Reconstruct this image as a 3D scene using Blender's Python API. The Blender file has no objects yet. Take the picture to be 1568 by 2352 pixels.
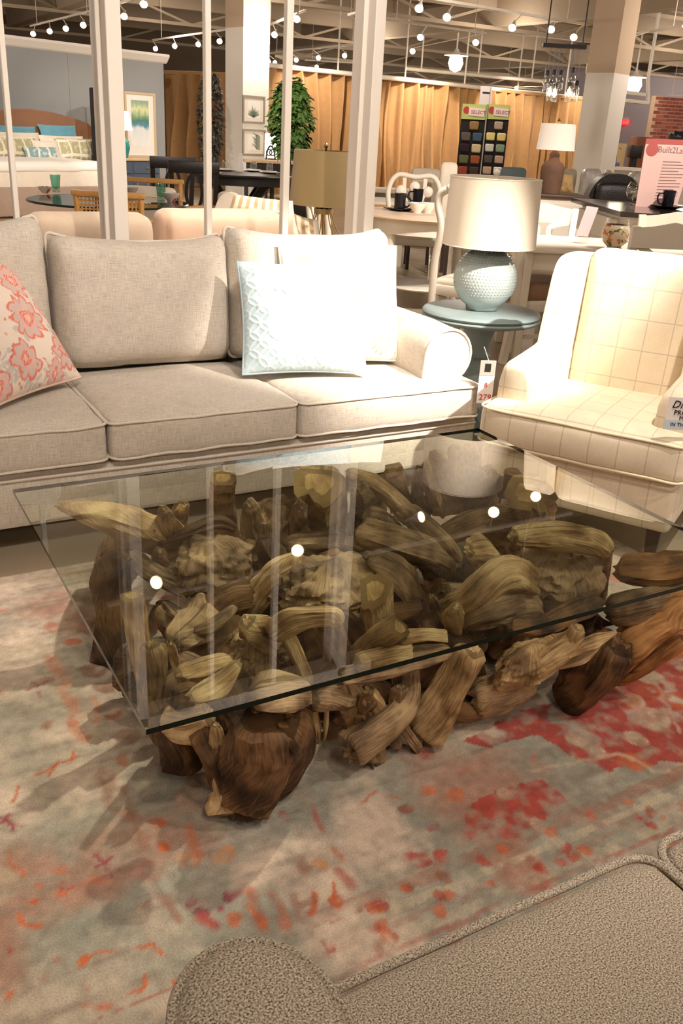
import bpy, bmesh, math, random
import numpy as np
from mathutils import Vector, Matrix, noise

scene = bpy.context.scene
COL = scene.collection
PI = math.pi

# ------------------------------------------------------------------ camera
F_PX, PITCH, ROLL, YAW, CAM_H = 2060.0, math.radians(23.1), -0.0558, 0.527, 1.36
_cp, _sp, _cr, _sr = math.cos(PITCH), math.sin(PITCH), math.cos(ROLL), math.sin(ROLL)
_fw = np.array([0, _cp, -_sp]); _rt = np.array([1, 0, 0.]); _dn = np.array([0, -_sp, -_cp])
_M = np.stack([_cr*_rt + _sr*_dn, -_sr*_rt + _cr*_dn, _fw])
_c, _s = math.cos(YAW), math.sin(YAW)
RC = np.array([[_c, _s, 0], [-_s, _c, 0], [0, 0, 1]]) @ _M.T      # camera axes (right, down, forward) in the room
CAM = np.array([0, 0, CAM_H])

def at(px, py, Z=None, Y=None, X=None, D=None):
    """photo pixel -> room point at a known height, wall plane or distance"""
    d = RC @ np.array([px-784, py-1176, F_PX])
    t = (Z-CAM_H)/d[2] if Z is not None else Y/d[1] if Y is not None else X/d[0] if X is not None else D/F_PX
    return Vector(CAM + d*t)
def depth(p): return float(RC[:, 2] @ (np.array(p)-CAM))

cam_data = bpy.data.cameras.new('camera')
cam_data.sensor_fit = 'HORIZONTAL'; cam_data.sensor_width = 36; cam_data.lens = F_PX/1568*36
cam_data.clip_end = 200; cam_data.clip_start = 0.02
cam = bpy.data.objects.new('camera', cam_data); COL.objects.link(cam)
_m = Matrix(((RC[0, 0], -RC[0, 1], -RC[0, 2], 0), (RC[1, 0], -RC[1, 1], -RC[1, 2], 0), (RC[2, 0], -RC[2, 1], -RC[2, 2], CAM_H), (0, 0, 0, 1)))
cam.matrix_world = _m
scene.camera = cam

# ------------------------------------------------------------------ world, exposure, lights
vs = scene.view_settings
vs.view_transform = 'Standard'; vs.look = 'None'; vs.exposure = 0.22; vs.gamma = 1.0; vs.use_curve_mapping = False
world = bpy.data.worlds.new('world'); scene.world = world; world.use_nodes = True
world.node_tree.nodes['Background'].inputs[0].default_value = (1.0, 0.86, 0.70, 1)
world.node_tree.nodes['Background'].inputs[1].default_value = 0.06
scene.cycles.max_bounces = 6; scene.cycles.diffuse_bounces = 3; scene.cycles.glossy_bounces = 3; scene.cycles.transmission_bounces = 3; scene.cycles.transparent_max_bounces = 12
scene.cycles.use_adaptive_sampling = True; scene.cycles.adaptive_threshold = 0.06; scene.cycles.use_denoising = True
scene.cycles.sample_clamp_indirect = 4.0; scene.cycles.caustics_reflective = False; scene.cycles.caustics_refractive = False
WARM = (1.0, 0.88, 0.79)

def spot(loc, target, watts, deg, blend=0.5, radius=0.04, col=WARM):
    l = bpy.data.lights.new('spot_lamp', 'SPOT'); l.energy = watts; l.spot_size = math.radians(deg); l.spot_blend = blend
    l.shadow_soft_size = radius; l.color = col
    o = bpy.data.objects.new('spot_lamp', l); COL.objects.link(o); o.location = loc
    o.rotation_euler = (Vector(target)-Vector(loc)).to_track_quat('-Z', 'Y').to_euler(); return o
def omni(loc, watts, radius=0.2, col=WARM):
    l = bpy.data.lights.new('fill_lamp', 'POINT'); l.energy = watts; l.shadow_soft_size = radius; l.color = col
    o = bpy.data.objects.new('fill_lamp', l); COL.objects.link(o); o.location = loc; return o

# track heads over the seating group: (lamp position, what it is aimed at, watts, cone, blend)
TRACK_SPOTS = [
    ((3.05, 0.55, 3.05), (2.10, 3.22, 0.60), 1500, 25, 0.6),     # sofa corner, blown out in the photo
    ((2.30, 1.30, 3.05), (2.38, 2.42, 0.5), 210, 36, 0.6),      # armchair
    ((0.10, 0.30, 3.05), (0.75, 3.2, 0.60), 130, 46, 0.7),       # left of the sofa
    ((1.00, 0.20, 3.05), (1.25, 1.7, 0.1), 75, 60, 0.7),        # coffee table front
    ((2.60, -0.2, 3.05), (1.6, 1.3, 0.1), 120, 46, 0.7),         # base and rug, right
    ((2.30, 2.45, 3.05), (0.05, 1.85, 0.0), 330, 27, 0.25),         # rug, left
    ((0.2, -0.8, 3.05), (0.9, 0.5, 0.4), 46, 55, 0.6),           # near sofa
    ((1.35, 0.75, 3.05), (1.45, 3.9, 1.25), 230, 50, 0.7),       # sofa back and partition posts
    ((0.55, -0.5, 3.05), (0.15, 1.3, 0.0), 22, 50, 0.7),        # rug, near left
]
for a in TRACK_SPOTS: spot(a[0], a[1], a[2], a[3], a[4])
# background vignettes
BACK_SPOTS = [
    ((2.6, 8.2, 3.1), (3.0, 13.6, 0.8), 700, 50), ((4.2, 10.2, 3.1), (4.6, 14.3, 1.3), 500, 40),
    ((4.0, 3.6, 3.1), (4.2, 6.2, 0.7), 420, 60), ((3.4, 4.0, 3.1), (2.6, 5.2, 0.8), 260, 60),
    ((5.0, 3.0, 3.1), (5.3, 5.4, 0.8), 420, 60), ((2.2, 4.3, 3.1), (1.5, 4.9, 0.8), 170, 60),
    ((9.2, 17.3, 3.1), (9.9, 18.8, 0.9), 330, 90), ((12.4, 17.9, 3.1), (13.0, 19.4, 0.9), 420, 90), ((15.4, 18.5, 3.1), (16.0, 20.0, 0.9), 380, 90), ((18.4, 19.1, 3.1), (19.0, 20.6, 0.9), 240, 90),
    ((3.2, 9.5, 3.1), (6.6, 15.2, 1.5), 600, 40), ((3.6, 7.0, 3.1), (4.4, 11.0, 0.8), 350, 50),
]
for a in BACK_SPOTS: spot(a[0], a[1], a[2], a[3], 0.6, 0.06)
FILL_LAMPS = [(x, y) for x in (-3.0, 2.0, 7.5, 12.5, 18, 24.5) for y in (-3.0, 3.3, 10.5, 16.0, 21.5)]+[(x, y) for x in (16, 22, 28) for y in (27, 34, 41)]  # added grid of bare ambient fill points, no fixtures behind them
for x, y in FILL_LAMPS: omni((x, y, 2.95), 42 if (x, y) == (2.0, 3.3) else 85, 0.2)

# ------------------------------------------------------------------ materials
def nt(m): return m.node_tree.nodes, m.node_tree.links
MATS = {}
def srgb(r, g, b):
    f = lambda c: (c/255/12.92) if c/255 <= 0.04045 else ((c/255+0.055)/1.055)**2.4
    return (f(r), f(g), f(b), 1)
def mat(name, rgb, rough=0.6, metal=0.0, noise_scale=0, noise_amt=0.15, bump=0, bump_scale=0, spec=0.4, emit=0, trans=0, coat=0, sheen=0, stretch=None, coords='Object', alpha=1):
    """plain procedural material: a colour with optional mottling and relief"""
    if name in MATS: return MATS[name]
    m = bpy.data.materials.new(name); m.use_nodes = True; N, L = nt(m); b = N['Principled BSDF']
    c = srgb(*rgb)
    b.inputs['Base Color'].default_value = c; b.inputs['Roughness'].default_value = rough; b.inputs['Metallic'].default_value = metal
    b.inputs['Specular IOR Level'].default_value = spec; b.inputs['Transmission Weight'].default_value = trans
    b.inputs['Coat Weight'].default_value = coat; b.inputs['Sheen Weight'].default_value = sheen; b.inputs['Alpha'].default_value = alpha
    if emit: b.inputs['Emission Color'].default_value = c; b.inputs['Emission Strength'].default_value = emit
    if noise_scale or bump_scale:
        tc = N.new('ShaderNodeTexCoord'); src = tc.outputs[coords]
        if stretch:
            mp = N.new('ShaderNodeMapping'); mp.inputs['Scale'].default_value = stretch; L.new(src, mp.inputs[0]); src = mp.outputs[0]
    if noise_scale:
        n = N.new('ShaderNodeTexNoise'); n.inputs['Scale'].default_value = noise_scale; n.inputs['Detail'].default_value = 4
        L.new(src, n.inputs[0])
        mx = N.new('ShaderNodeMix'); mx.data_type = 'RGBA'; k = noise_amt
        mx.inputs[6].default_value = (c[0]*(1-k), c[1]*(1-k), c[2]*(1-k), 1); mx.inputs[7].default_value = (min(1, c[0]*(1+k)), min(1, c[1]*(1+k)), min(1, c[2]*(1+k)), 1)
        L.new(n.outputs[0], mx.inputs[0]); L.new(mx.outputs[2], b.inputs['Base Color'])
    if bump_scale:
        n2 = N.new('ShaderNodeTexNoise'); n2.inputs['Scale'].default_value = bump_scale; n2.inputs['Detail'].default_value = 3
        L.new(src, n2.inputs[0]); bp = N.new('ShaderNodeBump'); bp.inputs['Strength'].default_value = bump; bp.inputs['Distance'].default_value = 0.01
        L.new(n2.outputs[0], bp.inputs['Height']); L.new(bp.outputs[0], b.inputs['Normal'])
    MATS[name] = m; return m

def ramp(N, stops, interp='LINEAR'):
    r = N.new('ShaderNodeValToRGB'); r.color_ramp.interpolation = interp
    e = r.color_ramp.elements
    while len(e) > 1: e.remove(e[-1])
    e[0].position, e[0].color = stops[0]
    for p, c in stops[1:]:
        q = e.new(p); q.color = c
    return r
def mathn(N, L, op, a, b=None, c=None):
    n = N.new('ShaderNodeMath'); n.operation = op
    for i, v in enumerate((a, b, c)):
        if v is None: continue
        if hasattr(v, 'links'): L.new(v, n.inputs[i])
        else: n.inputs[i].default_value = v
    return n.outputs[0]

def fabric(name, rgb, thread=900, amt=0.22, bump=0.25, blotch=0.06, extra=None):
    """woven cloth on UV in metres: fine crossed threads, slub streaks"""
    if name in MATS: return MATS[name]
    m = bpy.data.materials.new(name); m.use_nodes = True; N, L = nt(m); b = N['Principled BSDF']
    uv = N.new('ShaderNodeUVMap'); c = srgb(*rgb)
    outs = []
    for sc in ((thread*0.9, thread*0.06, 1), (thread*0.06, thread*0.9, 1)):
        mp = N.new('ShaderNodeMapping'); mp.inputs['Scale'].default_value = sc; L.new(uv.outputs[0], mp.inputs[0])
        n = N.new('ShaderNodeTexNoise'); n.inputs['Scale'].default_value = 1.0; n.inputs['Detail'].default_value = 2; L.new(mp.outputs[0], n.inputs[0]); outs.append(n.outputs[0])
    s = mathn(N, L, 'ADD', outs[0], outs[1]); s = mathn(N, L, 'MULTIPLY', s, 0.5)
    r = ramp(N, [(0.30, tuple(x*(1-amt) for x in c[:3])+(1,)), (0.5, c), (0.70, tuple(min(1, x*(1+amt*0.7)) for x in c[:3])+(1,))]); L.new(s, r.inputs[0])
    col = r.outputs[0]
    if blotch:
        n = N.new('ShaderNodeTexNoise'); n.inputs['Scale'].default_value = 9; L.new(uv.outputs[0], n.inputs[0])
        mx = N.new('ShaderNodeMix'); mx.data_type = 'RGBA'; mx.blend_type = 'MULTIPLY'; mx.inputs[0].default_value = 1.0
        rr = ramp(N, [(0.3, (1-blotch,)*3+(1,)), (0.7, (1+blotch*0.5,)*3+(1,))]); L.new(n.outputs[0], rr.inputs[0])
        L.new(col, mx.inputs[6]); L.new(rr.outputs[0], mx.inputs[7]); col = mx.outputs[2]
    if extra: col = extra(N, L, uv.outputs[0], col)
    L.new(col, b.inputs['Base Color']); b.inputs['Roughness'].default_value = 0.9; b.inputs['Specular IOR Level'].default_value = 0.15
    b.inputs['Sheen Weight'].default_value = 0.15
    bp = N.new('ShaderNodeBump'); bp.inputs['Strength'].default_value = bump; bp.inputs['Distance'].default_value = 0.002
    L.new(s, bp.inputs['Height']); L.new(bp.outputs[0], b.inputs['Normal'])
    MATS[name] = m; return m

def plaid_lines(pitch_u, pitch_v, width, rgb, mixv=0.55):
    def f(N, L, uv, col):
        sep = N.new('ShaderNodeSeparateXYZ'); L.new(uv, sep.inputs[0]); ms = []
        for i, p in ((0, pitch_u), (1, pitch_v)):
            q = mathn(N, L, 'DIVIDE', sep.outputs[i], p); q = mathn(N, L, 'FRACT', q); q = mathn(N, L, 'SUBTRACT', q, 0.5); q = mathn(N, L, 'ABSOLUTE', q)
            ms.append(mathn(N, L, 'LESS_THAN', q, width/p/2))
        k = mathn(N, L, 'MAXIMUM', ms[0], ms[1]); k = mathn(N, L, 'MULTIPLY', k, mixv)
        mx = N.new('ShaderNodeMix'); mx.data_type = 'RGBA'; L.new(k, mx.inputs[0]); L.new(col, mx.inputs[6]); mx.inputs[7].default_value = srgb(*rgb); return mx.outputs[2]
    return f
def stripes(pitch, width, rgb, axis=0):
    def f(N, L, uv, col):
        sep = N.new('ShaderNodeSeparateXYZ'); L.new(uv, sep.inputs[0])
        q = mathn(N, L, 'DIVIDE', sep.outputs[axis], pitch); q = mathn(N, L, 'FRACT', q); k = mathn(N, L, 'LESS_THAN', q, width)
        mx = N.new('ShaderNodeMix'); mx.data_type = 'RGBA'; L.new(k, mx.inputs[0]); L.new(col, mx.inputs[6]); mx.inputs[7].default_value = srgb(*rgb); return mx.outputs[2]
    return f
def vcol(name, rough=0.9, bump=0.3, bump_scale=400, var=0.12, bump_dist=0.003):
    """colour drawn on the mesh vertices (a printed or woven pattern) with fine fibre variation"""
    if name in MATS: return MATS[name]
    m = bpy.data.materials.new(name); m.use_nodes = True; N, L = nt(m); b = N['Principled BSDF']
    a = N.new('ShaderNodeVertexColor'); a.layer_name = 'Col'
    tc = N.new('ShaderNodeTexCoord'); n = N.new('ShaderNodeTexNoise'); n.inputs['Scale'].default_value = bump_scale; n.inputs['Detail'].default_value = 3; L.new(tc.outputs['Object'], n.inputs[0])
    r = ramp(N, [(0.3, (1-var,)*3+(1,)), (0.7, (1+var,)*3+(1,))]); L.new(n.outputs[0], r.inputs[0])
    mx = N.new('ShaderNodeMix'); mx.data_type = 'RGBA'; mx.blend_type = 'MULTIPLY'; mx.inputs[0].default_value = 1
    L.new(a.outputs[0], mx.inputs[6]); L.new(r.outputs[0], mx.inputs[7]); L.new(mx.outputs[2], b.inputs['Base Color'])
    b.inputs['Roughness'].default_value = rough; b.inputs['Specular IOR Level'].default_value = 0.15; b.inputs['Sheen Weight'].default_value = 0.1
    bp = N.new('ShaderNodeBump'); bp.inputs['Strength'].default_value = bump; bp.inputs['Distance'].default_value = bump_dist; L.new(n.outputs[0], bp.inputs['Height']); L.new(bp.outputs[0], b.inputs['Normal'])
    MATS[name] = m; return m
def thin_glass(name, tint, f0=0.05, rough=0.0):
    """clear sheet or vessel wall: see-through with a mirror share that rises at grazing angles"""
    if name in MATS: return MATS[name]
    m = bpy.data.materials.new(name); m.use_nodes = True; N, L = nt(m); N.remove(N['Principled BSDF'])
    t = N.new('ShaderNodeBsdfTransparent'); t.inputs[0].default_value = tuple(tint)+(1,)
    g = N.new('ShaderNodeBsdfGlossy'); g.inputs['Roughness'].default_value = rough; g.inputs[0].default_value = (1, 1, 1, 1)
    lw = N.new('ShaderNodeLayerWeight'); lw.inputs[0].default_value = 0.5
    k = mathn(N, L, 'POWER', lw.outputs['Facing'], 4.2); k = mathn(N, L, 'MULTIPLY_ADD', k, 1-f0, f0)
    mx = N.new('ShaderNodeMixShader'); L.new(k, mx.inputs[0]); L.new(t.outputs[0], mx.inputs[1]); L.new(g.outputs[0], mx.inputs[2]); L.new(mx.outputs[0], N['Material Output'].inputs[0])
    MATS[name] = m; return m
def clear(name, tint):
    if name in MATS: return MATS[name]
    m = bpy.data.materials.new(name); m.use_nodes = True; N, L = nt(m); N.remove(N['Principled BSDF'])
    t = N.new('ShaderNodeBsdfTransparent'); t.inputs[0].default_value = tuple(tint)+(1,); L.new(t.outputs[0], N['Material Output'].inputs[0]); MATS[name] = m; return m

# ------------------------------------------------------------------ geometry helpers: every shape is (verts, faces)
def join(*gs):
    V, F = [], []
    for v, f in gs:
        o = len(V); V += [tuple(p) for p in v]; F += [tuple(i+o for i in q) for q in f]
    return V, F
def xf(g, loc=(0, 0, 0), rot=(0, 0, 0), scale=(1, 1, 1)):
    from mathutils import Euler
    M = Matrix.Translation(loc) @ Euler(rot).to_matrix().to_4x4() @ Matrix.Diagonal((*scale, 1))
    return [tuple(M @ Vector(p)) for p in g[0]], g[1]
def box(x0, x1, y0, y1, z0, z1):
    return ([(x0, y0, z0), (x1, y0, z0), (x1, y1, z0), (x0, y1, z0), (x0, y0, z1), (x1, y0, z1), (x1, y1, z1), (x0, y1, z1)],
            [(3, 2, 1, 0), (4, 5, 6, 7), (0, 1, 5, 4), (1, 2, 6, 5), (2, 3, 7, 6), (3, 0, 4, 7)])
def rbox(x0, x1, y0, y1, z0, z1, r=0.01, seg=2):
    bm = bmesh.new(); v, f = box(x0, x1, y0, y1, z0, z1); vs_ = [bm.verts.new(p) for p in v]
    for q in f: bm.faces.new([vs_[i] for i in q])
    bmesh.ops.bevel(bm, geom=bm.edges[:], offset=r, segments=seg, profile=0.5, affect='EDGES', clamp_overlap=True)
    bm.verts.index_update(); out = ([tuple(q.co) for q in bm.verts], [tuple(w.index for w in q.verts) for q in bm.faces]); bm.free(); return out
def lathe(prof, n=24, cx=0, cy=0):
    V, F = [], []; m = len(prof)
    for k in range(n):
        a = 2*PI*k/n
        for r, z in prof: V.append((cx+r*math.cos(a), cy+r*math.sin(a), z))
    for k in range(n):
        k2 = (k+1) % n
        for i in range(m-1): F.append((k*m+i, k2*m+i, k2*m+i+1, k*m+i+1))
    if prof[0][0] > 1e-5: F.append(tuple(k*m for k in reversed(range(n))))
    if prof[-1][0] > 1e-5: F.append(tuple(k*m+m-1 for k in range(n)))
    return V, F
def frames(P, closed=False):
    P = [Vector(p) for p in P]; n = len(P); T = []
    for i in range(n):
        a = P[(i-1) % n] if closed or i else P[0]; b = P[(i+1) % n] if closed or i < n-1 else P[-1]
        T.append((b-a).normalized())
    up = Vector((0, 0, 1)) if abs(T[0].z) < 0.9 else Vector((1, 0, 0))
    U = []; u = (up-T[0]*up.dot(T[0])).normalized()
    for t in T:
        u = (u-t*u.dot(t)); u = u.normalized() if u.length > 1e-6 else Vector((1, 0, 0)); U.append(u)
    return P, T, U
def tube(P, r, n=8, closed=False, flat=1.0):
    P, T, U = frames(P, closed); m = len(P); R = r if hasattr(r, '__len__') else [r]*m; V, F = [], []
    for i in range(m):
        w = T[i].cross(U[i])
        for k in range(n):
            a = 2*PI*k/n; V.append(tuple(P[i]+U[i]*math.cos(a)*R[i]*flat+w*math.sin(a)*R[i]))
    for i in range(m if closed else m-1):
        j = (i+1) % m
        for k in range(n):
            k2 = (k+1) % n; F.append((i*n+k, i*n+k2, j*n+k2, j*n+k))
    if not closed: F += [tuple(reversed(range(n))), tuple((m-1)*n+k for k in range(n))]
    return V, F
def spline(P, n=8, closed=False):
    P = [Vector(p) for p in P]; m = len(P); out = []
    for i in range(m if closed else m-1):
        p0, p1, p2, p3 = (P[(i+d) % m] if closed else P[min(max(i+d, 0), m-1)] for d in (-1, 0, 1, 2))
        for k in range(n):
            t = k/n; out.append(0.5*((2*p1)+(p2-p0)*t+(2*p0-5*p1+4*p2-p3)*t*t+(3*p1-p0-3*p2+p3)*t**3))
    if not closed: out.append(P[-1])
    return out
def bar(p0, p1, w, d):
    """rectangular bar between two points, w across, d the other way"""
    p0, p1 = Vector(p0), Vector(p1); t = (p1-p0).normalized(); up = Vector((0, 0, 1)) if abs(t.z) < 0.95 else Vector((0, 1, 0))
    s = t.cross(up).normalized(); u = s.cross(t); V = []
    for p in (p0, p1):
        for a, b in ((-1, -1), (1, -1), (1, 1), (-1, 1)): V.append(tuple(p+s*a*w/2+u*b*d/2))
    return V, [(3, 2, 1, 0), (4, 5, 6, 7), (0, 1, 5, 4), (1, 2, 6, 5), (2, 3, 7, 6), (3, 0, 4, 7)]
def strip(P, w, d, nrm):
    """flat bar swept along points P: width w in the plane across nrm, thickness d along nrm"""
    P = [Vector(p) for p in P]; nrm = Vector(nrm).normalized(); V, F = [], []; m = len(P)
    W = w if hasattr(w, '__len__') else [w]*m
    for i in range(m):
        t = (P[min(i+1, m-1)]-P[max(i-1, 0)]).normalized(); s = t.cross(nrm).normalized()
        for a, b in ((-1, -1), (1, -1), (1, 1), (-1, 1)): V.append(tuple(P[i]+s*a*W[i]/2+nrm*b*d/2))
    for i in range(m-1):
        for k in range(4): F.append((i*4+k, i*4+(k+1) % 4, i*4+4+(k+1) % 4, i*4+4+k))
    return V, F+[(3, 2, 1, 0), tuple((m-1)*4+k for k in range(4))]
def prism(poly, y0, y1, plane='xz'):
    """polygon in a plane pulled out along the third axis"""
    n = len(poly); mk_ = {'xz': lambda a, b, t: (a, t, b), 'xy': lambda a, b, t: (a, b, t), 'yz': lambda a, b, t: (t, a, b)}[plane]
    V = [mk_(a, b, y0) for a, b in poly]+[mk_(a, b, y1) for a, b in poly]
    return V, [tuple(range(n)), tuple(range(2*n-1, n-1, -1))]+[(i, i+n, (i+1) % n+n, (i+1) % n) for i in range(n)]
def cushion(w, d, h, r=0.05, puff=0.02, n=14, wob=0.004, seed=0, front=0.0):
    """upholstery box, centre at the origin: rounded edges, crowned top and bottom, slight unevenness"""
    bm = bmesh.new(); bmesh.ops.create_cube(bm, size=2.0)
    bmesh.ops.subdivide_edges(bm, edges=bm.edges[:], cuts=n, use_grid_fill=True)
    bm.verts.index_update()
    for v in bm.verts:
        x, y, z = v.co; sgn = lambda q: (1 if q > 0 else -1)
        # non-linear spacing so that rounded rims get more rings
        q = Vector([sgn(c)*(1-(1-abs(c))**1.6) for c in (x, y, z)])
        p = Vector((q.x*w/2, q.y*d/2, q.z*h/2)); rr = min(r, h/2*0.98)
        ins = Vector((max(-w/2+rr, min(w/2-rr, p.x)), max(-d/2+rr, min(d/2-rr, p.y)), max(-h/2+rr, min(h/2-rr, p.z))))
        o = p-ins
        if o.length > 1e-6: p = ins+o.normalized()*rr*min(1, o.length/rr*1.0) if o.length < rr else ins+o.normalized()*rr
        u, t = p.x/(w/2), p.y/(d/2); k = max(0, 1-u*u)*max(0, 1-t*t)
        p.z += sgn(z)*puff*math.sqrt(k)*min(1, abs(p.z)/(h/2)*1.2)
        if front: p.y -= front*max(0, -t)*(1-u*u)*(1-(p.z/(h/2))**2)
        nn = noise.noise(Vector((p.x*7+seed*3.1, p.y*7+seed, p.z*7)))*wob+noise.noise(Vector((p.x*22+seed, p.y*22, p.z*22)))*wob*0.35
        nv = v.co.normalized(); v.co = p+nv*nn
    out = ([tuple(v.co) for v in bm.verts], [tuple(v.index for v in f.verts) for f in bm.faces]); bm.free(); return out
def rect_loop(w, d, z, r=0.04, n=5, seed=0, wob=0.002):
    P = []
    for cx, cy, a0 in ((w/2-r, d/2-r, 0), (-w/2+r, d/2-r, PI/2), (-w/2+r, -d/2+r, PI), (w/2-r, -d/2+r, 1.5*PI)):
        for k in range(n+1):
            a = a0+PI/2*k/n; P.append(Vector((cx+r*math.cos(a), cy+r*math.sin(a), z)))
    out = []
    for i in range(len(P)):
        a, b = P[i], P[(i+1) % len(P)]; m = max(1, int((b-a).length/0.05))
        for k in range(m):
            p = a.lerp(b, k/m); out.append(p+Vector((0, 0, noise.noise(Vector((p.x*9+seed, p.y*9, seed)))*wob*2)))
    return out
def throw_pillow(w, h, t, n=40, seed=0, relief=None, ear=0.03, sag=0.0):
    """square scatter cushion standing in xz, thickness along y; returns mesh and per-vertex (u, v, side)"""
    V, F, UVW = [], [], []
    for side in (-1, 1):
        o = len(V)
        for j in range(n+1):
            for i in range(n+1):
                u, v = -1+2*i/n, -1+2*j/n
                k = max(0.0, (1-abs(u)**2.6))*max(0.0, (1-abs(v)**2.6)); th = t/2*k**0.55
                pull = 1-ear*(1-u*u)*abs(v)**3-0.0; pul2 = 1-ear*(1-v*v)*abs(u)**3
                x = u*w/2*(1-ear*(1-v*v)*1.3); z = v*h/2*(1-ear*(1-u*u)*1.3)-sag*(1-u*u)*max(0, v)
                nn = noise.noise(Vector((u*2.3+seed, v*2.3, side*2+seed)))*0.02*k+noise.noise(Vector((u*6+seed, v*6, side+seed)))*0.006*k
                y = side*(th+nn)
                if relief and side < 0 and k > 0.02: y -= relief(u, v)*min(1, k*6)
                V.append((x, y, z)); UVW.append((u, v, side))
        for j in range(n):
            for i in range(n):
                a = o+j*(n+1)+i; q = (a, a+1, a+n+2, a+n+1); F.append(q if side < 0 else q[::-1])
    return (V, F), UVW

def mesh(name, g, m, parent=None, uv=True, smooth=38, colors=None, loc=None, rot=None, mats=None, fmat=None):
    V, F = g; me = bpy.data.meshes.new(name); me.from_pydata([tuple(p) for p in V], [], F); me.update()
    for mm in (mats or [m]): me.materials.append(mm)
    if fmat is not None: me.polygons.foreach_set('material_index', np.array(fmat, dtype=np.int32))
    if smooth:
        me.polygons.foreach_set('use_smooth', np.ones(len(me.polygons), dtype=bool))
        if smooth < 180: me.set_sharp_from_angle(angle=math.radians(smooth))
    if uv is True: box_uv(me)
    elif uv is not False and uv is not None:
        lay = me.uv_layers.new(name='UVMap'); li = np.empty(len(me.loops), dtype=np.int32); me.loops.foreach_get('vertex_index', li)
        lay.data.foreach_set('uv', np.array(uv, dtype=np.float32)[li].ravel())
    if colors is not None:
        ca = me.color_attributes.new('Col', 'FLOAT_COLOR', 'POINT'); ca.data.foreach_set('color', np.array(colors, dtype=np.float32).ravel())
    o = bpy.data.objects.new(name, me); COL.objects.link(o)
    if parent is not None: o.parent = parent
    if loc is not None: o.location = loc
    if rot is not None: o.rotation_euler = rot
    return o
def box_uv(me):
    nl = len(me.loops); li = np.empty(nl, dtype=np.int32); me.loops.foreach_get('vertex_index', li)
    co = np.empty(len(me.vertices)*3, dtype=np.float32); me.vertices.foreach_get('co', co); co = co.reshape(-1, 3)
    npol = len(me.polygons); nr = np.empty(npol*3, dtype=np.float32); me.polygons.foreach_get('normal', nr); nr = np.abs(nr.reshape(-1, 3))
    tot = np.empty(npol, dtype=np.int32); me.polygons.foreach_get('loop_total', tot)
    ax = np.repeat(nr.argmax(1), tot); p = co[li]; uv = np.empty((nl, 2), dtype=np.float32)
    uv[ax == 0] = p[ax == 0][:, [1, 2]]; uv[ax == 1] = p[ax == 1][:, [0, 2]]; uv[ax == 2] = p[ax == 2][:, [0, 1]]
    me.uv_layers.new(name='UVMap').data.foreach_set('uv', uv.ravel())
def thing(name, label, cat, loc=(0, 0, 0), rotz=0.0, group=None):
    o = bpy.data.objects.new(name, None); o.empty_display_size = 0.05; COL.objects.link(o); o.location = loc; o.rotation_euler = (0, 0, rotz)
    return tag(o, label, cat, group)
def tag(o, label, cat, group=None):
    o['label'] = label; o['category'] = cat
    if group: o['group'] = group
    return o
def struct(name, g, m, parent=None, **k):
    o = mesh(name, g, m, parent, **k)
    if parent is None: o['kind'] = 'structure'
    return o
def dup(root, loc, rotz=None, label=None, scale=None):
    def cp(o, par):
        c = o.copy(); COL.objects.link(c); c.parent = par
        for ch in o.children: cp(ch, c)
        return c
    r = cp(root, None); r.location = loc
    if rotz is not None: r.rotation_euler = (0, 0, rotz)
    if scale: r.scale = scale
    if label: r['label'] = label
    return r
def text_mesh(body, size, m, parent, loc, rot=(PI/2, 0, 0), name='lettering', extrude=0.0006, align='CENTER', shear=0):
    c = bpy.data.curves.new(name, 'FONT'); c.body = body; c.size = size; c.extrude = extrude; c.align_x = align; c.align_y = 'CENTER'; c.shear = shear; c.resolution_u = 2
    t = bpy.data.objects.new(name, c); COL.objects.link(t); dg = bpy.context.evaluated_depsgraph_get()
    me = bpy.data.meshes.new_from_object(t.evaluated_get(dg)); COL.objects.unlink(t); bpy.data.objects.remove(t)
    me.materials.clear(); me.materials.append(m); o = bpy.data.objects.new(name, me); COL.objects.link(o); o.parent = parent; o.location = loc; o.rotation_euler = rot; return o
# ================================================================== the room shell
M_conc = None
def concrete():
    m = bpy.data.materials.new('polished concrete'); m.use_nodes = True; N, L = nt(m); b = N['Principled BSDF']
    tc = N.new('ShaderNodeTexCoord'); n = N.new('ShaderNodeTexNoise'); n.inputs['Scale'].default_value = 1.3; n.inputs['Detail'].default_value = 6; L.new(tc.outputs['Object'], n.inputs[0])
    r = ramp(N, [(0.3, srgb(146, 134, 112)), (0.5, srgb(168, 152, 128)), (0.72, srgb(184, 170, 146))]); L.new(n.outputs[0], r.inputs[0]); L.new(r.outputs[0], b.inputs['Base Color'])
    b.inputs['Roughness'].default_value = 0.32; b.inputs['Specular IOR Level'].default_value = 0.45; return m
struct('floor', box(-7, 34, -7, 46, -0.12, 0), concrete(), smooth=0)
m_ceil = mat('ceiling paint', (138, 120, 98), 0.9, noise_scale=0.4, noise_amt=0.08)
m_beam = mat('beam paint', (158, 141, 118), 0.85)
m_dark = mat('dark upper wall', (92, 77, 60), 0.9, noise_scale=2, noise_amt=0.06)
m_wallw = mat('wall paint warm white', (214, 204, 188), 0.85)
m_purple = mat('grey violet wall', (150, 140, 142), 0.9)
ceil = struct('ceiling', box(-7, 34, -7, 46, 4.1, 4.25), m_ceil, smooth=0)
struct('wall_left', box(-7.2, -7, -7, 46, 0, 4.1), m_wallw, smooth=0)
struct('wall_front', box(-7, 34, -7.2, -7, 0, 4.1), m_wallw, smooth=0)
struct('wall_right', box(34, 34.2, -7, 46, 0, 4.1), m_wallw, smooth=0)
struct('wall_back', box(-7, 34, 46, 46.2, 0, 4.1), m_dark, smooth=0)
struct('wall_dark', box(-7, 13.5, 29, 29.2, 0, 4.1), m_dark, smooth=0)

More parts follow.
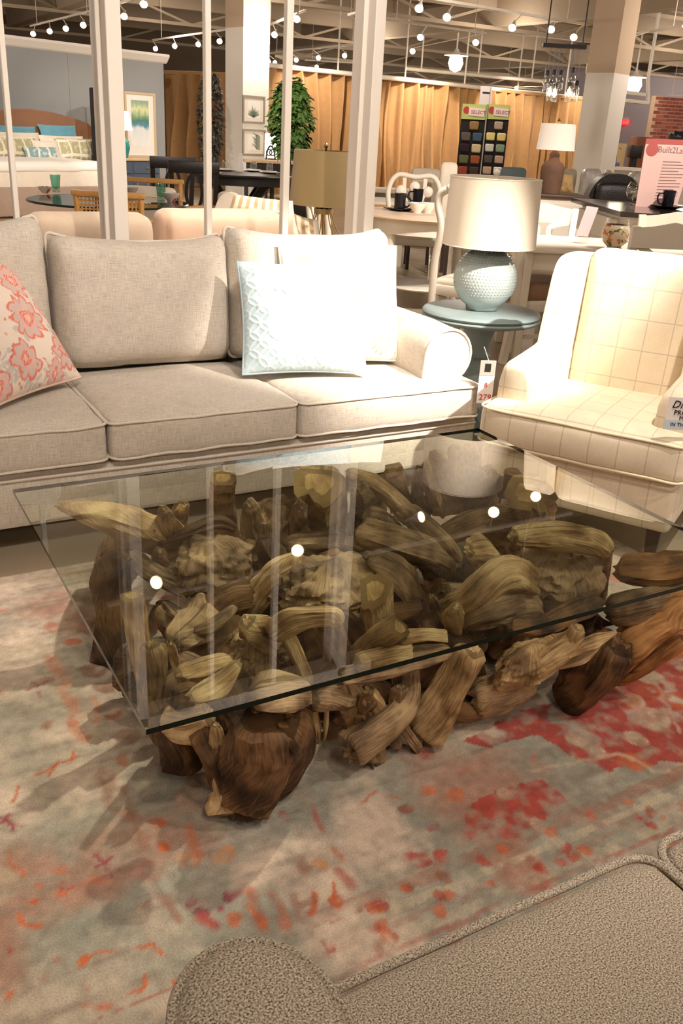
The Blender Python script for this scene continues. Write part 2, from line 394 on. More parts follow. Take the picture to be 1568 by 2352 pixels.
# ================================================================== foreground cloths
m_linen = fabric('oatmeal linen', (200, 190, 175), 430, 0.34)
m_linen_pipe = fabric('oatmeal linen piping', (214, 204, 188), 700, 0.15, blotch=0)
def tweed():
    m = bpy.data.materials.new('grey tweed'); m.use_nodes = True; N, L = nt(m); b = N['Principled BSDF']
    uv = N.new('ShaderNodeUVMap'); n = N.new('ShaderNodeTexNoise'); n.inputs['Scale'].default_value = 480; n.inputs['Detail'].default_value = 1.5; L.new(uv.outputs[0], n.inputs[0])
    r = ramp(N, [(0.30, srgb(82, 72, 60)), (0.42, srgb(142, 130, 112)), (0.53, srgb(178, 165, 146)), (0.66, srgb(214, 202, 182))]); L.new(n.outputs[0], r.inputs[0]); L.new(r.outputs[0], b.inputs['Base Color'])
    b.inputs['Roughness'].default_value = 0.95; b.inputs['Specular IOR Level'].default_value = 0.1
    bp = N.new('ShaderNodeBump'); bp.inputs['Strength'].default_value = 0.3; bp.inputs['Distance'].default_value = 0.0015; L.new(n.outputs[0], bp.inputs['Height']); L.new(bp.outputs[0], b.inputs['Normal']); return m
m_tweed = tweed(); MATS['grey tweed'] = m_tweed
m_plaid = fabric('cream windowpane plaid', (234, 219, 192), 600, 0.10, extra=plaid_lines(0.098, 0.115, 0.0042, (150, 140, 122), 0.42))
m_plaid_pipe = fabric('cream piping', (238, 222, 190), 600, 0.08, blotch=0)
m_espresso = mat('espresso wood', (52, 38, 30), 0.45, noise_scale=20, noise_amt=0.2, stretch=(1, 1, 0.1))
m_tagw = mat('paper white', (232, 222, 214), 0.7)
m_ink = mat('black ink', (30, 26, 26), 0.7)
m_redink = mat('red ink', (196, 60, 70), 0.7)

# ------------------------------------------------------------------ the long sofa
sofa = thing('sofa', 'long oatmeal linen three-seat sofa behind the glass coffee table', 'sofa', (1.08, 2.82, 0))
SX = 1.08; SY = 2.82
def L2(p): return (p[0]-SX, p[1]-SY, p[2])
mesh('seat_base', xf(rbox(-0.05, 2.27, 2.83, 3.78, 0.10, 0.295, 0.018), (-SX, -SY, 0)), m_linen, sofa)
mesh('welt', xf(tube([(-0.04, 2.828, 0.272), (1.1, 2.824, 0.270), (2.26, 2.828, 0.272)], 0.006, 8), (-SX, -SY, 0)), m_linen_pipe, sofa)
mesh('back_frame', xf(rbox(0.05, 2.25, 3.56, 3.80, 0.28, 0.80, 0.05, 3), (-SX, -SY, 0)), m_linen, sofa)
for x in (0.0, 2.2):
    for y in (2.95, 3.7): mesh('leg', xf(rbox(x-0.03, x+0.03, y-0.03, y+0.03, 0, 0.11, 0.006), (-SX, -SY, 0)), m_espresso, sofa)
def seat_cushion(x0, x1, seed):
    w = x1-x0; d = 0.66; h = 0.145
    c = mesh('seat_cushion', cushion(w-0.008, d, h, 0.030, 0.018, 16, 0.003, seed, front=0.012), m_linen, sofa, loc=L2((x0+w/2, 2.80+d/2, 0.372)), smooth=180)
    for z, k in ((h/2-0.012, 0), (-h/2+0.012, 5)):
        mesh('piping', tube(rect_loop(w-0.006, d+0.006, z, 0.035, 5, seed+k, 0.003), 0.0048, 8, True), m_linen_pipe, c, smooth=180)
    return c
seat_cushion(-0.06, 0.733, 1); seat_cushion(0.733, 1.432, 2); seat_cushion(1.432, 2.262, 3)
def back_cushion(x0, x1, seed, top, tilt=0.16, z0=0.452, y0=3.40, t=0.20, roll=0.0, yaw=0.0):
    w = x1-x0; h = top-z0
    g = cushion(w, h, t, 0.075, 0.055, 18, 0.008, seed)
    V = []
    for (x, y, z) in g[0]:      # cushion plane: x, up = y, thickness = z ; ears at the upper corners
        u, v = x/(w/2), y/(h/2)
        if v > 0: y += 0.035*abs(u)**5*v*v-0.012*(1-u*u)*v
        x *= 1-0.03*(1-v*v)*abs(u)
        V.append((x, -z, y))
    c = mesh('back_cushion', (V, g[1]), m_linen, sofa, loc=L2((x0+w/2, y0+math.tan(tilt)*h/2+0.06, z0+h/2)), rot=(-tilt, roll, yaw), smooth=180)
    lp = rect_loop(w*0.985, h*0.985, 0, 0.03, 4, seed, 0.004); P = []
    for p in lp:
        u, v = p.x/(w/2), p.y/(h/2); y = p.y
        if v > 0: y += 0.035*abs(u)**5*v*v-0.012*(1-u*u)*v
        P.append((p.x*(1-0.03*(1-v*v)*abs(u)), -p.z, y))
    mesh('seam', tube(P, 0.0065, 6, True), m_linen_pipe, c, smooth=180)
    return c
back_cushion(-0.10, 0.72, 11, 0.985, roll=-0.03)
back_cushion(0.715, 1.425, 12, 0.935, roll=0.012)
back_cushion(1.405, 2.16, 13, 0.955, y0=3.36, roll=0.02)
def sofa_arm(xc, sgn):
    # rolled arm: profile in xz swept along y, slightly drooping to the front
    prof = []
    for k in range(15):
        a = math.radians(-150+k*17.9) if sgn > 0 else math.radians(-150+k*17.9)
        prof.append((0.118*math.sin(a)*sgn*-1, 0.555+0.112*math.cos(a)))
    prof = [( -0.10*sgn, 0.28), (-0.105*sgn, 0.48)]+[(sgn*(0.115*math.sin(math.radians(q)))+0.015*sgn, 0.548+0.112*math.cos(math.radians(q))) for q in range(-80, 181, 15)]+[(0.06*sgn, 0.40), (0.085*sgn, 0.28)]
    V, F = [], []; n = len(prof); ys = [2.90, 2.905, 2.93, 3.1, 3.3, 3.55, 3.72]
    for i, y in enumerate(ys):
        s = 0.955 if i == 0 else 1.0
        for (x, z) in prof: V.append((xc+x*s, y, 0.5+(z-0.5)*s-0.01*(i < 3)))
    for i in range(len(ys)-1):
        for k in range(n-1): F.append((i*n+k, (i+1)*n+k, (i+1)*n+k+1, i*n+k+1) if sgn > 0 else (i*n+k, i*n+k+1, (i+1)*n+k+1, (i+1)*n+k))
    F.append(tuple(range(n)) if sgn > 0 else tuple(reversed(range(n)))); F.append(tuple((len(ys)-1)*n+k for k in reversed(range(n))))
    a = mesh('arm', xf((V, F), (-SX, -SY, 0)), m_linen, sofa, smooth=50)
    mesh('piping', xf(tube([(xc+x*0.965, 2.90, 0.5+(z-0.5)*0.965-0.008) for x, z in prof], 0.006, 8), (-SX, -SY, 0)), m_linen_pipe, a, smooth=180)
sofa_arm(2.13, 1); sofa_arm(0.07, -1)

# ------------------------------------------------------------------ scatter cushions
def petal(u, v, cx, cy, R, n, ph=0.0):
    dx, dy = u-cx, v-cy; r = np.hypot(dx, dy)/R; a = np.arctan2(dy, dx)+ph
    return r, np.abs(np.cos(a*n/2))
def fbm(shape, cell, seed, octv=4):
    rng = np.random.RandomState(seed); out = np.zeros(shape); amp = 1; tot = 0
    for o in range(octv):
        c = max(1.5, cell/2**o); gh, gw = int(shape[0]/c)+3, int(shape[1]/c)+3; G = rng.rand(gh, gw)
        yy, xx = np.meshgrid(np.arange(shape[0])/c, np.arange(shape[1])/c, indexing='ij'); y0, x0 = yy.astype(int), xx.astype(int); fy, fx = yy-y0, xx-x0
        fy, fx = fy*fy*(3-2*fy), fx*fx*(3-2*fx)
        out += amp*((G[y0, x0]*(1-fx)+G[y0, x0+1]*fx)*(1-fy)+(G[y0+1, x0]*(1-fx)+G[y0+1, x0+1]*fx)*fy); tot += amp; amp *= 0.5
    return out/tot
def lerpc(C, col, k): 
    k = np.clip(k, 0, 1)[..., None]; return C*(1-k)+np.array(srgb(*col)[:3])*k
def place_pillow(o, bl, br, tl):
    """put a standing cushion so that its lower corners and lean follow three points"""
    bl, br, tl = Vector(bl), Vector(br), Vector(tl); x = (br-bl).normalized(); up = (tl-bl); up = (up-x*up.dot(x)).normalized(); y = up.cross(x)
    M = Matrix((x, y, up)).transposed().to_4x4(); M.translation = (bl+br)/2+up*(tl-bl).length/2; o.matrix_world = M
def pillow_obj(name, label, w, h, t, n, material, colfn=None, relief=None, seed=0, ear=0.03, pipe=None, edge=(226, 196, 180)):
    g, UVW = throw_pillow(w, h, t, n, seed, relief, ear)
    cols = None
    if colfn is not None:
        A = np.array(UVW); C = colfn(A[:, 0], A[:, 1]); cols = np.concatenate([C, np.ones((len(C), 1))], 1)
    o = mesh(name, g, material, uv=[(a[0]*w/2, a[1]*h/2) for a in UVW], smooth=180, colors=cols)
    tag(o, label, 'pillow')
    P = []
    for k in range(4):
        for i in range(14):
            s = -1+2*i/14; u, v = ((s, -1), (1, s), (-s, 1), (-1, -s))[k]
            P.append((u*w/2*(1-ear*(1-v*v)*1.3), 0, v*h/2*(1-ear*(1-u*u)*1.3)))
    mesh('edge_seam', tube(P, 0.005, 6, True), pipe or material, o, smooth=180, uv=True, colors=None if colfn is None else [tuple(srgb(*edge))]*(len(P)*6))
    return o
# coral and grey flower print
def coral_print(u, v):
    rng = random.Random(7); C = np.tile(np.array(srgb(238, 222, 206)[:3]), (len(u), 1))
    wu = u+0.02*np.sin(v*19); wv = v+0.02*np.sin(u*23)
    for _ in range(26):         # grey stems and leaves
        cx, cy = rng.uniform(-1, 1), rng.uniform(-1, 1); r, p = petal(wu, wv, cx, cy, rng.uniform(0.12, 0.2), rng.choice((4, 6, 8)), rng.uniform(0, 6))
        C = lerpc(C, (196, 190, 182), ((r < p) & (r > 0.2)).astype(float)*0.75)
    spots_ = [(0.78, -0.62, 0.30), (0.35, -0.05, 0.36), (-0.1, -0.62, 0.30), (0.55, 0.55, 0.32), (-0.35, 0.25, 0.30), (-0.75, -0.3, 0.28), (0.05, 0.8, 0.28), (-0.6, 0.75, 0.3), (-0.7, -0.85, 0.26), (0.93, 0.08, 0.2), (0.42, -0.9, 0.2), (0.9, 0.85, 0.2)]
    for i, (cx, cy, R) in enumerate(spots_):
        n = (8, 10, 7)[i % 3]; r, p = petal(wu, wv, cx, cy, R, n, i*0.7); rim = 0.72+0.28*p
        C = lerpc(C, (238, 178, 162), (r < rim)*0.85); C = lerpc(C, (222, 126, 110), ((r < rim) & (r > rim-0.14))*0.85)
        C = lerpc(C, (208, 196, 190), ((r < rim-0.2) & (r > 0.42) & (p > 0.35))*0.8)
        C = lerpc(C, (220, 112, 100), ((r < 0.36) & (np.sin(r*70) > -0.2))*0.9); C = lerpc(C, (244, 190, 170), (r < 0.14)*1.0)
    for _ in range(60):
        cx, cy = rng.uniform(-1, 1), rng.uniform(-1, 1); r = np.hypot(wu-cx, wv-cy); C = lerpc(C, (214, 98, 88), (r < 0.02)*0.8)
    return C
m_coral = vcol('coral flower print', bump=0.15, bump_scale=900, var=0.06)
p1 = pillow_obj('throw_pillow', 'coral and grey floral print pillow at the left end of the sofa', 0.50, 0.50, 0.17, 110, m_coral, coral_print, seed=3, ear=0.035)
place_pillow(p1, (0.375, 2.915, 0.462), (0.765, 3.235, 0.462), (0.13, 3.13, 0.89))
# blue-grey matelasse cushion with interlaced rings
def rings(u, v):
    q = 3.25; a, b = u*q, v*q
    h = 0.0
    fu, fv = a % 1-0.5, b % 1-0.5
    for cx, cy in ((-0.5, 0), (0.5, 0), (0, -0.5), (0, 0.5)):
        r = math.hypot(fu-cx, fv-cy); h = max(h, math.exp(-((r-0.5)/0.04)**2))
    d = max(abs(fu), abs(fv)); h2 = 0.8 if d < 0.13 else 0
    return 0.0035*h+0.0025*h2
def blue_print(u, v):
    C = np.tile(np.array(srgb(186, 208, 214)[:3]), (len(u), 1)); q = 3.25; fu, fv = (u*q) % 1-0.5, (v*q) % 1-0.5; h = np.zeros(len(u))
    for cx, cy in ((-0.5, 0), (0.5, 0), (0, -0.5), (0, 0.5)): h = np.maximum(h, np.exp(-((np.hypot(fu-cx, fv-cy)-0.5)/0.04)**2))
    return lerpc(lerpc(C, (214, 226, 228), h*0.8), (214, 226, 228), (np.maximum(abs(fu), abs(fv)) < 0.12)*0.5)
m_blue = vcol('ice blue matelasse', bump=0.15, bump_scale=700, var=0.05)
p2 = pillow_obj('throw_pillow', 'ice blue pillow with embossed interlaced rings on the sofa', 0.49, 0.44, 0.16, 150, m_blue, blue_print, rings, seed=5, ear=0.045, edge=(176, 198, 204))
place_pillow(p2, (1.335, 3.095, 0.462), (1.80, 2.960, 0.462), (1.415, 3.29, 0.885))
# cream pillow with flowers behind it
def cream_print(u, v):
    C = np.tile(np.array(srgb(246, 238, 224)[:3]), (len(u), 1))
    for cx, cy, R in ((0.62, -0.72, 0.42), (-0.62, 0.80, 0.34), (0.2, 0.1, 0.4), (-0.5, -0.3, 0.35)):
        r, p = petal(u, v, cx, cy, R, 12, 0.3); rim = 0.65+0.35*p
        C = lerpc(C, (206, 196, 186), ((r < rim) & (r > rim-0.05))*0.9); C = lerpc(C, (232, 120, 88), ((r < 0.5) & (p < 0.45) & (r > 0.12))*0.9); C = lerpc(C, (238, 170, 140), ((r < 0.42))*0.35)
    return C
m_creamp = vcol('cream flower print', bump=0.1, bump_scale=900, var=0.04)
p3 = pillow_obj('throw_pillow', 'cream pillow with orange flowers tucked behind the blue pillow', 0.50, 0.47, 0.16, 90, m_creamp, cream_print, seed=9, ear=0.035, edge=(240, 232, 218))
place_pillow(p3, (1.575, 3.19, 0.470), (2.03, 3.10, 0.470), (1.60, 3.345, 0.935))

# ------------------------------------------------------------------ side table and lamp
TX, TY = 2.72, 3.45
m_bluepaint = mat('chalky blue paint', (134, 150, 150), 0.42, noise_scale=6, noise_amt=0.05)
st = thing('side_table', 'round blue-grey pedestal side table between sofa and armchair', 'side table', (TX, TY, 0))
mesh('table_top', lathe([(0, 0.548), (0.26, 0.550), (0.268, 0.553), (0.281, 0.560), (0.284, 0.568), (0.278, 0.574), (0.270, 0.576), (0.280, 0.580), (0.283, 0.588), (0.276, 0.596), (0.262, 0.600), (0, 0.600)], 64), m_bluepaint, st, smooth=60)
mesh('pedestal', lathe([(0.10, 0.02), (0.10, 0.05), (0.075, 0.07), (0.055, 0.11), (0.05, 0.16), (0.07, 0.19), (0.085, 0.23), (0.09, 0.29), (0.075, 0.34), (0.056, 0.365), (0.07, 0.38), (0.056, 0.395), (0.058, 0.44), (0.075, 0.50), (0.09, 0.53), (0.14, 0.549)], 32), m_bluepaint, st, smooth=60)
for k in range(3):
    a = k*2*PI/3+0.4; P = spline([(0.05, 0, 0.13), (0.14, 0, 0.11), (0.21, 0, 0.05), (0.26, 0, 0.022)], 5)
    mesh('foot', xf(strip(P, 0.05, 0.05, (0, 1, 0)), rot=(0, 0, a)), m_bluepaint, st)
lamp = thing('table_lamp', 'ice blue ball table lamp with hobnail dots and cream drum shade', 'lamp', (TX, TY, 0.6))
m_glaze = mat('blue crackle glaze', (186, 200, 198), 0.16, noise_scale=5, noise_amt=0.06, spec=0.6)
m_brass = mat('brushed brass', (190, 165, 110), 0.35, metal=1.0)
m_whitepl = mat('white enamel', (240, 232, 218), 0.35)
sphere = [(0.0, 0.003), (0.075, 0.003)]+[(0.148*math.sin(q), 0.146-0.148*math.cos(q)) for q in np.linspace(0.56, PI-0.25, 30)]+[(0.03, 0.292)]
bs = mesh('lamp_base', lathe(sphere, 56), m_glaze, lamp, smooth=180)
V, F = [], []
for i in range(9, 27):            # hobnail dots on the ball
    q = math.radians(32+i*5.4)-0.3; nn = max(6, int(2*PI*math.sin(q)*0.148/0.0155))
    for k in range(nn):
        a = 2*PI*(k+0.5*(i % 2))/nn; c = Vector((math.sin(q)*math.cos(a), math.sin(q)*math.sin(a), -math.cos(q))); s = c.orthogonal().normalized(); t = c.cross(s); o = len(V)
        p = Vector((0, 0, 0.146))+c*0.1475; r = 0.0042
        for w in range(6): V.append(tuple(p+(s*math.cos(w*PI/3)+t*math.sin(w*PI/3))*r))
        for w in range(6): V.append(tuple(p+c*0.0022+(s*math.cos(w*PI/3)+t*math.sin(w*PI/3))*r*0.55))
        for w in range(6): F.append((o+w, o+(w+1) % 6, o+6+(w+1) % 6, o+6+w))
        F.append(tuple(o+6+w for w in range(6)))
d = mesh('hobnail_dots', (V, F), m_glaze, bs, smooth=180); d['kind'] = 'stuff'
mesh('neck', lathe([(0.03, 0.288), (0.03, 0.305), (0.014, 0.312), (0.012, 0.34), (0.012, 0.44)], 16), m_brass, lamp)
m_shade = fabric('cream linen shade', (232, 220, 200), 800, 0.08, blotch=0)
sh = mesh('lamp_shade', lathe([(0.2165, 0.297), (0.2065, 0.592), (0.2045, 0.592), (0.2145, 0.297), (0.2165, 0.297)], 64), m_shade, lamp, smooth=60)
for sr_, sz_ in ((0.2165, 0.297), (0.2065, 0.592)): mesh('shade_trim', tube([(sr_*math.cos(a), sr_*math.sin(a), sz_) for a in np.linspace(0, 2*PI, 64, endpoint=False)], 0.0028, 6, True), m_shade, sh)
mesh('spider', join(*[tube([(0, 0, 0.575), (0.204*math.cos(a), 0.204*math.sin(a), 0.586)], 0.002, 6) for a in (0.4, 2.5, 4.6)]), m_whitepl, lamp)
mesh('harp', tube(spline([(0.012, 0, 0.34), (0.06, 0, 0.42), (0.05, 0, 0.53), (0, 0, 0.578), (-0.05, 0, 0.53), (-0.06, 0, 0.42), (-0.012, 0, 0.34)], 6), 0.0022, 6), m_brass, lamp)
mesh('finial', lathe([(0.008, 0.575), (0.010, 0.588), (0.007, 0.592), (0.009, 0.60), (0.014, 0.607), (0.016, 0.615), (0.013, 0.625), (0.005, 0.631), (0, 0.632)], 16), m_whitepl, lamp, smooth=180)
m_bulboff = mat('frosted bulb', (240, 236, 226), 0.4)
mesh('bulb', lathe([(0.012, 0.36), (0.014, 0.39), (0.03, 0.43), (0.03, 0.46), (0.015, 0.485), (0, 0.49)], 16), m_bulboff, lamp, smooth=180)
# price tag hanging from the side table
def tag_card(name, label, p, w, h, yaw, group=None, tilt=0.0, m=None):
    t = thing(name, label, 'tag', p, yaw, group); mesh('card', xf(rbox(-w/2, w/2, -0.001, 0.001, -h, 0, 0.0005, 1), rot=(tilt, 0, 0)), m or m_tagw, t); return t
pt = at(1122, 828, D=3.55)
tg = tag_card('price_tag', 'clear-topped price tag reading 8 and 279 below the blue side table', pt, 0.062, 0.175, -0.45)
m_greycard = mat('grey card', (176, 166, 156), 0.6)
mesh('logo_panel', box(-0.031, 0.031, -0.0022, -0.0012, -0.06, 0), m_greycard, tg)
mesh('logo_block', box(-0.012, 0.012, -0.0035, -0.0024, -0.045, -0.012), m_ink, tg)
text_mesh('8', 0.026, m_redink, tg, (0.0, -0.0022, -0.100)); text_mesh('279', 0.034, m_redink, tg, (0.002, -0.0022, -0.150))
mesh('string', tube([(0, 0, 0), (-0.02, 0.02, 0.05)], 0.0012, 5), m_tagw, tg)

# ------------------------------------------------------------------ wing armchair
CH = thing('wing_armchair', 'cream windowpane-plaid wing armchair to the right of the side table', 'armchair', (2.008, 2.50, 0), math.radians(-60.1))
W = 0.745
mesh('seat_base', rbox(0.015, W-0.015, 0.03, 0.74, 0.13, 0.315, 0.022, 3), m_plaid, CH)
cu = mesh('seat_cushion', cushion(W, 0.60, 0.15, 0.038, 0.022, 16, 0.003, 21, front=0.015), m_plaid, CH, loc=(W/2, 0.30, 0.392), smooth=180)
for z in (0.063, -0.063): mesh('piping', tube(rect_loop(W+0.002, 0.604, z, 0.05, 6, 21, 0.002), 0.005, 8, True), m_plaid_pipe, cu, smooth=180)
for x in (0.07, W-0.07):
    for y, s in ((0.09, 1), (0.68, 1)):
        V = [(x+a*0.026, y+b*0.026, 0.135) for a, b in ((-1, -1), (1, -1), (1, 1), (-1, 1))]+[(x+a*0.017, y+b*0.017, 0) for a, b in ((-1, -1), (1, -1), (1, 1), (-1, 1))]
        mesh('leg', (V, [(0, 1, 2, 3), (7, 6, 5, 4), (1, 0, 4, 5), (2, 1, 5, 6), (3, 2, 6, 7), (0, 3, 7, 4)]), m_espresso, CH, smooth=0)
g = cushion(W-0.27, 0.62, 0.15, 0.06, 0.03, 16, 0.003, 22)
mesh('backrest', [[(x, -z, y) for x, y, z in g[0]], g[1]], m_plaid, CH, loc=(W/2, 0.655, 0.678), rot=(-0.14, 0, 0), smooth=180)
mesh('back_shell', xf(rbox(-(W-0.14)/2, (W-0.14)/2, -0.03, 0.05, -0.35, 0.31, 0.03, 3), (W/2, 0.74, 0.645), (-0.14, 0, 0)), m_plaid, CH)
for s in (-1, 1):
    xo = W/2+s*(W/2-0.095)
    prof = [(0.42, 0.56), (0.435, 0.66), (0.475, 0.80), (0.50, 0.88), (0.54, 0.93), (0.62, 0.95), (0.80, 0.95), (0.80, 0.30), (0.60, 0.30)]
    sp = [(p.x, p.y) for p in spline([(a, b, 0) for a, b in prof[:7]], 5)]+prof[7:]
    bm = bmesh.new(); g = prism(sp, xo-0.05, xo+0.05, 'yz'); vv = [bm.verts.new(p) for p in g[0]]
    for f in g[1]: bm.faces.new([vv[i] for i in f])
    bmesh.ops.bevel(bm, geom=bm.edges[:], offset=0.022, segments=3, affect='EDGES', clamp_overlap=True); bm.verts.index_update(); bmesh.ops.recalc_face_normals(bm, faces=bm.faces[:])
    mesh('wing', ([tuple(v.co) for v in bm.verts], [tuple(v.index for v in f.verts) for f in bm.faces]), m_plaid, CH, smooth=60); bm.free()
    xa = W/2+s*(W/2-0.085); V, F = [], []; n = 16
    for i, (y, zt, hw) in enumerate(((0.10, 0.585, 0.052), (0.105, 0.60, 0.060), (0.13, 0.615, 0.066), (0.25, 0.622, 0.066), (0.38, 0.632, 0.066), (0.46, 0.645, 0.066), (0.62, 0.655, 0.066))):
        for k in range(n):
            a = 2*PI*k/n; cx = math.cos(a); cz = math.sin(a); sx = math.copysign(abs(cx)**0.55, cx); sz = math.copysign(abs(cz)**0.55, cz); zm = (0.28+zt)/2; V.append((xa+sx*hw, y, zm+sz*(zt-zm)))
    for i in range(6):
        for k in range(n): F.append((i*n+k, (i+1)*n+k, (i+1)*n+(k+1) % n, i*n+(k+1) % n))
    F += [tuple(range(n)), tuple(6*n+k for k in reversed(range(n)))]
    mesh('arm', (V, F), m_plaid, CH, smooth=60)
# hang tag on the chair's far arm
m_bluecard = mat('pale blue card', (196, 206, 214), 0.6)
ct = at(1552, 912, D=2.90)
tg2 = thing('hang_tag', 'white and pale blue card tag hanging on the plaid armchair', 'tag', ct, -0.55); tg2.scale = (1.11, 1.11, 1.11)
mesh('card', rbox(-0.02, 0.085, -0.001, 0.001, -0.098, 0.0, 0.0005, 1), m_tagw, tg2); mesh('band', box(-0.02, 0.085, -0.0022, -0.0012, -0.098, -0.068), m_bluecard, tg2)
text_mesh('Dis', 0.032, m_ink, tg2, (0.014, -0.0022, -0.022), shear=0.3); text_mesh('PRO', 0.020, m_ink, tg2, (0.022, -0.0022, -0.046)); text_mesh('MA', 0.018, m_ink, tg2, (0.034, -0.0022, -0.062)); text_mesh('IN THE', 0.015, m_ink, tg2, (0.022, -0.0026, -0.082))
mesh('string', tube([(0.06, 0, 0), (0.09, 0.02, 0.05)], 0.0012, 5), m_tagw, tg2)

# ------------------------------------------------------------------ near sofa in grey tweed
ns = thing('tweed_sofa', 'grey tweed sofa in the near right corner seen from above', 'sofa', (0.9, 0.2, 0))
def nsx(g): return xf(g, (-0.9, -0.2, 0))
mesh('seat_base', nsx(rbox(0.30, 1.9, -0.30, 0.575, 0.06, 0.32, 0.02)), m_tweed, ns)
for x in (0.28, 1.85):
    for y in (-0.22, 0.5): mesh('leg', nsx(rbox(x-0.03, x+0.03, y-0.03, y+0.03, 0, 0.07, 0.005)), m_espresso, ns)
def near_seat(x0, x1, seed):
    w, d, h = x1-x0, 0.62, 0.145
    c = mesh('seat_cushion', cushion(w-0.008, d, h, 0.035, 0.012, 14, 0.003, seed), m_tweed, ns, loc=((x0+x1)/2-0.9, 0.613-d/2-0.2, 0.397), smooth=180)
    mesh('piping', tube(rect_loop(w-0.004, d+0.004, h/2-0.010, 0.042, 6, seed, 0.002), 0.0062, 10, True), m_tweed, c, smooth=180)
near_seat(0.302, 0.880, 31); near_seat(0.880, 1.39, 32); near_seat(1.39, 1.9, 33)
# arm: upright panel with a half-round nose and a welted top edge
def arm_plan(x0, x1, yf, k=14):
    c, h = (x0+x1)/2, (x1-x0)/2; return [(x0, -0.28)]+[(c-h*math.cos(q), yf-0.085+0.085*math.sin(q)) for q in np.linspace(0, PI, k)]+[(x1, -0.28)]
pl = arm_plan(0.160, 0.302, 0.578, 24); V, F = [], []; n = len(pl); cxm = sum(p[0] for p in pl)/n
lev = [(0.06, 1.0, 0), (0.30, 1.0, 0), (0.615, 1.0, 0), (0.640, 0.985, 0.003), (0.652, 0.93, 0.008), (0.660, 0.80, 0.020), (0.664, 0.40, 0.05)]
for z, k, in_ in lev:
    for x, y in pl: V.append((0.229+(x-0.229)*k, y-(in_ if y > 0 else 0), z))
for i in range(len(lev)-1):
    for k in range(n): F.append((i*n+k, i*n+(k+1) % n, (i+1)*n+(k+1) % n, (i+1)*n+k))
F += [tuple(reversed(range(n))), tuple((len(lev)-1)*n+k for k in range(n))]
am = mesh('arm', nsx((V, F)), m_tweed, ns, smooth=70)
mesh('piping', nsx(tube([(x, y, 0.642) for x, y in pl], 0.0062, 10)), m_tweed, am, smooth=180)
mesh('arm', nsx(rbox(1.905, 2.07, -0.28, 0.565, 0.06, 0.60, 0.05, 3)), m_tweed, ns)
mesh('backrest', nsx(rbox(0.16, 2.07, -0.50, -0.27, 0.06, 0.86, 0.06, 3)), m_tweed, ns)
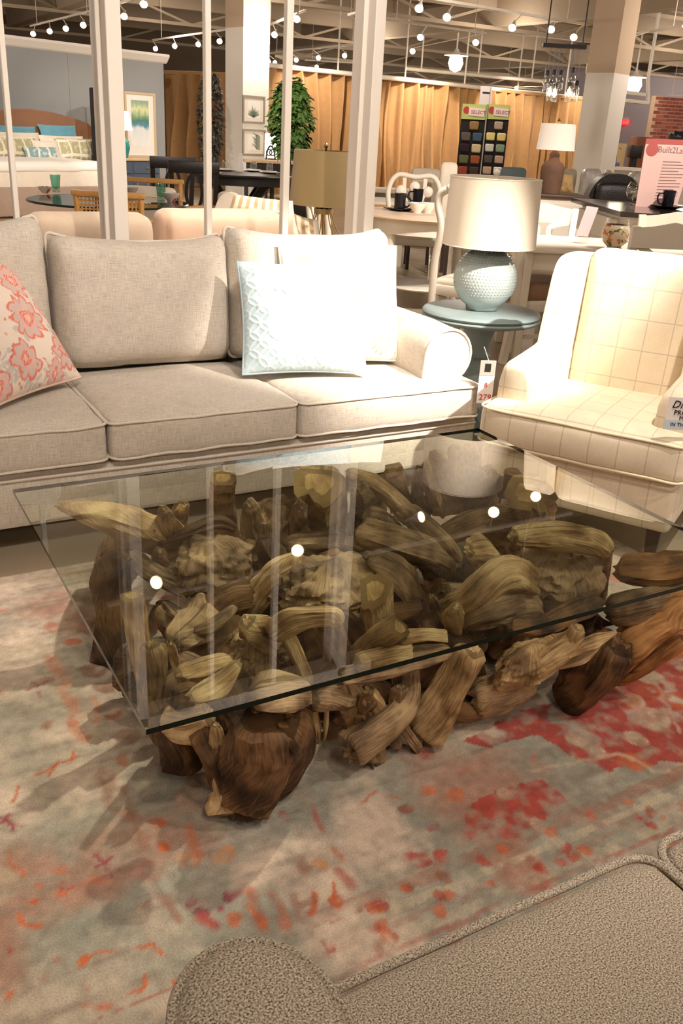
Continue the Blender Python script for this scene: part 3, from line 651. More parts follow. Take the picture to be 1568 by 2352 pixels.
# ================================================================== rug: pattern woven into the pile
RX0, RX1, RY0, RY1 = -1.35, 2.42, 0.02, 2.69
NXR, NYR = 680, 480
def rug():
    xs = np.linspace(RX0, RX1, NXR); ys = np.linspace(RY0, RY1, NYR); Xg, Yg = np.meshgrid(xs, ys); shp = Xg.shape
    C = np.tile(np.array(srgb(184, 166, 146)[:3]), shp+(1,))
    n1, n2, n3 = fbm(shp, 95, 1), fbm(shp, 36, 2, 5), fbm(shp, 11, 3, 3)
    streak = np.repeat(fbm((NYR, NXR//8+1), 4, 8, 3), 8, axis=1)[:, :NXR]
    C = lerpc(C, (148, 144, 128), (n1-0.49)*6); C = lerpc(C, (202, 182, 160), (n2-0.53)*6); C = lerpc(C, (164, 128, 108), (0.46-n2)*6)
    C = lerpc(C, (136, 122, 106), (streak-0.52)*1.8)
    WX = Xg+(n3-0.5)*0.035+(n2-0.5)*0.03; WY = Yg+(fbm(shp, 11, 13, 3)-0.5)*0.035+(fbm(shp, 30, 14)-0.5)*0.03
    RED, ORG, PNK, CRM, SAGE, RUST = (164, 62, 50), (190, 96, 54), (146, 72, 78), (190, 172, 144), (138, 138, 120), (146, 94, 72)
    wear = np.clip((fbm(shp, 6, 21, 3)-0.24)*3.4, 0.0, 1)
    def blob(px, py, rpx, col, k=0.9, asp=1.0):
        nonlocal C
        p = at(px, py, Z=0.008); r = rpx*depth(p)/F_PX; d = np.hypot((WX-p.x)/asp, WY-p.y)/r; C = lerpc(C, col, np.clip((1.15-d)*5, 0, 1)*k*wear)
    def stroke(P, wpx, col, k=0.9):
        nonlocal C
        Q = [at(px, py, Z=0.008) for px, py in P]; dmin = np.full(shp, 9.0)
        for a, b in zip(Q[:-1], Q[1:]):
            ab = (b-a).xy; l2 = ab.length_squared; t = np.clip(((WX-a.x)*ab.x+(WY-a.y)*ab.y)/l2, 0, 1); dmin = np.minimum(dmin, np.hypot(WX-a.x-t*ab.x, WY-a.y-t*ab.y))
        r = wpx*depth(Q[0])/F_PX/2; C = lerpc(C, col, np.clip(1.6-dmin/r, 0, 1)*k*wear)
    def poly(P, col, k=0.9, soft=0.012):
        nonlocal C
        Q = [at(px, py, Z=0.008) for px, py in P]; ins = np.zeros(shp, bool); n = len(Q)
        for i in range(n):
            a, b = Q[i], Q[(i+1) % n]; cond = ((a.y > WY) != (b.y > WY)); xi = (b.x-a.x)*(WY-a.y)/((b.y-a.y) or 1e-9)+a.x; ins ^= cond & (WX < xi)
        C = lerpc(C, col, ins*k*wear)
    # big faded red field to the right, and rust zones beneath the table
    poly([(1330, 1560), (1420, 1480), (1568, 1400), (1700, 1500), (1700, 1720), (1568, 1745), (1400, 1770), (1335, 1750), (1250, 1690), (1130, 1720), (1060, 1700), (1180, 1640), (1290, 1610)], RED, 0.92)
    poly([(1050, 1905), (1060, 1850), (1130, 1820), (1240, 1795), (1285, 1830), (1265, 1880), (1180, 1930), (1080, 1935)], RED, 0.9)
    for px, py, r, c in ((1492, 1652, 48, CRM), (1455, 1608, 26, CRM), (1337, 1695, 34, CRM), (1497, 1558, 30, CRM), (1375, 1727, 20, CRM), (1150, 1828, 20, CRM), (1462, 1700, 24, CRM), (1540, 1500, 30, ORG), (1455, 1755, 30, ORG), (1240, 1900, 18, CRM), (1550, 1610, 26, ORG)): blob(px, py, r, c, 0.85)
    for P, c, w in (([(1480, 1510), (1568, 1690)], CRM, 8), ([(1210, 1772), (1330, 1750), (1420, 1735), (1500, 1780), (1568, 1755)], CRM, 12), ([(1030, 1640), (1080, 1690)], CRM, 6)): stroke(P, w, c, 0.7)
    # guard stripes of the border, running along the rug
    a0, b0 = at(940, 1998, Z=0.008), at(1568, 1796, Z=0.008); yb = (a0.y+b0.y)/2; band = (RX1-0.0)
    for off, w, col, k in ((0.0, 0.016, RUST, 0.55), (-0.045, 0.010, CRM, 0.6), (-0.075, 0.008, RUST, 0.4), (-0.105, 0.012, CRM, 0.5), (-0.125, 0.006, RED, 0.5), (-0.30, 0.008, RED, 0.45)):
        m = np.abs(Yg+(n3-0.5)*0.02-(yb+off)) < w; fade = np.clip((Xg-0.25)*1.6, 0.05, 1); C = lerpc(C, col, m*k*wear*fade)
    rng = random.Random(5)
    for k in range(70):
        x = rng.uniform(0.5, RX1); yy = yb+rng.choice((-0.02, -0.062, -0.09)); r = rng.uniform(0.008, 0.015); d = np.hypot(WX-x, WY-yy)/r; C = lerpc(C, rng.choice((RED, RUST, RED, ORG)), np.clip((1.2-d)*4, 0, 1)*0.75*wear)
    for k in range(46):
        x = rng.uniform(0.3, RX1); yy = yb-rng.uniform(0.15, 0.27); r = rng.uniform(0.012, 0.03); d = np.hypot((WX-x)/1.5, WY-yy)/r; C = lerpc(C, rng.choice((RED, RUST, ORG, PNK)), np.clip((1.2-d)*4, 0, 1)*0.7*wear)
    # loose marks on the left and centre field
    stroke([(80, 1776), (130, 1758), (181, 1738)], 8, ORG); stroke([(160, 1752), (172, 1728)], 8, ORG); stroke([(120, 1776), (126, 1752)], 8, ORG)
    for cx, cy, s in ((89, 1581, 20), (238, 1980, 30), (20, 1888, 24)):
        for a in range(5): stroke([(cx, cy-s*0.2), (cx+s*math.cos(a*1.26+0.3), cy+s*0.8*math.sin(a*1.26+0.3))], 9, PNK, 0.95)
    stroke([(49, 1800), (40, 1845)], 9, ORG); stroke([(20, 1960), (26, 1985), (55, 1995), (50, 2015)], 8, ORG)
    blob(80, 2043, 12, ORG); blob(140, 2042, 16, RED); blob(134, 2066, 10, ORG); blob(76, 2084, 9, ORG); stroke([(45, 2112), (57, 2130), (88, 2138)], 11, ORG)
    stroke([(195, 2207), (230, 2192), (258, 2178), (290, 2165), (321, 2160), (350, 2168), (382, 2187)], 7, ORG); blob(192, 2208, 13, ORG); blob(129, 2200, 8, ORG); blob(95, 2242, 13, ORG); blob(26, 2276, 12, ORG); blob(196, 2268, 15, ORG)
    stroke([(281, 2288), (310, 2282), (328, 2268), (334, 2230)], 8, ORG); stroke([(170, 2320), (212, 2322), (250, 2310)], 16, ORG); blob(412, 2248, 10, ORG); blob(5, 2190, 10, RED)
    stroke([(240, 1775), (262, 1850), (285, 1880)], 34, RUST, 0.55); stroke([(285, 1810), (300, 1860), (330, 1930)], 26, RUST, 0.6); blob(356, 1893, 17, ORG); blob(381, 1942, 16, ORG); blob(391, 1980, 12, RUST); stroke([(420, 1890), (455, 1960)], 20, ORG, 0.55)
    blob(425, 1975, 28, (204, 134, 72), 0.75); stroke([(335, 1990), (350, 2060)], 38, RUST, 0.6); stroke([(385, 2060), (412, 2110)], 20, RUST, 0.6); blob(512, 1970, 24, (204, 134, 72), 0.6)
    blob(445, 2072, 13, PNK); blob(470, 2094, 16, PNK); blob(514, 2083, 12, PNK); blob(540, 2052, 16, PNK); stroke([(465, 2108), (485, 2130)], 26, RED, 0.8); blob(545, 2110, 20, ORG, 0.7)
    stroke([(560, 2040), (590, 2090), (612, 2132)], 22, ORG, 0.85); stroke([(630, 2060), (660, 2125)], 20, ORG, 0.55); stroke([(680, 2050), (690, 2110)], 20, RUST, 0.5); stroke([(735, 2052), (728, 2080), (716, 2098)], 13, ORG); blob(781, 2066, 17, ORG); stroke([(775, 2030), (778, 2060)], 8, ORG)
    stroke([(785, 1995), (815, 2035)], 24, RED, 0.6); stroke([(670, 1960), (700, 2000)], 22, RUST, 0.6); blob(735, 1985, 20, (204, 134, 72), 0.6)
    stroke([(212, 2352), (450, 2235), (700, 2130), (900, 2065)], 4, RED, 0.6)
    stroke([(650, 1870), (680, 1910)], 16, RED, 0.7); stroke([(720, 1850), (745, 1895)], 12, RED, 0.6); stroke([(830, 1840), (870, 1815), (930, 1830)], 8, ORG, 0.7); blob(930, 1855, 16, RUST); blob(975, 1810, 18, ORG, 0.8); blob(1035, 1830, 20, ORG, 0.8); blob(1000, 1895, 18, PNK, 0.8); blob(965, 1975, 26, RED, 0.85); blob(1010, 1962, 18, RED, 0.85); blob(980, 1735, 18, RED, 0.7)
    for px, py, r, k in ((200, 1440, 26, 0.6), (170, 1470, 16, 0.7), (230, 1500, 24, 0.6), (215, 1540, 28, 0.6), (245, 1575, 22, 0.6), (120, 1440, 20, 0.5), (15, 1395, 10, 0.8), (265, 1640, 18, 0.6), (300, 1690, 30, 0.5), (285, 1745, 18, 0.5), (5, 1585, 8, 0.8), (170, 1660, 14, 0.6), (205, 1690, 16, 0.6)): blob(px, py, r, RUST if r > 20 else ORG, k)
    stroke([(115, 1510), (150, 1570), (165, 1640), (195, 1700)], 26, (206, 132, 98), 0.6); stroke([(210, 1600), (230, 1650)], 16, (206, 120, 80), 0.6)
    for k in range(150):    # small hooks, dashes and leaves all over the field
        x, yy = rng.uniform(RX0, 1.3), rng.uniform(0.55, RY1); a = rng.choice((0.0, PI/2, 0.5, 2.2))+rng.uniform(-.3, .3); ln = rng.uniform(0.015, 0.05); w = rng.uniform(0.004, 0.010); col = rng.choice((ORG, RUST, RUST, PNK, SAGE, SAGE, CRM)); kk = rng.uniform(0.3, 0.7)
        t = np.clip((WX-x)*math.cos(a)+(WY-yy)*math.sin(a), 0, ln); d = np.hypot(WX-x-t*math.cos(a), WY-yy-t*math.sin(a)); C = lerpc(C, col, np.clip(1.6-d/w, 0, 1)*kk*wear)
    fine = fbm(shp, 3, 33, 2); C *= (0.76+0.48*fine)[..., None]
    for k in range(60):     # faint motifs over the part hidden below and around the table
        x, yy = rng.uniform(RX0, RX1), rng.uniform(1.25, RY1); r = rng.uniform(0.02, 0.06); d = np.hypot(WX-x, WY-yy)/r; C = lerpc(C, rng.choice((RUST, ORG, RED, SAGE, CRM)), np.clip((1.1-d)*4, 0, 1)*0.5*wear)
    Z = 0.008+(n3-0.5)*0.0016
    V = np.stack([Xg, Yg, Z], -1).reshape(-1, 3); idx = np.arange(NXR*NYR).reshape(shp)
    F = np.stack([idx[:-1, :-1], idx[:-1, 1:], idx[1:, 1:], idx[1:, :-1]], -1).reshape(-1, 4)
    V = [tuple(v) for v in V]; F = [tuple(int(i) for i in f) for f in F]; base = len(V)
    rim = [int(i) for i in list(idx[0, :])+list(idx[1:, -1])+list(idx[-1, -2::-1])+list(idx[-2:0:-1, 0])]
    V += [(V[i][0], V[i][1], 0.0) for i in rim]; m = len(rim)
    F += [(rim[i], base+i, base+(i+1) % m, rim[(i+1) % m]) for i in range(m)]
    cols = np.concatenate([C.reshape(-1, 3), np.ones((NXR*NYR, 1))], 1); cols = np.concatenate([cols, np.tile(np.array([srgb(150, 120, 96)]), (m, 1))], 0)
    o = mesh('area_rug', (V, F), vcol('woven rug pile', bump=0.6, bump_scale=260, var=0.16, bump_dist=0.004), uv=False, smooth=180, colors=cols)
    tag(o, 'faded sage and coral oriental area rug under the coffee table', 'rug')
rug()

# ================================================================== driftwood coffee table
def wood(name, dark, mid, pale, grain=1.0):
    m = bpy.data.materials.new(name); m.use_nodes = True; N, L = nt(m); b = N['Principled BSDF']
    uv = N.new('ShaderNodeUVMap'); mp = N.new('ShaderNodeMapping'); mp.inputs['Scale'].default_value = (170*grain, 16, 1); L.new(uv.outputs[0], mp.inputs[0])
    n = N.new('ShaderNodeTexNoise'); n.inputs['Scale'].default_value = 1; n.inputs['Detail'].default_value = 5; n.inputs['Distortion'].default_value = 0.6; L.new(mp.outputs[0], n.inputs[0])
    tc = N.new('ShaderNodeTexCoord'); n2 = N.new('ShaderNodeTexNoise'); n2.inputs['Scale'].default_value = 11; n2.inputs['Detail'].default_value = 4; L.new(tc.outputs['Object'], n2.inputs[0])
    s = mathn(N, L, 'MULTIPLY', n.outputs[0], 0.46); s = mathn(N, L, 'MULTIPLY_ADD', n2.outputs[0], 1.0, s); s = mathn(N, L, 'SUBTRACT', s, 0.22)
    oi = N.new('ShaderNodeObjectInfo'); k = mathn(N, L, 'MULTIPLY_ADD', oi.outputs['Random'], 0.14, -0.07); s = mathn(N, L, 'ADD', s, k)
    r = ramp(N, [(0.30, srgb(*dark)), (0.47, srgb(*mid)), (0.64, srgb(*pale)), (0.80, tuple(min(1, c*1.15) for c in srgb(*pale)[:3])+(1,))]); L.new(s, r.inputs[0]); L.new(r.outputs[0], b.inputs['Base Color'])
    b.inputs['Roughness'].default_value = 0.62; b.inputs['Specular IOR Level'].default_value = 0.3
    bp = N.new('ShaderNodeBump'); bp.inputs['Strength'].default_value = 0.8; bp.inputs['Distance'].default_value = 0.005; L.new(n.outputs[0], bp.inputs['Height']); L.new(bp.outputs[0], b.inputs['Normal']); return m
w_pale = wood('pale driftwood', (112, 84, 54), (178, 142, 98), (220, 188, 140))
w_mid = wood('grey-brown driftwood', (72, 54, 38), (132, 104, 76), (182, 150, 112))
w_dark = wood('dark root wood', (36, 24, 15), (76, 52, 32), (128, 92, 58))
w_org = wood('smooth teak', (92, 56, 28), (148, 98, 54), (184, 132, 80), 0.6)
w_end = wood('cut end grain', (120, 90, 52), (170, 134, 84), (200, 164, 108), 0.4)
CT = thing('coffee_table', 'driftwood root coffee table with a rectangular glass top on the rug', 'coffee table', (1.10, 1.74, 0))
TB = Vector((1.10, 1.74, 0))
m_gl_top = thin_glass('glass upper face', (0.78, 0.825, 0.765), 0.085); m_gl_bot = clear('glass lower face', (0.97, 0.985, 0.96))
m_gl_edge = mat('green glass edge', (16, 26, 18), 0.08, spec=0.6)
gx0, gx1, gy0, gy1, gz0, gz1 = 0.342, 1.853, 1.176, 2.297, 0.4415, 0.452
V, F = box(gx0, gx1, gy0, gy1, gz0, gz1)
gt = mesh('glass_top', xf((V, F), -TB), m_gl_top, CT, smooth=0, mats=[m_gl_top, m_gl_bot, m_gl_edge], fmat=[1, 0, 2, 2, 2, 2]); gt['label'] = 'rectangular clear glass top with dark green edge'
sc = at(1098, 998, Z=0.4525)-TB
mesh('sticker', xf(lathe([(0, 0), (0.0155, 0), (0.0155, 0.0008), (0, 0.0008)], 24), sc), mat('grey sticker', (92, 82, 72), 0.5), CT)

_wi = 0
def resample(P, R, step=0.009):
    P = [Vector(p) for p in P]; Q = spline(P, 10); m = len(P); rr = []
    for i in range(len(Q)):
        t = i/10; k = min(int(t), m-2); f = t-k; f = f*f*(3-2*f); rr.append(R[k]*(1-f)+R[k+1]*f)
    S = [0]
    for a, b in zip(Q[:-1], Q[1:]): S.append(S[-1]+(b-a).length)
    n = max(6, int(S[-1]/step)); T = np.linspace(0, S[-1], n+1); out = [Vector([np.interp(t, S, [q[c] for q in Q]) for c in range(3)]) for t in T]
    return out, list(np.interp(T, S, rr)), list(T)
def root(P, R, seed=None, m=None, flat=1.0, rough=0.22, lobes=0.16, ridge=0.13, seg=36, cut=(0, 0), name='driftwood_piece', px=True, floor=False, tw=0.0):
    """one length of root: P = (px, py, height) or room points, R in pixels or metres"""
    global _wi
    _wi += 1; seed = seed if seed is not None else _wi*1.37
    if px:
        W = [at(a, b, Z=z) for a, b, z in P]; R = [r*depth(w)/F_PX for r, w in zip(R, W)]; P = W
    rg_ = random.Random(int(seed*1000)); facets = [(rg_.uniform(0, 2*PI), rg_.uniform(0.62, 0.95), rg_.uniform(-1.2, 1.2)) for _ in range(4)]
    P, R, S = resample(P, R); Pp, T, U = frames(P); nr = len(P); V, UV, F, FM = [], [], [], []
    for i in range(nr):
        w = T[i].cross(U[i]); fr = i/(nr-1)
        e0 = min(1, fr*nr/2+0.80) if not cut[0] else 1; e1 = min(1, (1-fr)*nr/2+0.80) if not cut[1] else 1
        for k in range(seg):
            a = 2*PI*k/seg; ca, sa = math.cos(a+tw*fr), math.sin(a+tw*fr)
            q = 1+lobes*(math.cos(2*a+seed)*0.6+math.cos(3*a+seed*2.3+fr*2)*0.6+math.cos(5*a+seed*1.7-fr*3)*0.35)
            q += rough*noise.noise(Vector((ca*1.1+seed, sa*1.1, S[i]*9)))+ridge*(0.30-abs(noise.noise(Vector((ca*2.6, sa*2.6+seed, S[i]*4.5)))))*3.2+ridge*0.6*(0.3-abs(noise.noise(Vector((ca*6.5+seed, sa*6.5, S[i]*6)))))*2+rough*0.45*noise.noise(Vector((ca*2.6+seed*2, sa*2.6, S[i]*26)))
            for ph_, dj, dr in facets:      # hewn flats
                cj = math.cos(a-ph_-dr*fr)
                if cj > 0.2: q = min(q, dj/cj*(1+0.05*noise.noise(Vector((S[i]*14, ph_, seed)))))
            q += 0.035*noise.noise(Vector((ca*9, sa*9+seed, S[i]*40)))
            p = P[i]+(U[i]*ca*flat+w*sa)*R[i]*q*min(e0, e1)
            if floor: p.z = max(p.z, 0.0095)
            else: p.z = max(p.z, 0.012)
            p.z = min(p.z, 0.4405)
            V.append(tuple(p-TB)); UV.append((a*R[i], S[i]+seed))
    for i in range(nr-1):
        for k in range(seg): F.append((i*seg+k, i*seg+(k+1) % seg, (i+1)*seg+(k+1) % seg, (i+1)*seg+k)); FM.append(0)
    for end, i, d in ((0, 0, -1), (1, nr-1, 1)):
        c = len(V); cen = sum((Vector(V[i*seg+k]) for k in range(seg)), Vector())/seg; ring = []
        for k in range(seg):
            p = Vector(V[i*seg+k]).lerp(cen, 0.45)+T[i]*d*R[i]*(0.10 if cut[end] else 0.22+0.5*noise.noise(Vector((math.cos(2*PI*k/seg)*1.6+seed, math.sin(2*PI*k/seg)*1.6, 3)))); p.z = min(max(p.z, 0.010), 0.4405); V.append(tuple(p)); UV.append((p.x*1.0, p.y+p.z)); ring.append(c+k)
        p = cen+T[i]*d*R[i]*(0.12 if cut[end] else 0.05); p.z = min(max(p.z, 0.010), 0.4405); V.append(tuple(p)); UV.append((p.x, p.y+p.z)); cc = len(V)-1
        for k in range(seg):
            k2 = (k+1) % seg; a, b = i*seg+k, i*seg+k2; q = (b, a, ring[k], ring[k2]) if end == 0 else (a, b, ring[k2], ring[k]); F.append(q); FM.append(1 if cut[end] else 0)
            F.append((ring[k2], ring[k], cc) if end == 0 else (ring[k], ring[k2], cc)); FM.append(1 if cut[end] else 0)
    m = m or w_mid
    return mesh(name, (V, F), m, CT, uv=UV, smooth=55, mats=[m, w_end], fmat=FM)
def burl(px, py, z, r, sq=(1, 1, 1), seed=None, m=None, amp=0.22, fr=2.2, dirv=None):
    """lump of root burl with ridged folds; r in pixels"""
    global _wi
    _wi += 1; seed = seed or _wi*2.11; c = at(px, py, Z=z); R = r*depth(c)/F_PX
    bm = bmesh.new(); bmesh.ops.create_icosphere(bm, subdivisions=5, radius=1.0); bm.verts.index_update(); V, UV = [], []
    ax = Vector(dirv or (1, 0.3, 0.2)).normalized()
    for v in bm.verts:
        d = v.co.normalized(); e = d-ax*d.dot(ax)*0.55     # folds run along ax
        amp_ = amp*0.62; q = 1+amp*0.9*noise.noise(e*fr+Vector((seed, 0, 0)))+amp_*0.9*(0.3-abs(noise.noise(e*fr*2.1+Vector((0, seed, 0)))))*2+amp*0.25*noise.noise(d*9+Vector((seed, seed, 0)))-amp*0.5*max(0, noise.noise(d*2.7+Vector((0, 0, seed)))-0.25)*3
        p = c+Vector((d.x*sq[0], d.y*sq[1], d.z*sq[2]))*R*q; p.z = min(max(p.z, 0.0095), 0.4405); V.append(tuple(p-TB)); UV.append((math.atan2(d.y, d.x)*R, d.dot(ax)*R+seed))
    F = [tuple(v.index for v in f.verts) for f in bm.faces]; bm.free()
    return mesh('driftwood_burl', (V, F), m or w_mid, CT, uv=UV, smooth=70)

# ---- back row, left to right
root([(395, 1250, 0.20), (330, 1222, 0.33), (235, 1190, 0.40), (135, 1163, 0.425)], [46, 60, 50, 16], m=w_pale, flat=0.75, rough=0.3, cut=(1, 0))
root([(380, 1175, 0.43), (385, 1225, 0.30), (380, 1260, 0.18)], [18, 34, 40], m=w_pale, rough=0.35)
root([(250, 1290, 0.10), (265, 1260, 0.22), (330, 1215, 0.36)], [40, 34, 36], m=w_mid, rough=0.3)
root([(425, 1160, 0.40), (410, 1195, 0.26), (405, 1235, 0.12)], [14, 27, 34], m=w_pale, rough=0.4)
root([(370, 1245, 0.30), (440, 1220, 0.33), (500, 1200, 0.34), (540, 1215, 0.32)], [14, 18, 17, 10], m=w_dark)
root([(510, 1096, 0.43), (508, 1160, 0.27), (512, 1250, 0.06)], [29, 27, 36], m=w_pale, rough=0.12, lobes=0.06, cut=(1, 0))
burl(630, 1225, 0.22, 72, (0.95, 0.7, 1.15), m=w_mid, amp=0.34, fr=1.7)
root([(575, 1160, 0.36), (580, 1225, 0.22), (590, 1290, 0.08)], [20, 30, 34], m=w_mid, rough=0.3)
root([(690, 1160, 0.38), (680, 1210, 0.26), (660, 1270, 0.1)], [22, 30, 34], m=w_mid, rough=0.3)
root([(738, 1098, 0.43), (745, 1140, 0.33), (752, 1200, 0.19), (755, 1262, 0.03)], [64, 58, 46, 58], m=w_pale, rough=0.25, ridge=0.16, seg=34, cut=(1, 0))
root([(800, 1085, 0.42), (860, 1110, 0.38), (905, 1150, 0.33), (945, 1188, 0.30)], [16, 20, 21, 24], m=w_pale, rough=0.12, cut=(0, 1))
root([(820, 1120, 0.40), (835, 1160, 0.28), (830, 1210, 0.12)], [24, 38, 48], m=w_mid, rough=0.35)
root([(903, 1078, 0.42), (915, 1120, 0.30), (928, 1175, 0.14)], [20, 22, 28], m=w_pale, rough=0.1, cut=(1, 0))
root([(962, 1075, 0.41), (958, 1120, 0.30), (962, 1180, 0.14)], [11, 17, 26], m=w_mid, rough=0.4)
root([(978, 1070, 0.42), (990, 1110, 0.32), (1010, 1170, 0.16)], [14, 18, 22], m=w_pale, rough=0.4)
root([(1010, 1040, 0.43), (1005, 1090, 0.30), (1020, 1170, 0.10)], [20, 28, 38], m=w_pale, rough=0.35, flat=0.6)
root([(1045, 1025, 0.44), (1040, 1080, 0.33), (1050, 1160, 0.15)], [16, 24, 34], m=w_mid, rough=0.35)
root([(1078, 1030, 0.43), (1085, 1085, 0.30), (1085, 1170, 0.10)], [22, 26, 34], m=w_pale, rough=0.35, flat=0.6)
root([(1120, 1090, 0.36), (1110, 1130, 0.25), (1100, 1190, 0.10)], [30, 40, 46], m=w_mid, rough=0.35)
root([(1160, 1085, 0.40), (1185, 1098, 0.38), (1150, 1130, 0.28)], [12, 20, 22], m=w_dark, rough=0.3)
root([(1218, 1125, 0.42), (1222, 1160, 0.32), (1226, 1225, 0.12)], [58, 44, 36], m=w_pale, rough=0.2, ridge=0.20, seg=36, cut=(1, 0))
root([(1150, 1190, 0.22), (1160, 1215, 0.16), (1170, 1240, 0.08)], [46, 50, 48], m=w_mid, rough=0.35)
root([(1020, 1230, 0.20), (1080, 1205, 0.24), (1140, 1190, 0.26), (1195, 1190, 0.26)], [26, 30, 28, 20], m=w_mid)
# ---- middle mass
burl(480, 1300, 0.24, 92, (1.05, 0.85, 0.75), m=w_mid, amp=0.30, fr=1.9, dirv=(0.6, 0.6, -0.5))
root([(365, 1265, 0.30), (372, 1290, 0.24), (400, 1320, 0.16)], [16, 24, 24], m=w_mid, rough=0.4)
root([(300, 1275, 0.30), (360, 1320, 0.26), (430, 1350, 0.20)], [22, 24, 24], m=w_mid, rough=0.4)
root([(690, 1290, 0.33), (640, 1320, 0.30), (600, 1365, 0.24), (570, 1410, 0.16)], [24, 30, 30, 26], m=w_pale, rough=0.3)
burl(755, 1360, 0.25, 128, (1.05, 0.82, 0.62), m=w_mid, amp=0.24, fr=3.0, dirv=(1, 0.8, 0.0))
root([(850, 1280, 0.34), (900, 1320, 0.30), (950, 1390, 0.20), (990, 1450, 0.12)], [26, 40, 36, 20], m=w_mid, rough=0.3)
root([(840, 1220, 0.34), (930, 1250, 0.34), (1000, 1280, 0.28), (1010, 1340, 0.18)], [40, 48, 44, 30], m=w_mid, rough=0.3)
root([(930, 1180, 0.36), (990, 1230, 0.34), (1030, 1280, 0.26)], [28, 34, 28], m=w_mid, rough=0.35)
root([(1075, 1265, 0.40), (1110, 1275, 0.36), (1120, 1310, 0.26)], [24, 38, 36], m=w_pale, rough=0.3, lobes=0.3)
root([(1180, 1235, 0.42), (1260, 1235, 0.41), (1340, 1245, 0.40), (1395, 1268, 0.37)], [26, 38, 36, 22], m=w_pale, rough=0.22)
burl(1275, 1320, 0.26, 105, (1.1, 0.85, 0.75), m=w_mid, amp=0.26, fr=1.8)
root([(1398, 1245, 0.40), (1385, 1310, 0.26), (1375, 1370, 0.12)], [13, 17, 22], m=w_mid, rough=0.2)
root([(1010, 1420, 0.20), (1080, 1380, 0.32), (1150, 1325, 0.38), (1215, 1345, 0.32)], [30, 40, 42, 36], m=w_pale, rough=0.28)
root([(1060, 1430, 0.26), (1120, 1410, 0.30), (1195, 1390, 0.28), (1240, 1420, 0.18)], [26, 40, 40, 30], m=w_mid, rough=0.35)
root([(1050, 1395, 0.36), (1040, 1430, 0.28), (1055, 1470, 0.16)], [18, 26, 26], m=w_pale, rough=0.3)
root([(990, 1370, 0.34), (1000, 1410, 0.26), (1015, 1460, 0.14)], [12, 15, 18], m=w_mid)
root([(1170, 1440, 0.30), (1240, 1440, 0.28), (1310, 1410, 0.28), (1370, 1380, 0.26)], [18, 26, 26, 20], m=w_dark, rough=0.4)
root([(860, 1360, 0.40), (865, 1410, 0.30), (865, 1480, 0.14)], [44, 42, 46], m=w_pale, rough=0.12, lobes=0.08, cut=(1, 0))
root([(815, 1520, 0.24), (860, 1480, 0.32), (915, 1442, 0.39)], [30, 33, 31], m=w_pale, rough=0.14, lobes=0.08, cut=(0, 1))
root([(925, 1465, 0.36), (975, 1460, 0.34), (1020, 1462, 0.32)], [17, 17, 16], m=w_pale, rough=0.12, cut=(0, 1))
root([(560, 1400, 0.16), (650, 1380, 0.16), (740, 1400, 0.14)], [40, 46, 44], m=w_dark)
root([(480, 1400, 0.20), (450, 1440, 0.24), (400, 1480, 0.24)], [34, 40, 34], m=w_mid, rough=0.4)
root([(380, 1400, 0.24), (420, 1440, 0.24), (480, 1450, 0.22), (520, 1490, 0.16)], [28, 34, 30, 24], m=w_mid, rough=0.35)
root([(540, 1395, 0.30), (500, 1430, 0.28), (450, 1450, 0.26)], [10, 16, 16], m=w_mid)
# ---- left flank
root([(290, 1290, 0.30), (262, 1330, 0.22), (262, 1430, 0.10), (268, 1520, 0.02)], [34, 40, 36, 46], m=w_dark, rough=0.35)
root([(302, 1368, 0.40), (312, 1430, 0.32), (322, 1500, 0.24), (330, 1560, 0.16), (350, 1640, 0.06)], [25, 26, 24, 20, 26], m=w_pale, rough=0.2, cut=(1, 0))
root([(345, 1480, 0.28), (350, 1540, 0.20), (345, 1600, 0.10)], [26, 30, 30], m=w_mid, rough=0.4)
root([(290, 1490, 0.16), (300, 1540, 0.10), (320, 1600, 0.03)], [30, 36, 40], m=w_mid, rough=0.4)
root([(395, 1480, 0.36), (405, 1520, 0.28), (420, 1570, 0.18)], [10, 14, 18], m=w_pale)
root([(415, 1540, 0.355), (470, 1525, 0.36), (525, 1508, 0.355)], [30, 36, 18], m=w_pale, flat=0.28, rough=0.15, lobes=0.3)
root([(440, 1600, 0.34), (500, 1575, 0.35), (548, 1525, 0.39)], [30, 42, 26], m=w_pale, flat=0.6, rough=0.32)
root([(385, 1645, 0.16), (430, 1655, 0.17), (475, 1640, 0.19)], [36, 40, 40], m=w_pale, rough=0.35, ridge=0.2)
root([(430, 1600, 0.22), (420, 1640, 0.12), (430, 1690, 0.03)], [30, 36, 40], m=w_dark)
# ---- front row
root([(570, 1425, 0.40), (590, 1445, 0.36), (620, 1480, 0.28)], [26, 40, 40], m=w_pale, rough=0.35, lobes=0.3)
burl(600, 1500, 0.26, 64, (1, 0.8, 0.9), m=w_mid, amp=0.36)
root([(625, 1455, 0.37), (680, 1425, 0.41), (745, 1415, 0.42), (778, 1430, 0.40)], [26, 30, 26, 18], m=w_pale, rough=0.28)
root([(655, 1455, 0.37), (690, 1530, 0.28), (708, 1600, 0.20), (722, 1665, 0.12), (728, 1705, 0.07)], [34, 28, 22, 21, 11], m=w_pale, rough=0.22, ridge=0.22, flat=0.6)
root([(745, 1430, 0.38), (765, 1480, 0.31), (790, 1530, 0.24)], [34, 34, 28], m=w_dark, rough=0.15)
root([(600, 1630, 0.26), (590, 1700, 0.18), (575, 1780, 0.10), (555, 1850, 0.035), (548, 1872, 0.02)], [88, 92, 78, 60, 46], m=w_dark, rough=0.16, lobes=0.10, seg=40, floor=True)
root([(495, 1665, 0.22), (497, 1720, 0.15), (505, 1790, 0.08), (520, 1845, 0.035)], [14, 20, 22, 30], m=w_pale, rough=0.3)
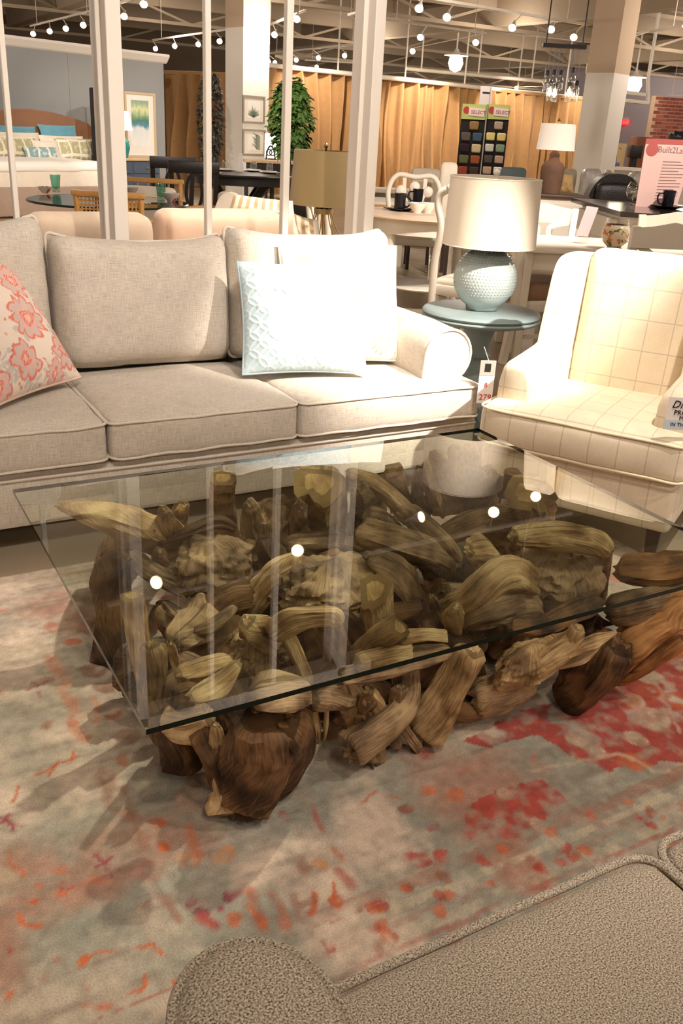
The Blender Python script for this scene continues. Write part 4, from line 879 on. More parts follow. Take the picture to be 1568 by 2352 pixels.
root([(535, 1820, 0.055), (530, 1850, 0.030), (530, 1872, 0.016)], [40, 46, 40], m=w_pale, rough=0.14, ridge=0.14, floor=True, cut=(0, 1))
root([(660, 1650, 0.26), (690, 1700, 0.16), (660, 1770, 0.08), (620, 1830, 0.03)], [60, 56, 48, 30], m=w_dark, rough=0.2)
root([(580, 1600, 0.32), (640, 1600, 0.31), (700, 1590, 0.29)], [40, 46, 34], m=w_mid, rough=0.3)
root([(640, 1640, 0.22), (650, 1655, 0.19), (655, 1680, 0.15)], [18, 20, 16], m=w_pale)
root([(752, 1615, 0.20), (750, 1660, 0.14), (745, 1700, 0.08)], [7, 8, 5], m=w_pale, flat=0.5)
root([(790, 1560, 0.26), (805, 1610, 0.19), (830, 1650, 0.13), (850, 1700, 0.06), (852, 1750, 0.015)], [26, 32, 28, 26, 34], m=w_mid, rough=0.35, floor=True)
root([(845, 1590, 0.22), (870, 1630, 0.15), (872, 1680, 0.09)], [22, 22, 16], m=w_pale, rough=0.35)
root([(800, 1600, 0.22), (825, 1640, 0.15)], [14, 12], m=w_dark)
root([(920, 1580, 0.22), (908, 1640, 0.13), (912, 1715, 0.03)], [18, 17, 16], m=w_mid, rough=0.35, floor=True)
root([(905, 1640, 0.13), (930, 1680, 0.07), (960, 1722, 0.015)], [14, 13, 12], m=w_mid, rough=0.35, floor=True)
root([(780, 1560, 0.28), (860, 1545, 0.27), (950, 1520, 0.27), (1030, 1500, 0.27)], [20, 26, 26, 22], m=w_mid, rough=0.3)
root([(820, 1520, 0.32), (880, 1505, 0.32), (940, 1490, 0.32)], [22, 24, 22], m=w_pale, rough=0.2)
root([(1085, 1495, 0.28), (1050, 1560, 0.20), (1010, 1630, 0.11), (975, 1690, 0.035)], [40, 44, 44, 38], m=w_pale, rough=0.14, lobes=0.1)
root([(1090, 1600, 0.10), (1150, 1590, 0.11), (1220, 1560, 0.13)], [44, 46, 38], m=w_mid, rough=0.25)
root([(1000, 1620, 0.08), (1080, 1640, 0.05), (1160, 1600, 0.06)], [24, 26, 24], m=w_dark)
# pale contorted root that catches the light
burl(1215, 1525, 0.21, 72, (1.25, 0.6, 0.7), m=w_pale, amp=0.30, fr=1.5, dirv=(1, 0.2, 0.3))
root([(1140, 1575, 0.15), (1200, 1545, 0.19), (1270, 1505, 0.24), (1330, 1455, 0.31)], [22, 36, 36, 22], m=w_pale, rough=0.4, ridge=0.2)
root([(1330, 1440, 0.34), (1318, 1470, 0.29), (1345, 1490, 0.25)], [18, 18, 14], m=w_pale, rough=0.4)
root([(1300, 1500, 0.26), (1355, 1478, 0.28), (1415, 1452, 0.30)], [14, 16, 5], m=w_pale, rough=0.4, cut=(1, 0))
root([(1280, 1530, 0.2), (1330, 1515, 0.22), (1375, 1480, 0.25)], [12, 13, 6], m=w_pale, rough=0.4, cut=(1, 0))
# right-hand foot and smooth teak root
root([(1420, 1480, 0.24), (1375, 1530, 0.16), (1335, 1575, 0.07), (1310, 1600, 0.02)], [56, 64, 60, 52], m=w_dark, rough=0.2, floor=True, seg=32)
root([(1590, 1395, 0.34), (1530, 1415, 0.30), (1460, 1465, 0.24), (1400, 1540, 0.13)], [46, 54, 50, 30], m=w_org, rough=0.14, lobes=0.1, seg=32)
root([(1568, 1470, 0.22), (1480, 1530, 0.13), (1420, 1570, 0.06)], [20, 22, 14], m=w_org, rough=0.2)
root([(1420, 1310, 0.38), (1490, 1320, 0.38), (1560, 1310, 0.38), (1640, 1320, 0.36)], [34, 44, 44, 40], m=w_org, rough=0.2)
root([(1400, 1400, 0.30), (1470, 1390, 0.32), (1540, 1370, 0.33), (1610, 1350, 0.33)], [34, 42, 40, 36], m=w_mid, rough=0.25)
root([(1240, 1400, 0.22), (1310, 1430, 0.20), (1380, 1440, 0.20)], [46, 48, 40], m=w_dark, rough=0.3)
# ---- inner fill: smaller roots that knit the base together
_rng = random.Random(11)
for k in range(34):
    x, y = _rng.uniform(0.52, 1.70), _rng.uniform(1.38, 2.08); a = _rng.uniform(0, 2*PI); l = _rng.uniform(0.12, 0.30); z0 = _rng.uniform(0.03, 0.16); z1 = min(0.30, z0+_rng.uniform(0.02, 0.2))
    p0 = Vector((x, y, z0)); p2 = Vector((x+math.cos(a)*l, y+math.sin(a)*l, z1)); p2.x = min(max(p2.x, 0.5), 1.74); p2.y = min(max(p2.y, 1.36), 2.10)
    p1 = (p0+p2)/2+Vector((_rng.uniform(-.05, .05), _rng.uniform(-.05, .05), _rng.uniform(-.02, .05))); r = _rng.uniform(0.022, 0.05)
    root([p0, p1, p2], [r*1.2, r, r*0.8], m=_rng.choice((w_dark, w_dark, w_mid)), px=False, rough=0.35, seg=16)
for x, y, r in ((0.72, 1.75, 0.15), (1.0, 1.75, 0.17), (1.3, 1.72, 0.17), (1.55, 1.7, 0.14)):
    root([Vector((x, y, 0.012)), Vector((x+0.02, y, 0.12)), Vector((x, y+0.03, 0.22))], [r, r*0.85, r*0.5], m=w_dark, px=False, rough=0.4, seg=28, floor=True)
# ================================================================== background helpers
VR = -YAW        # rotation that turns a thing's front (-y) to the photographer
def plane(p0, rot=VR):
    """returns l(px, py) -> (x, z) in the own frame of a thing standing at p0 turned by rot"""
    ux = np.array([math.cos(rot), math.sin(rot), 0]); uy = np.array([-math.sin(rot), math.cos(rot), 0]); p0 = np.array([p0[0], p0[1], 0.0])
    def l(px, py):
        d = RC @ np.array([px-784, py-1176, F_PX]); t = ((p0-CAM) @ uy)/(d @ uy); q = CAM+d*t; return (float((q-p0) @ ux), float(q[2]))
    return l
def ground(v): return Vector((v[0], v[1], 0))
m_trim = mat('white trim paint', (240, 232, 220), 0.5)
m_white = mat('antique white paint', (232, 222, 204), 0.5, noise_scale=12, noise_amt=0.05)
m_black = mat('ebony stain', (26, 21, 20), 0.38)
m_beige = fabric('beige twill', (206, 184, 160), 700, 0.10)
m_beige_p = fabric('beige twill piping', (170, 148, 124), 700, 0.08, blotch=0)
m_rattan = mat('honey rattan', (196, 148, 84), 0.5, noise_scale=30, noise_amt=0.2)
m_seatc = fabric('ivory seat cloth', (232, 220, 200), 700, 0.08)
m_gold = mat('champagne wire', (196, 170, 118), 0.3, metal=0.9)
m_clear = thin_glass('clear glassware', (0.95, 0.95, 0.93), 0.07)
m_teal = thin_glass('teal glassware', (0.62, 0.82, 0.76), 0.08)
m_porc = mat('white porcelain', (244, 238, 226), 0.25)

# ------------------------------------------------------------------ white display partition behind the sofa
pf = thing('display_partition', 'open white post partition standing behind the long sofa', 'partition', (1.75, 4.05, 0))
PFX, PFY = 1.75, 4.05
def post(pxl, pxr, py, wide=True):
    a, b = at(pxl, py, Y=4.0).x, at(pxr, py, Y=4.0).x
    if wide:
        o = mesh('post', xf(rbox(a, b, 4.0, 4.07, 0, 2.62, 0.003, 1), (-PFX, -PFY, 0)), m_trim, pf)
        mesh('casing', xf(rbox(a-0.022, b+0.02, 4.07, 4.16, 0, 2.62, 0.003, 1), (-PFX, -PFY, 0)), m_trim, o)
    else: mesh('mullion', xf(rbox(a, b, 4.01, 4.05, 0.08, 2.58, 0.003, 1), (-PFX, -PFY, 0)), m_trim, pf)
post(252, 286, 265); post(850, 873, 265); post(475, 488, 250, 0); post(657, 672, 250, 0); post(9, 22, 200, 0)
mesh('top_rail', xf(box(0.2, 2.6, 4.0, 4.14, 2.56, 2.66), (-PFX, -PFY, 0)), m_trim, pf); mesh('bottom_rail', xf(box(0.2, 2.6, 4.0, 4.14, 0, 0.09), (-PFX, -PFY, 0)), m_trim, pf)

# ------------------------------------------------------------------ seats with their backs to the partition
def back_chair(name, label, x0, x1, y, z, m, mp, rot=0.0, d=0.72):
    w = x1-x0; t = thing(name, label, 'armchair' if w < 0.9 else 'sofa', ((x0+x1)/2, y, 0), rot)
    mesh('seat_base', rbox(-w/2+0.02, w/2-0.02, 0.10, d, 0.12, 0.40, 0.03), m, t)
    g = cushion(w, z-0.32, 0.20, 0.07, 0.02, 12, 0.004, x0*7)
    b = mesh('backrest', ([(x, -q, y_) for x, y_, q in g[0]], g[1]), m, t, loc=(0, 0.10, 0.32+(z-0.32)/2), rot=(0.06, 0, 0), smooth=180)
    lp = rect_loop(w-0.07, z-0.39, 0.085, 0.06, 6); mesh('piping', tube([(p.x, -p.z, p.y) for p in lp], 0.007, 6, True), mp, b, smooth=180)
    for s in (-1, 1): mesh('arm', xf(cushion(0.14, d-0.05, 0.34, 0.06, 0.01, 8, 0.003, s), (s*(w/2-0.07), d/2+0.08, 0.43)), m, t, smooth=180)
    mesh('seat_cushion', xf(cushion(w-0.30, d-0.18, 0.14, 0.05, 0.02, 10, 0.003, 4), (0, d/2+0.16, 0.46)), m, t, smooth=180)
    for sx in (-1, 1):
        for yy in (0.14, d-0.05): mesh('leg', box(sx*(w/2-0.07)-0.022, sx*(w/2-0.07)+0.022, yy-0.022, yy+0.022, 0, 0.125), m_espresso, t, smooth=0)
    return t
a, b = at(66, 507, Y=4.55), at(352, 507, Y=4.55)
back_chair('armchair', 'beige armchair with piped back turned to the white partition', a.x, b.x, 4.52, a.z+0.035, m_beige, m_beige_p)
a, b = at(360, 497, Y=4.75), at(672, 520, Y=4.75)
back_chair('loveseat', 'rosy beige loveseat carrying the striped pillows behind the partition', a.x, b.x, 4.70, a.z+0.035, fabric('rosy beige twill', (222, 190, 164), 700, 0.08), m_beige_p)
# striped cushions
m_stripe = fabric('tan striped cloth', (234, 220, 196), 700, 0.06, blotch=0, extra=stripes(0.056, 0.45, (196, 166, 128)))
def px_pillow(label, P, Dp, t=0.14, m=m_stripe, n=24, lean=0.0, seed=1, name='throw_pillow', cat='pillow', rot=VR, ear=0.03):
    """cushion through four photo corners bl, br, tr, tl at distance Dp"""
    c = at(sum(p[0] for p in P)/4, sum(p[1] for p in P)/4, D=Dp); l = plane(c, rot); q = [l(*p) for p in P]
    g, UVW = throw_pillow(1, 1, t, n, seed, None, ear); V = []
    for (x, y, z), (u, v, s) in zip(g[0], UVW):
        a, b = x+0.5, z+0.5; X = (q[0][0]*(1-a)+q[1][0]*a)*(1-b)+(q[3][0]*(1-a)+q[2][0]*a)*b; Z = (q[0][1]*(1-a)+q[1][1]*a)*(1-b)+(q[3][1]*(1-a)+q[2][1]*a)*b; V.append((X, y+lean*(Z-c.z), Z))
    w = abs(q[1][0]-q[0][0]); h = abs(q[3][1]-q[0][1]); o = mesh(name, (V, g[1]), m, uv=[((a[0]+1)*w/2, (a[1]+1)*h/2) for a in UVW], smooth=180)
    o.location = (c.x, c.y, 0); o.rotation_euler = (0, 0, rot); tag(o, label, cat); return o
px_pillow('tan and cream striped pillow wearing a price tag behind the partition', [(508, 522), (690, 548), (672, 462), (536, 446)], 5.05, 0.13, lean=0.15, seed=4)
px_pillow('small tan striped pillow half hidden below the olive lamp', [(674, 560), (740, 572), (728, 506), (672, 490)], 5.15, 0.12, lean=0.1, seed=6)
c = at(629, 488, D=4.96); tgA = thing('price_tag', 'white price tag with black square logo pinned to the striped pillow', 'tag', c, VR)
l = plane(c); x0, z1 = l(614, 486); x1, z0 = l(649, 526); mesh('card', box(x0, x1, -0.001, 0.001, z0-c.z, z1-c.z), m_tagw, tgA); x0, z1 = l(628, 489); x1, z0 = l(642, 505); mesh('logo', box(x0, x1, -0.003, -0.0015, z0-c.z, z1-c.z), m_ink, tgA)
# cream round-backed chair lit from above
wc = thing('barrel_chair', 'white round-backed chair glowing behind the striped pillow', 'chair', ground(at(525, 480, D=6.3)), VR); l = plane(wc.location)
xl, zt = l(484, 480); xr, _ = l(572, 480); _, zt = l(520, 441); w = xr-xl
prof = [((xl+xr)/2+w/2*math.copysign(abs(math.cos(q))**0.8, math.cos(q)), 0.45+(zt-0.45)*abs(math.sin(q))**0.8) for q in np.linspace(0, PI, 17)]
mesh('backrest', xf(prism(prof+[(xl, 0.25), (xr, 0.25)], -0.04, 0.06), (0, 0, 0)), m_seatc, wc, smooth=30)
mesh('seat', rbox(xl, xr, -0.45, 0.0, 0.36, 0.46, 0.04, 3), m_seatc, wc)
for sx in (xl+0.05, xr-0.05):
    for y in (-0.40, -0.04): mesh('leg', box(sx-0.018, sx+0.018, y-0.018, y+0.018, 0, 0.37), m_white, wc, smooth=0)

# olive lamp with wire base on a small stand
OL = ground(at(742, 470, Z=0.95)); l = plane(OL)
xb0, zb = l(664, 466); xb1, _ = l(822, 474); xt0, zt = l(680, 342); xt1, _ = l(820, 342); rb = (xb1-xb0)/2; rt_ = rb*0.90
olx = (xb0+xb1)/2
ol = thing('table_lamp', 'olive drum-shade lamp on a gold wire base behind the partition', 'lamp', (OL.x, OL.y, 0.58), VR)
m_olive = fabric('olive linen', (152, 132, 92), 800, 0.06, blotch=0)
mesh('lamp_shade', xf(lathe([(rb, zb), (rt_, zt), (rt_-0.003, zt), (rb-0.003, zb), (rb, zb)], 40), (olx, 0, -0.58)), m_olive, ol, smooth=60)
mesh('finial', xf(lathe([(0.006, zt-0.01), (0.006, zt+0.012), (0.012, zt+0.018), (0.014, zt+0.028), (0.010, zt+0.040), (0, zt+0.043)], 12), (olx, 0, -0.58)), m_gold, ol, smooth=180)
mesh('stem', xf(tube([(0, 0, 0.60), (0, 0, zt)], 0.006, 8), (olx, 0, -0.58)), m_gold, ol)
for k in range(8):
    q = k*PI/4+0.2; P = spline([(0.035*math.cos(q), 0.035*math.sin(q), zb+0.02), (0.05*math.cos(q), 0.05*math.sin(q), zb-0.05), (0.07*math.cos(q), 0.07*math.sin(q), zb-0.11), (0.12*math.cos(q), 0.12*math.sin(q), zb-0.20), (0.13*math.cos(q), 0.13*math.sin(q), zb-0.27)], 5)
    mesh('wire', xf(tube(P, 0.0035, 6), (olx, 0, -0.58)), m_gold, ol, smooth=180)
mesh('base_ring', xf(tube([(0.13*math.cos(q), 0.13*math.sin(q), 0.592) for q in np.linspace(0, 2*PI, 28, endpoint=False)], 0.006, 6, True), (olx, 0, -0.58)), m_gold, ol)
mesh('cage_band', xf(lathe([(0.05, zb-0.04), (0.055, zb-0.02), (0.055, zb-0.05), (0.05, zb-0.04)], 20), (olx, 0, -0.58)), m_gold, ol)
os_ = thing('lamp_stand', 'pale round stand beneath the olive lamp', 'side table', (OL.x, OL.y, 0), VR)
mesh('top', xf(lathe([(0, 0.555), (0.19, 0.555), (0.195, 0.565), (0.19, 0.58), (0, 0.58)], 32), (olx, 0, 0)), m_white, os_); mesh('pedestal', xf(lathe([(0.15, 0), (0.15, 0.02), (0.04, 0.06), (0.03, 0.4), (0.06, 0.556)], 20), (olx, 0, 0)), m_white, os_)

# ------------------------------------------------------------------ glass dining table with rattan chairs
GT = Vector((2.05, 7.46, 0)); gr = 0.625
gt_ = thing('glass_dining_table', 'round glass dining table with rattan chairs beyond the partition', 'table', GT, VR)
mesh('glass_top', lathe([(0, 0.727), (gr-0.008, 0.727), (gr, 0.735), (gr-0.006, 0.741), (0, 0.741)], 56), thin_glass('dining glass', (0.80, 0.84, 0.80), 0.08), gt_, smooth=40)
mesh('glass_rim', lathe([(gr-0.01, 0.726), (gr+0.001, 0.727), (gr+0.002, 0.736), (gr-0.008, 0.742), (gr-0.01, 0.726)], 56), mat('dark green rim', (30, 44, 36), 0.15), gt_, smooth=40)
mesh('pedestal', lathe([(0.26, 0.0), (0.26, 0.03), (0.12, 0.08), (0.10, 0.4), (0.22, 0.70), (0.24, 0.726)], 28), m_black, gt_)
def rattan_chair(loc, rot, label, cush=False, w=0.50, top=0.86):
    t = thing('rattan_chair', label, 'chair', loc, rot, 'rattan chairs at the glass table')
    for s in (-1, 1):
        mesh('leg', tube(spline([(s*(w/2-0.03), 0.01, 0), (s*(w/2-0.025), 0.0, 0.45), (s*(w/2-0.02), -0.03, top)], 4), 0.020, 8), m_rattan, t)
        mesh('leg', tube([(s*(w/2-0.03), 0.46, 0), (s*(w/2-0.03), 0.46, 0.64)], 0.019, 8), m_rattan, t)
        mesh('arm', tube(spline([(s*(w/2-0.02), -0.02, 0.66), (s*(w/2), 0.25, 0.66), (s*(w/2-0.03), 0.47, 0.64)], 4), 0.019, 8), m_rattan, t)
    mesh('top_rail', rbox(-w/2-0.01, w/2+0.01, -0.055, -0.01, top-0.03, top+0.012, 0.012), m_rattan, t)
    mesh('seat_frame', rbox(-w/2, w/2, 0.0, 0.48, 0.40, 0.445, 0.012), m_rattan, t)
    # open cane weave in the back: strands both ways
    z0, z1 = 0.52, top-0.03
    if not cush:
        n = 17
        for k in range(n): x = -w/2+0.03+(w-0.06)*k/(n-1); mesh('cane_strand', tube([(x, -0.012-0.02*0.0, z0), (x, -0.03, z1)], 0.006, 5), m_rattan, t)
        n = 12
        for k in range(n): z = z0+(z1-z0)*k/(n-1); mesh('cane_strand', tube([(-w/2+0.02, -0.014-0.016*k/n, z), (w/2-0.02, -0.014-0.016*k/n, z)], 0.006, 5), m_rattan, t)
    else:
        for k in range(7): x = -w/2+0.03+(w-0.06)*k/6; mesh('cane_strand', tube([(x, -0.012, z0), (x, -0.03, z1)], 0.006, 5), m_rattan, t)
        mesh('back_cushion', xf(cushion(w-0.08, 0.10, 0.36, 0.045, 0.01, 8, 0.003, 2), (0, 0.06, 0.62)), m_seatc, t, smooth=180)
    mesh('seat_pad', xf(cushion(w-0.04, 0.44, 0.06, 0.028, 0.01, 8, 0.002, 3), (0, 0.24, 0.475)), m_seatc, t, smooth=180)
    return t
q = at(251, 443, Z=0.86); rattan_chair((q.x, q.y, 0), VR, 'honey rattan chair with open cane back in front of the glass table', w=0.50)
q = at(338, 412, Z=0.86); rattan_chair((q.x, q.y, 0), VR+PI, 'rattan chair with ivory back cushion on the far side of the glass table', True, 0.62)
q = at(40, 450, Z=0.86); rattan_chair((q.x-0.25, q.y+0.1, 0), VR-1.35, 'rattan armchair at the left side of the glass table', True, 0.52, 0.88)
q = at(360, 482, Z=0.64); rattan_chair((q.x+0.62, q.y-0.25, 0), VR+2.0, 'low rattan chair at the right rim of the glass table', True, 0.5, 0.70)
def tumbler(loc, r, h, m, label, name='glass_tumbler', group=None):
    o = mesh(name, lathe([(0, 0.004), (r*0.72, 0), (r*0.78, h*0.05), (r*0.62, h*0.12), (r*0.80, h*0.3), (r*0.86, h*0.6), (r, h), (r*0.95, h), (r*0.80, h*0.6), (r*0.72, h*0.3), (0, h*0.16)], 20), m, loc=loc, smooth=60); tag(o, label, 'glass', group); return o
def bowl(loc, r, h, m, label, colors=None):
    o = mesh('bowl', lathe([(0, 0.004), (r*0.42, 0.0), (r*0.45, h*0.1), (r*0.8, h*0.5), (r, h), (r*0.96, h), (r*0.74, h*0.5), (0, h*0.18)], 24), m, loc=loc, smooth=60); tag(o, label, 'bowl'); return o
def mottled(name, base, spot_, scale, thr=0.60):
    m = bpy.data.materials.new(name); m.use_nodes = True; N, L = nt(m); b = N['Principled BSDF']; tc = N.new('ShaderNodeTexCoord'); n = N.new('ShaderNodeTexNoise'); n.inputs['Scale'].default_value = scale; L.new(tc.outputs['Object'], n.inputs[0])
    r = ramp(N, [(thr, srgb(*base)), (thr+0.03, srgb(*spot_))]); L.new(n.outputs[0], r.inputs[0]); L.new(r.outputs[0], b.inputs['Base Color']); b.inputs['Roughness'].default_value = 0.3; return m
m_flowerbowl = mottled('flowered glaze', (222, 212, 198), (196, 96, 76), 14)
for px, py, lab in ((129, 441, 'teal glass tumbler at the left of the glass dining table'), (370, 461, 'teal glass tumbler beside the flowered bowl on the glass table')):
    q = at(px, py, Z=0.742); r = 12.0*depth(q)/F_PX; tumbler((q.x, q.y, 0.742), r, r*3.1, m_teal, lab, group='teal tumblers')
for px, py, rp, lab in ((104, 444, 16, 'small flowered bowl behind the left teal tumbler'), (393, 463, 21, 'flowered bowl beside the right teal tumbler'), (302, 446, 16, 'grey bowl on the far part of the glass table')):
    q = at(px, py, Z=0.742); r = rp*depth(q)/F_PX; bowl((q.x, q.y, 0.742), r, r*0.9, m_flowerbowl if rp != 16 or px < 200 else m_greycard, lab)

# ------------------------------------------------------------------ bedroom set
W0, W1 = at(10, 80, Z=2.44), at(375, 125, Z=2.44); wd = (W1-W0).normalized(); wrot = math.atan2(wd.y, wd.x); W00 = W0-wd*3.0
m_bedwall = mat('blue-grey wall', (150, 152, 150), 0.9)
bw = thing('wall_panel', 'blue-grey display wall with white crown behind the bed', 'wall panel', (W00.x, W00.y, 0), wrot); wl = (W1-W00).length
for i in range(3):
    x0, x1 = wl*i/3, wl*(i+1)/3; mesh('panel', rbox(x0+0.002, x1-0.002, 0, 0.12, 0, 2.30, 0.002, 1), m_bedwall, bw)
mesh('crown', prism([(-0.10, 2.44), (-0.10, 2.40), (-0.03, 2.31), (-0.0, 2.29), (0.12, 2.29), (0.12, 2.44)], -0.02, wl+0.06, 'yz'), m_trim, bw, smooth=0)
BD = ground(at(140, 428, Z=0.40)); BR = wrot-0.02
bd = thing('bed', 'bed with arched woven headboard and white bedding beyond the partition', 'bed', BD, BR); l = plane(BD, BR)
m_woven = mat('woven seagrass', (150, 108, 80), 0.8, noise_scale=60, noise_amt=0.2, bump=0.5, bump_scale=160)
x0, _ = l(-40, 428); x1, zt = l(246, 432); wb = 1.98; xb = x1-wb
mesh('footboard', rbox(xb-0.02, x1+0.02, -0.10, 0.0, 0.02, 0.40, 0.03), fabric('taupe cloth', (166, 144, 126), 600, 0.06), bd)
mesh('mattress', xf(cushion(wb, 2.0, 0.34, 0.07, 0.01, 12, 0.004, 2), (xb+wb/2, 1.02, 0.49)), m_seatc, bd, smooth=180)
m_duvet = mat('white duvet', (246, 240, 228), 0.9, bump=0.4, bump_scale=14)
mesh('duvet', xf(cushion(wb+0.10, 1.25, 0.14, 0.065, 0.015, 16, 0.015, 5), (xb+wb/2, 0.62, 0.655)), m_duvet, bd, smooth=180)
hb = plane(BD+Vector((-math.sin(BR)*2.05, math.cos(BR)*2.05, 0)), BR); hx1, _ = hb(214, 330); hcx, hz1 = hb(62, 256); _, hz0 = hb(205, 300); hc = hcx; hh_ = hx1-hcx
arch = [(hc+hh_*s, hz0+(hz1-hz0)*math.cos(s*1.35)**1.0 if abs(s) < 1 else hz0) for s in np.linspace(-1, 1, 25)]
hbd = mesh('headboard', prism(arch+[(hc+hh_, 0.1), (hc-hh_, 0.1)], 2.02, 2.10), m_woven, bd, smooth=30)
mesh('headboard_rim', tube([(x, 2.06, z+0.01) for x, z in arch], 0.028, 8), m_woven, hbd, smooth=180)
for x in (hc-hh_-0.06, hc+hh_+0.06):
    pz = hb(222, 268)[1]; mesh('bed_post', xf(lathe([(0.055, 0), (0.055, pz-0.1), (0.06, pz-0.09), (0.05, pz-0.06), (0.06, pz-0.03), (0.03, pz), (0, pz)], 14), (x, 2.06, 0)), m_rattan, bd, smooth=60)
def bed_pillow(px0, px1, py0, py1, yoff, m, label, t=0.2, seed=0, lean=0.35, tilt=0.0):
    p = BD+Vector((-math.sin(BR)*yoff, math.cos(BR)*yoff, 0)); l = plane(p, BR); a0, z0 = l(px0, py1); a1, z1 = l(px1, py0); w, h = a1-a0, z1-z0
    g, UVW = throw_pillow(w, h, t, 22, seed, None, 0.05); o = mesh('bed_pillow', g, m, uv=[(a[0]*w/2, a[1]*h/2) for a in UVW], smooth=180)
    o.location = p+Vector(((a0+a1)/2*math.cos(BR), (a0+a1)/2*math.sin(BR), z0+h/2)); o.rotation_euler = (-lean, tilt, BR); return tag(o, label, 'pillow')
m_tealc = fabric('teal sateen', (104, 158, 174), 700, 0.10, extra=plaid_lines(3.0, 0.30, 0.05, (176, 196, 200), 0.7))
def damask():
    def f(N, L, uv, col):
        mp = N.new('ShaderNodeMapping'); mp.inputs['Scale'].default_value = (1, 0.75, 1); L.new(uv, mp.inputs[0])
        v = N.new('ShaderNodeTexVoronoi'); v.inputs['Scale'].default_value = 5.5; v.inputs['Randomness'].default_value = 0.15; v.feature = 'DISTANCE_TO_EDGE'; L.new(mp.outputs[0], v.inputs[0])
        k = mathn(N, L, 'LESS_THAN', v.outputs[0], 0.09); n = N.new('ShaderNodeTexNoise'); n.inputs['Scale'].default_value = 14; L.new(uv, n.inputs[0]); k2 = mathn(N, L, 'GREATER_THAN', n.outputs[0], 0.56); k2 = mathn(N, L, 'MULTIPLY', k2, 0.5); k = mathn(N, L, 'MAXIMUM', k, k2)
        mx = N.new('ShaderNodeMix'); mx.data_type = 'RGBA'; L.new(k, mx.inputs[0]); L.new(col, mx.inputs[6]); mx.inputs[7].default_value = srgb(240, 232, 206); return mx.outputs[2]
    return f
m_damask = fabric('sage damask', (184, 178, 138), 700, 0.05, blotch=0, extra=damask()); m_bluedam = fabric('blue damask', (134, 166, 172), 700, 0.05, blotch=0, extra=damask())
bed_pillow(-10, 84, 290, 325, 1.86, m_tealc, 'teal pillow at the left against the woven headboard', 0.14, 1)
bed_pillow(92, 176, 288, 325, 1.86, m_tealc, 'teal pillow at the right against the woven headboard', 0.14, 2)
bed_pillow(-10, 92, 304, 345, 1.70, m_seatc, 'ivory pillow in the left row on the bed', 0.16, 3)
bed_pillow(92, 194, 312, 350, 1.70, m_seatc, 'ivory pillow in the right row on the bed', 0.16, 4)
bed_pillow(-14, 86, 314, 362, 1.55, m_damask, 'sage damask pillow at the left of the bed', 0.18, 5)
bed_pillow(134, 238, 318, 372, 1.55, m_damask, 'sage damask pillow at the right of the bed', 0.18, 6)
bed_pillow(78, 136, 322, 366, 1.45, m_seatc, 'ivory pillow with blue medallion at the middle of the bed', 0.14, 7)
bed_pillow(56, 134, 337, 366, 1.35, m_bluedam, 'small blue damask pillow at the front of the bed', 0.12, 8)
# tall dark board edge beside the bed, dresser, lamp, picture
q = at(228, 360, D=14.6); db = mesh('dark_screen', rbox(-0.04, 0.04, -0.25, 0.25, 0, plane(q)(226, 203)[1], 0.01, 1), m_black, loc=(q.x, q.y, 0), rot=(0, 0, VR)); tag(db, 'dark upright panel edge beside the bed', 'panel')
DR = ground(at(330, 362, D=15.5)); dr = thing('dresser', 'slate blue dresser with a pale top under the abstract picture', 'dresser', DR, wrot); l = plane(DR, wrot)
x0, zt = l(236, 350); x1, zt = l(366, 365); m_slate = mat('slate blue paint', (78, 88, 102), 0.5)
mesh('top', rbox(x0-0.03, x1+0.03, -0.04, 0.48, zt-0.035, zt, 0.008), mat('oak top', (204, 176, 136), 0.5, noise_scale=10), dr)
mesh('body', box(x0, x1, 0, 0.46, 0.06, zt-0.035), m_slate, dr, smooth=0); 
for k in range(3):
    zz0, zz1 = 0.09+(zt-0.14)*k/3, 0.08+(zt-0.14)*(k+1)/3
    for s in range(2):
        xa, xb_ = x0+(x1-x0)*s/2+0.02, x0+(x1-x0)*(s+1)/2-0.02; d_ = mesh('drawer', rbox(xa, xb_, -0.018, 0.002, zz0, zz1, 0.005, 1), m_slate, dr); mesh('knob', xf(lathe([(0, 0), (0.012, 0.005), (0.02, 0.02), (0.015, 0.03), (0, 0.032)], 10), ((xa+xb_)/2, -0.018, (zz0+zz1)/2), (PI/2, 0, 0)), m_gold, d_)
for s in (x0+0.03, x1-0.03):
    for y in (0.03, 0.43): mesh('foot', box(s-0.03, s+0.03, y-0.03, y+0.03, 0, 0.065), m_slate, dr, smooth=0)
l = plane(DR, wrot); lx = l(302, 356)[0]; zs0, zs1 = l(302, 300)[1], l(302, 256)[1]; rr = (l(318, 300)[0]-l(286, 300)[0])/2
tl = thing('table_lamp', 'turquoise vase lamp glowing white on the slate dresser', 'lamp', (DR.x+lx*math.cos(wrot), DR.y+lx*math.sin(wrot), zt), wrot)
tl.location += Vector((-math.sin(wrot)*0.22, math.cos(wrot)*0.22, 0)); m_turq = mat('turquoise glaze', (46, 134, 128), 0.2)
hv = zs0-zt; mesh('lamp_base', lathe([(0, 0), (rr*0.5, 0), (rr*0.55, hv*0.05), (rr*0.8, hv*0.35), (rr*0.72, hv*0.6), (rr*0.3, hv*0.72), (rr*0.2, hv*0.8), (rr*0.25, hv*0.9), (rr*0.1, hv)], 24), m_turq, tl, smooth=60)
m_lit = mat('lit lamp shade', (255, 240, 214), 0.8, emit=2.2)
mesh('lamp_shade', lathe([(rr*1.15, hv), (rr*0.75, hv+zs1-zs0), (rr*0.72, hv+zs1-zs0), (rr*1.12, hv), (rr*1.15, hv)], 28), m_lit, tl, smooth=60)
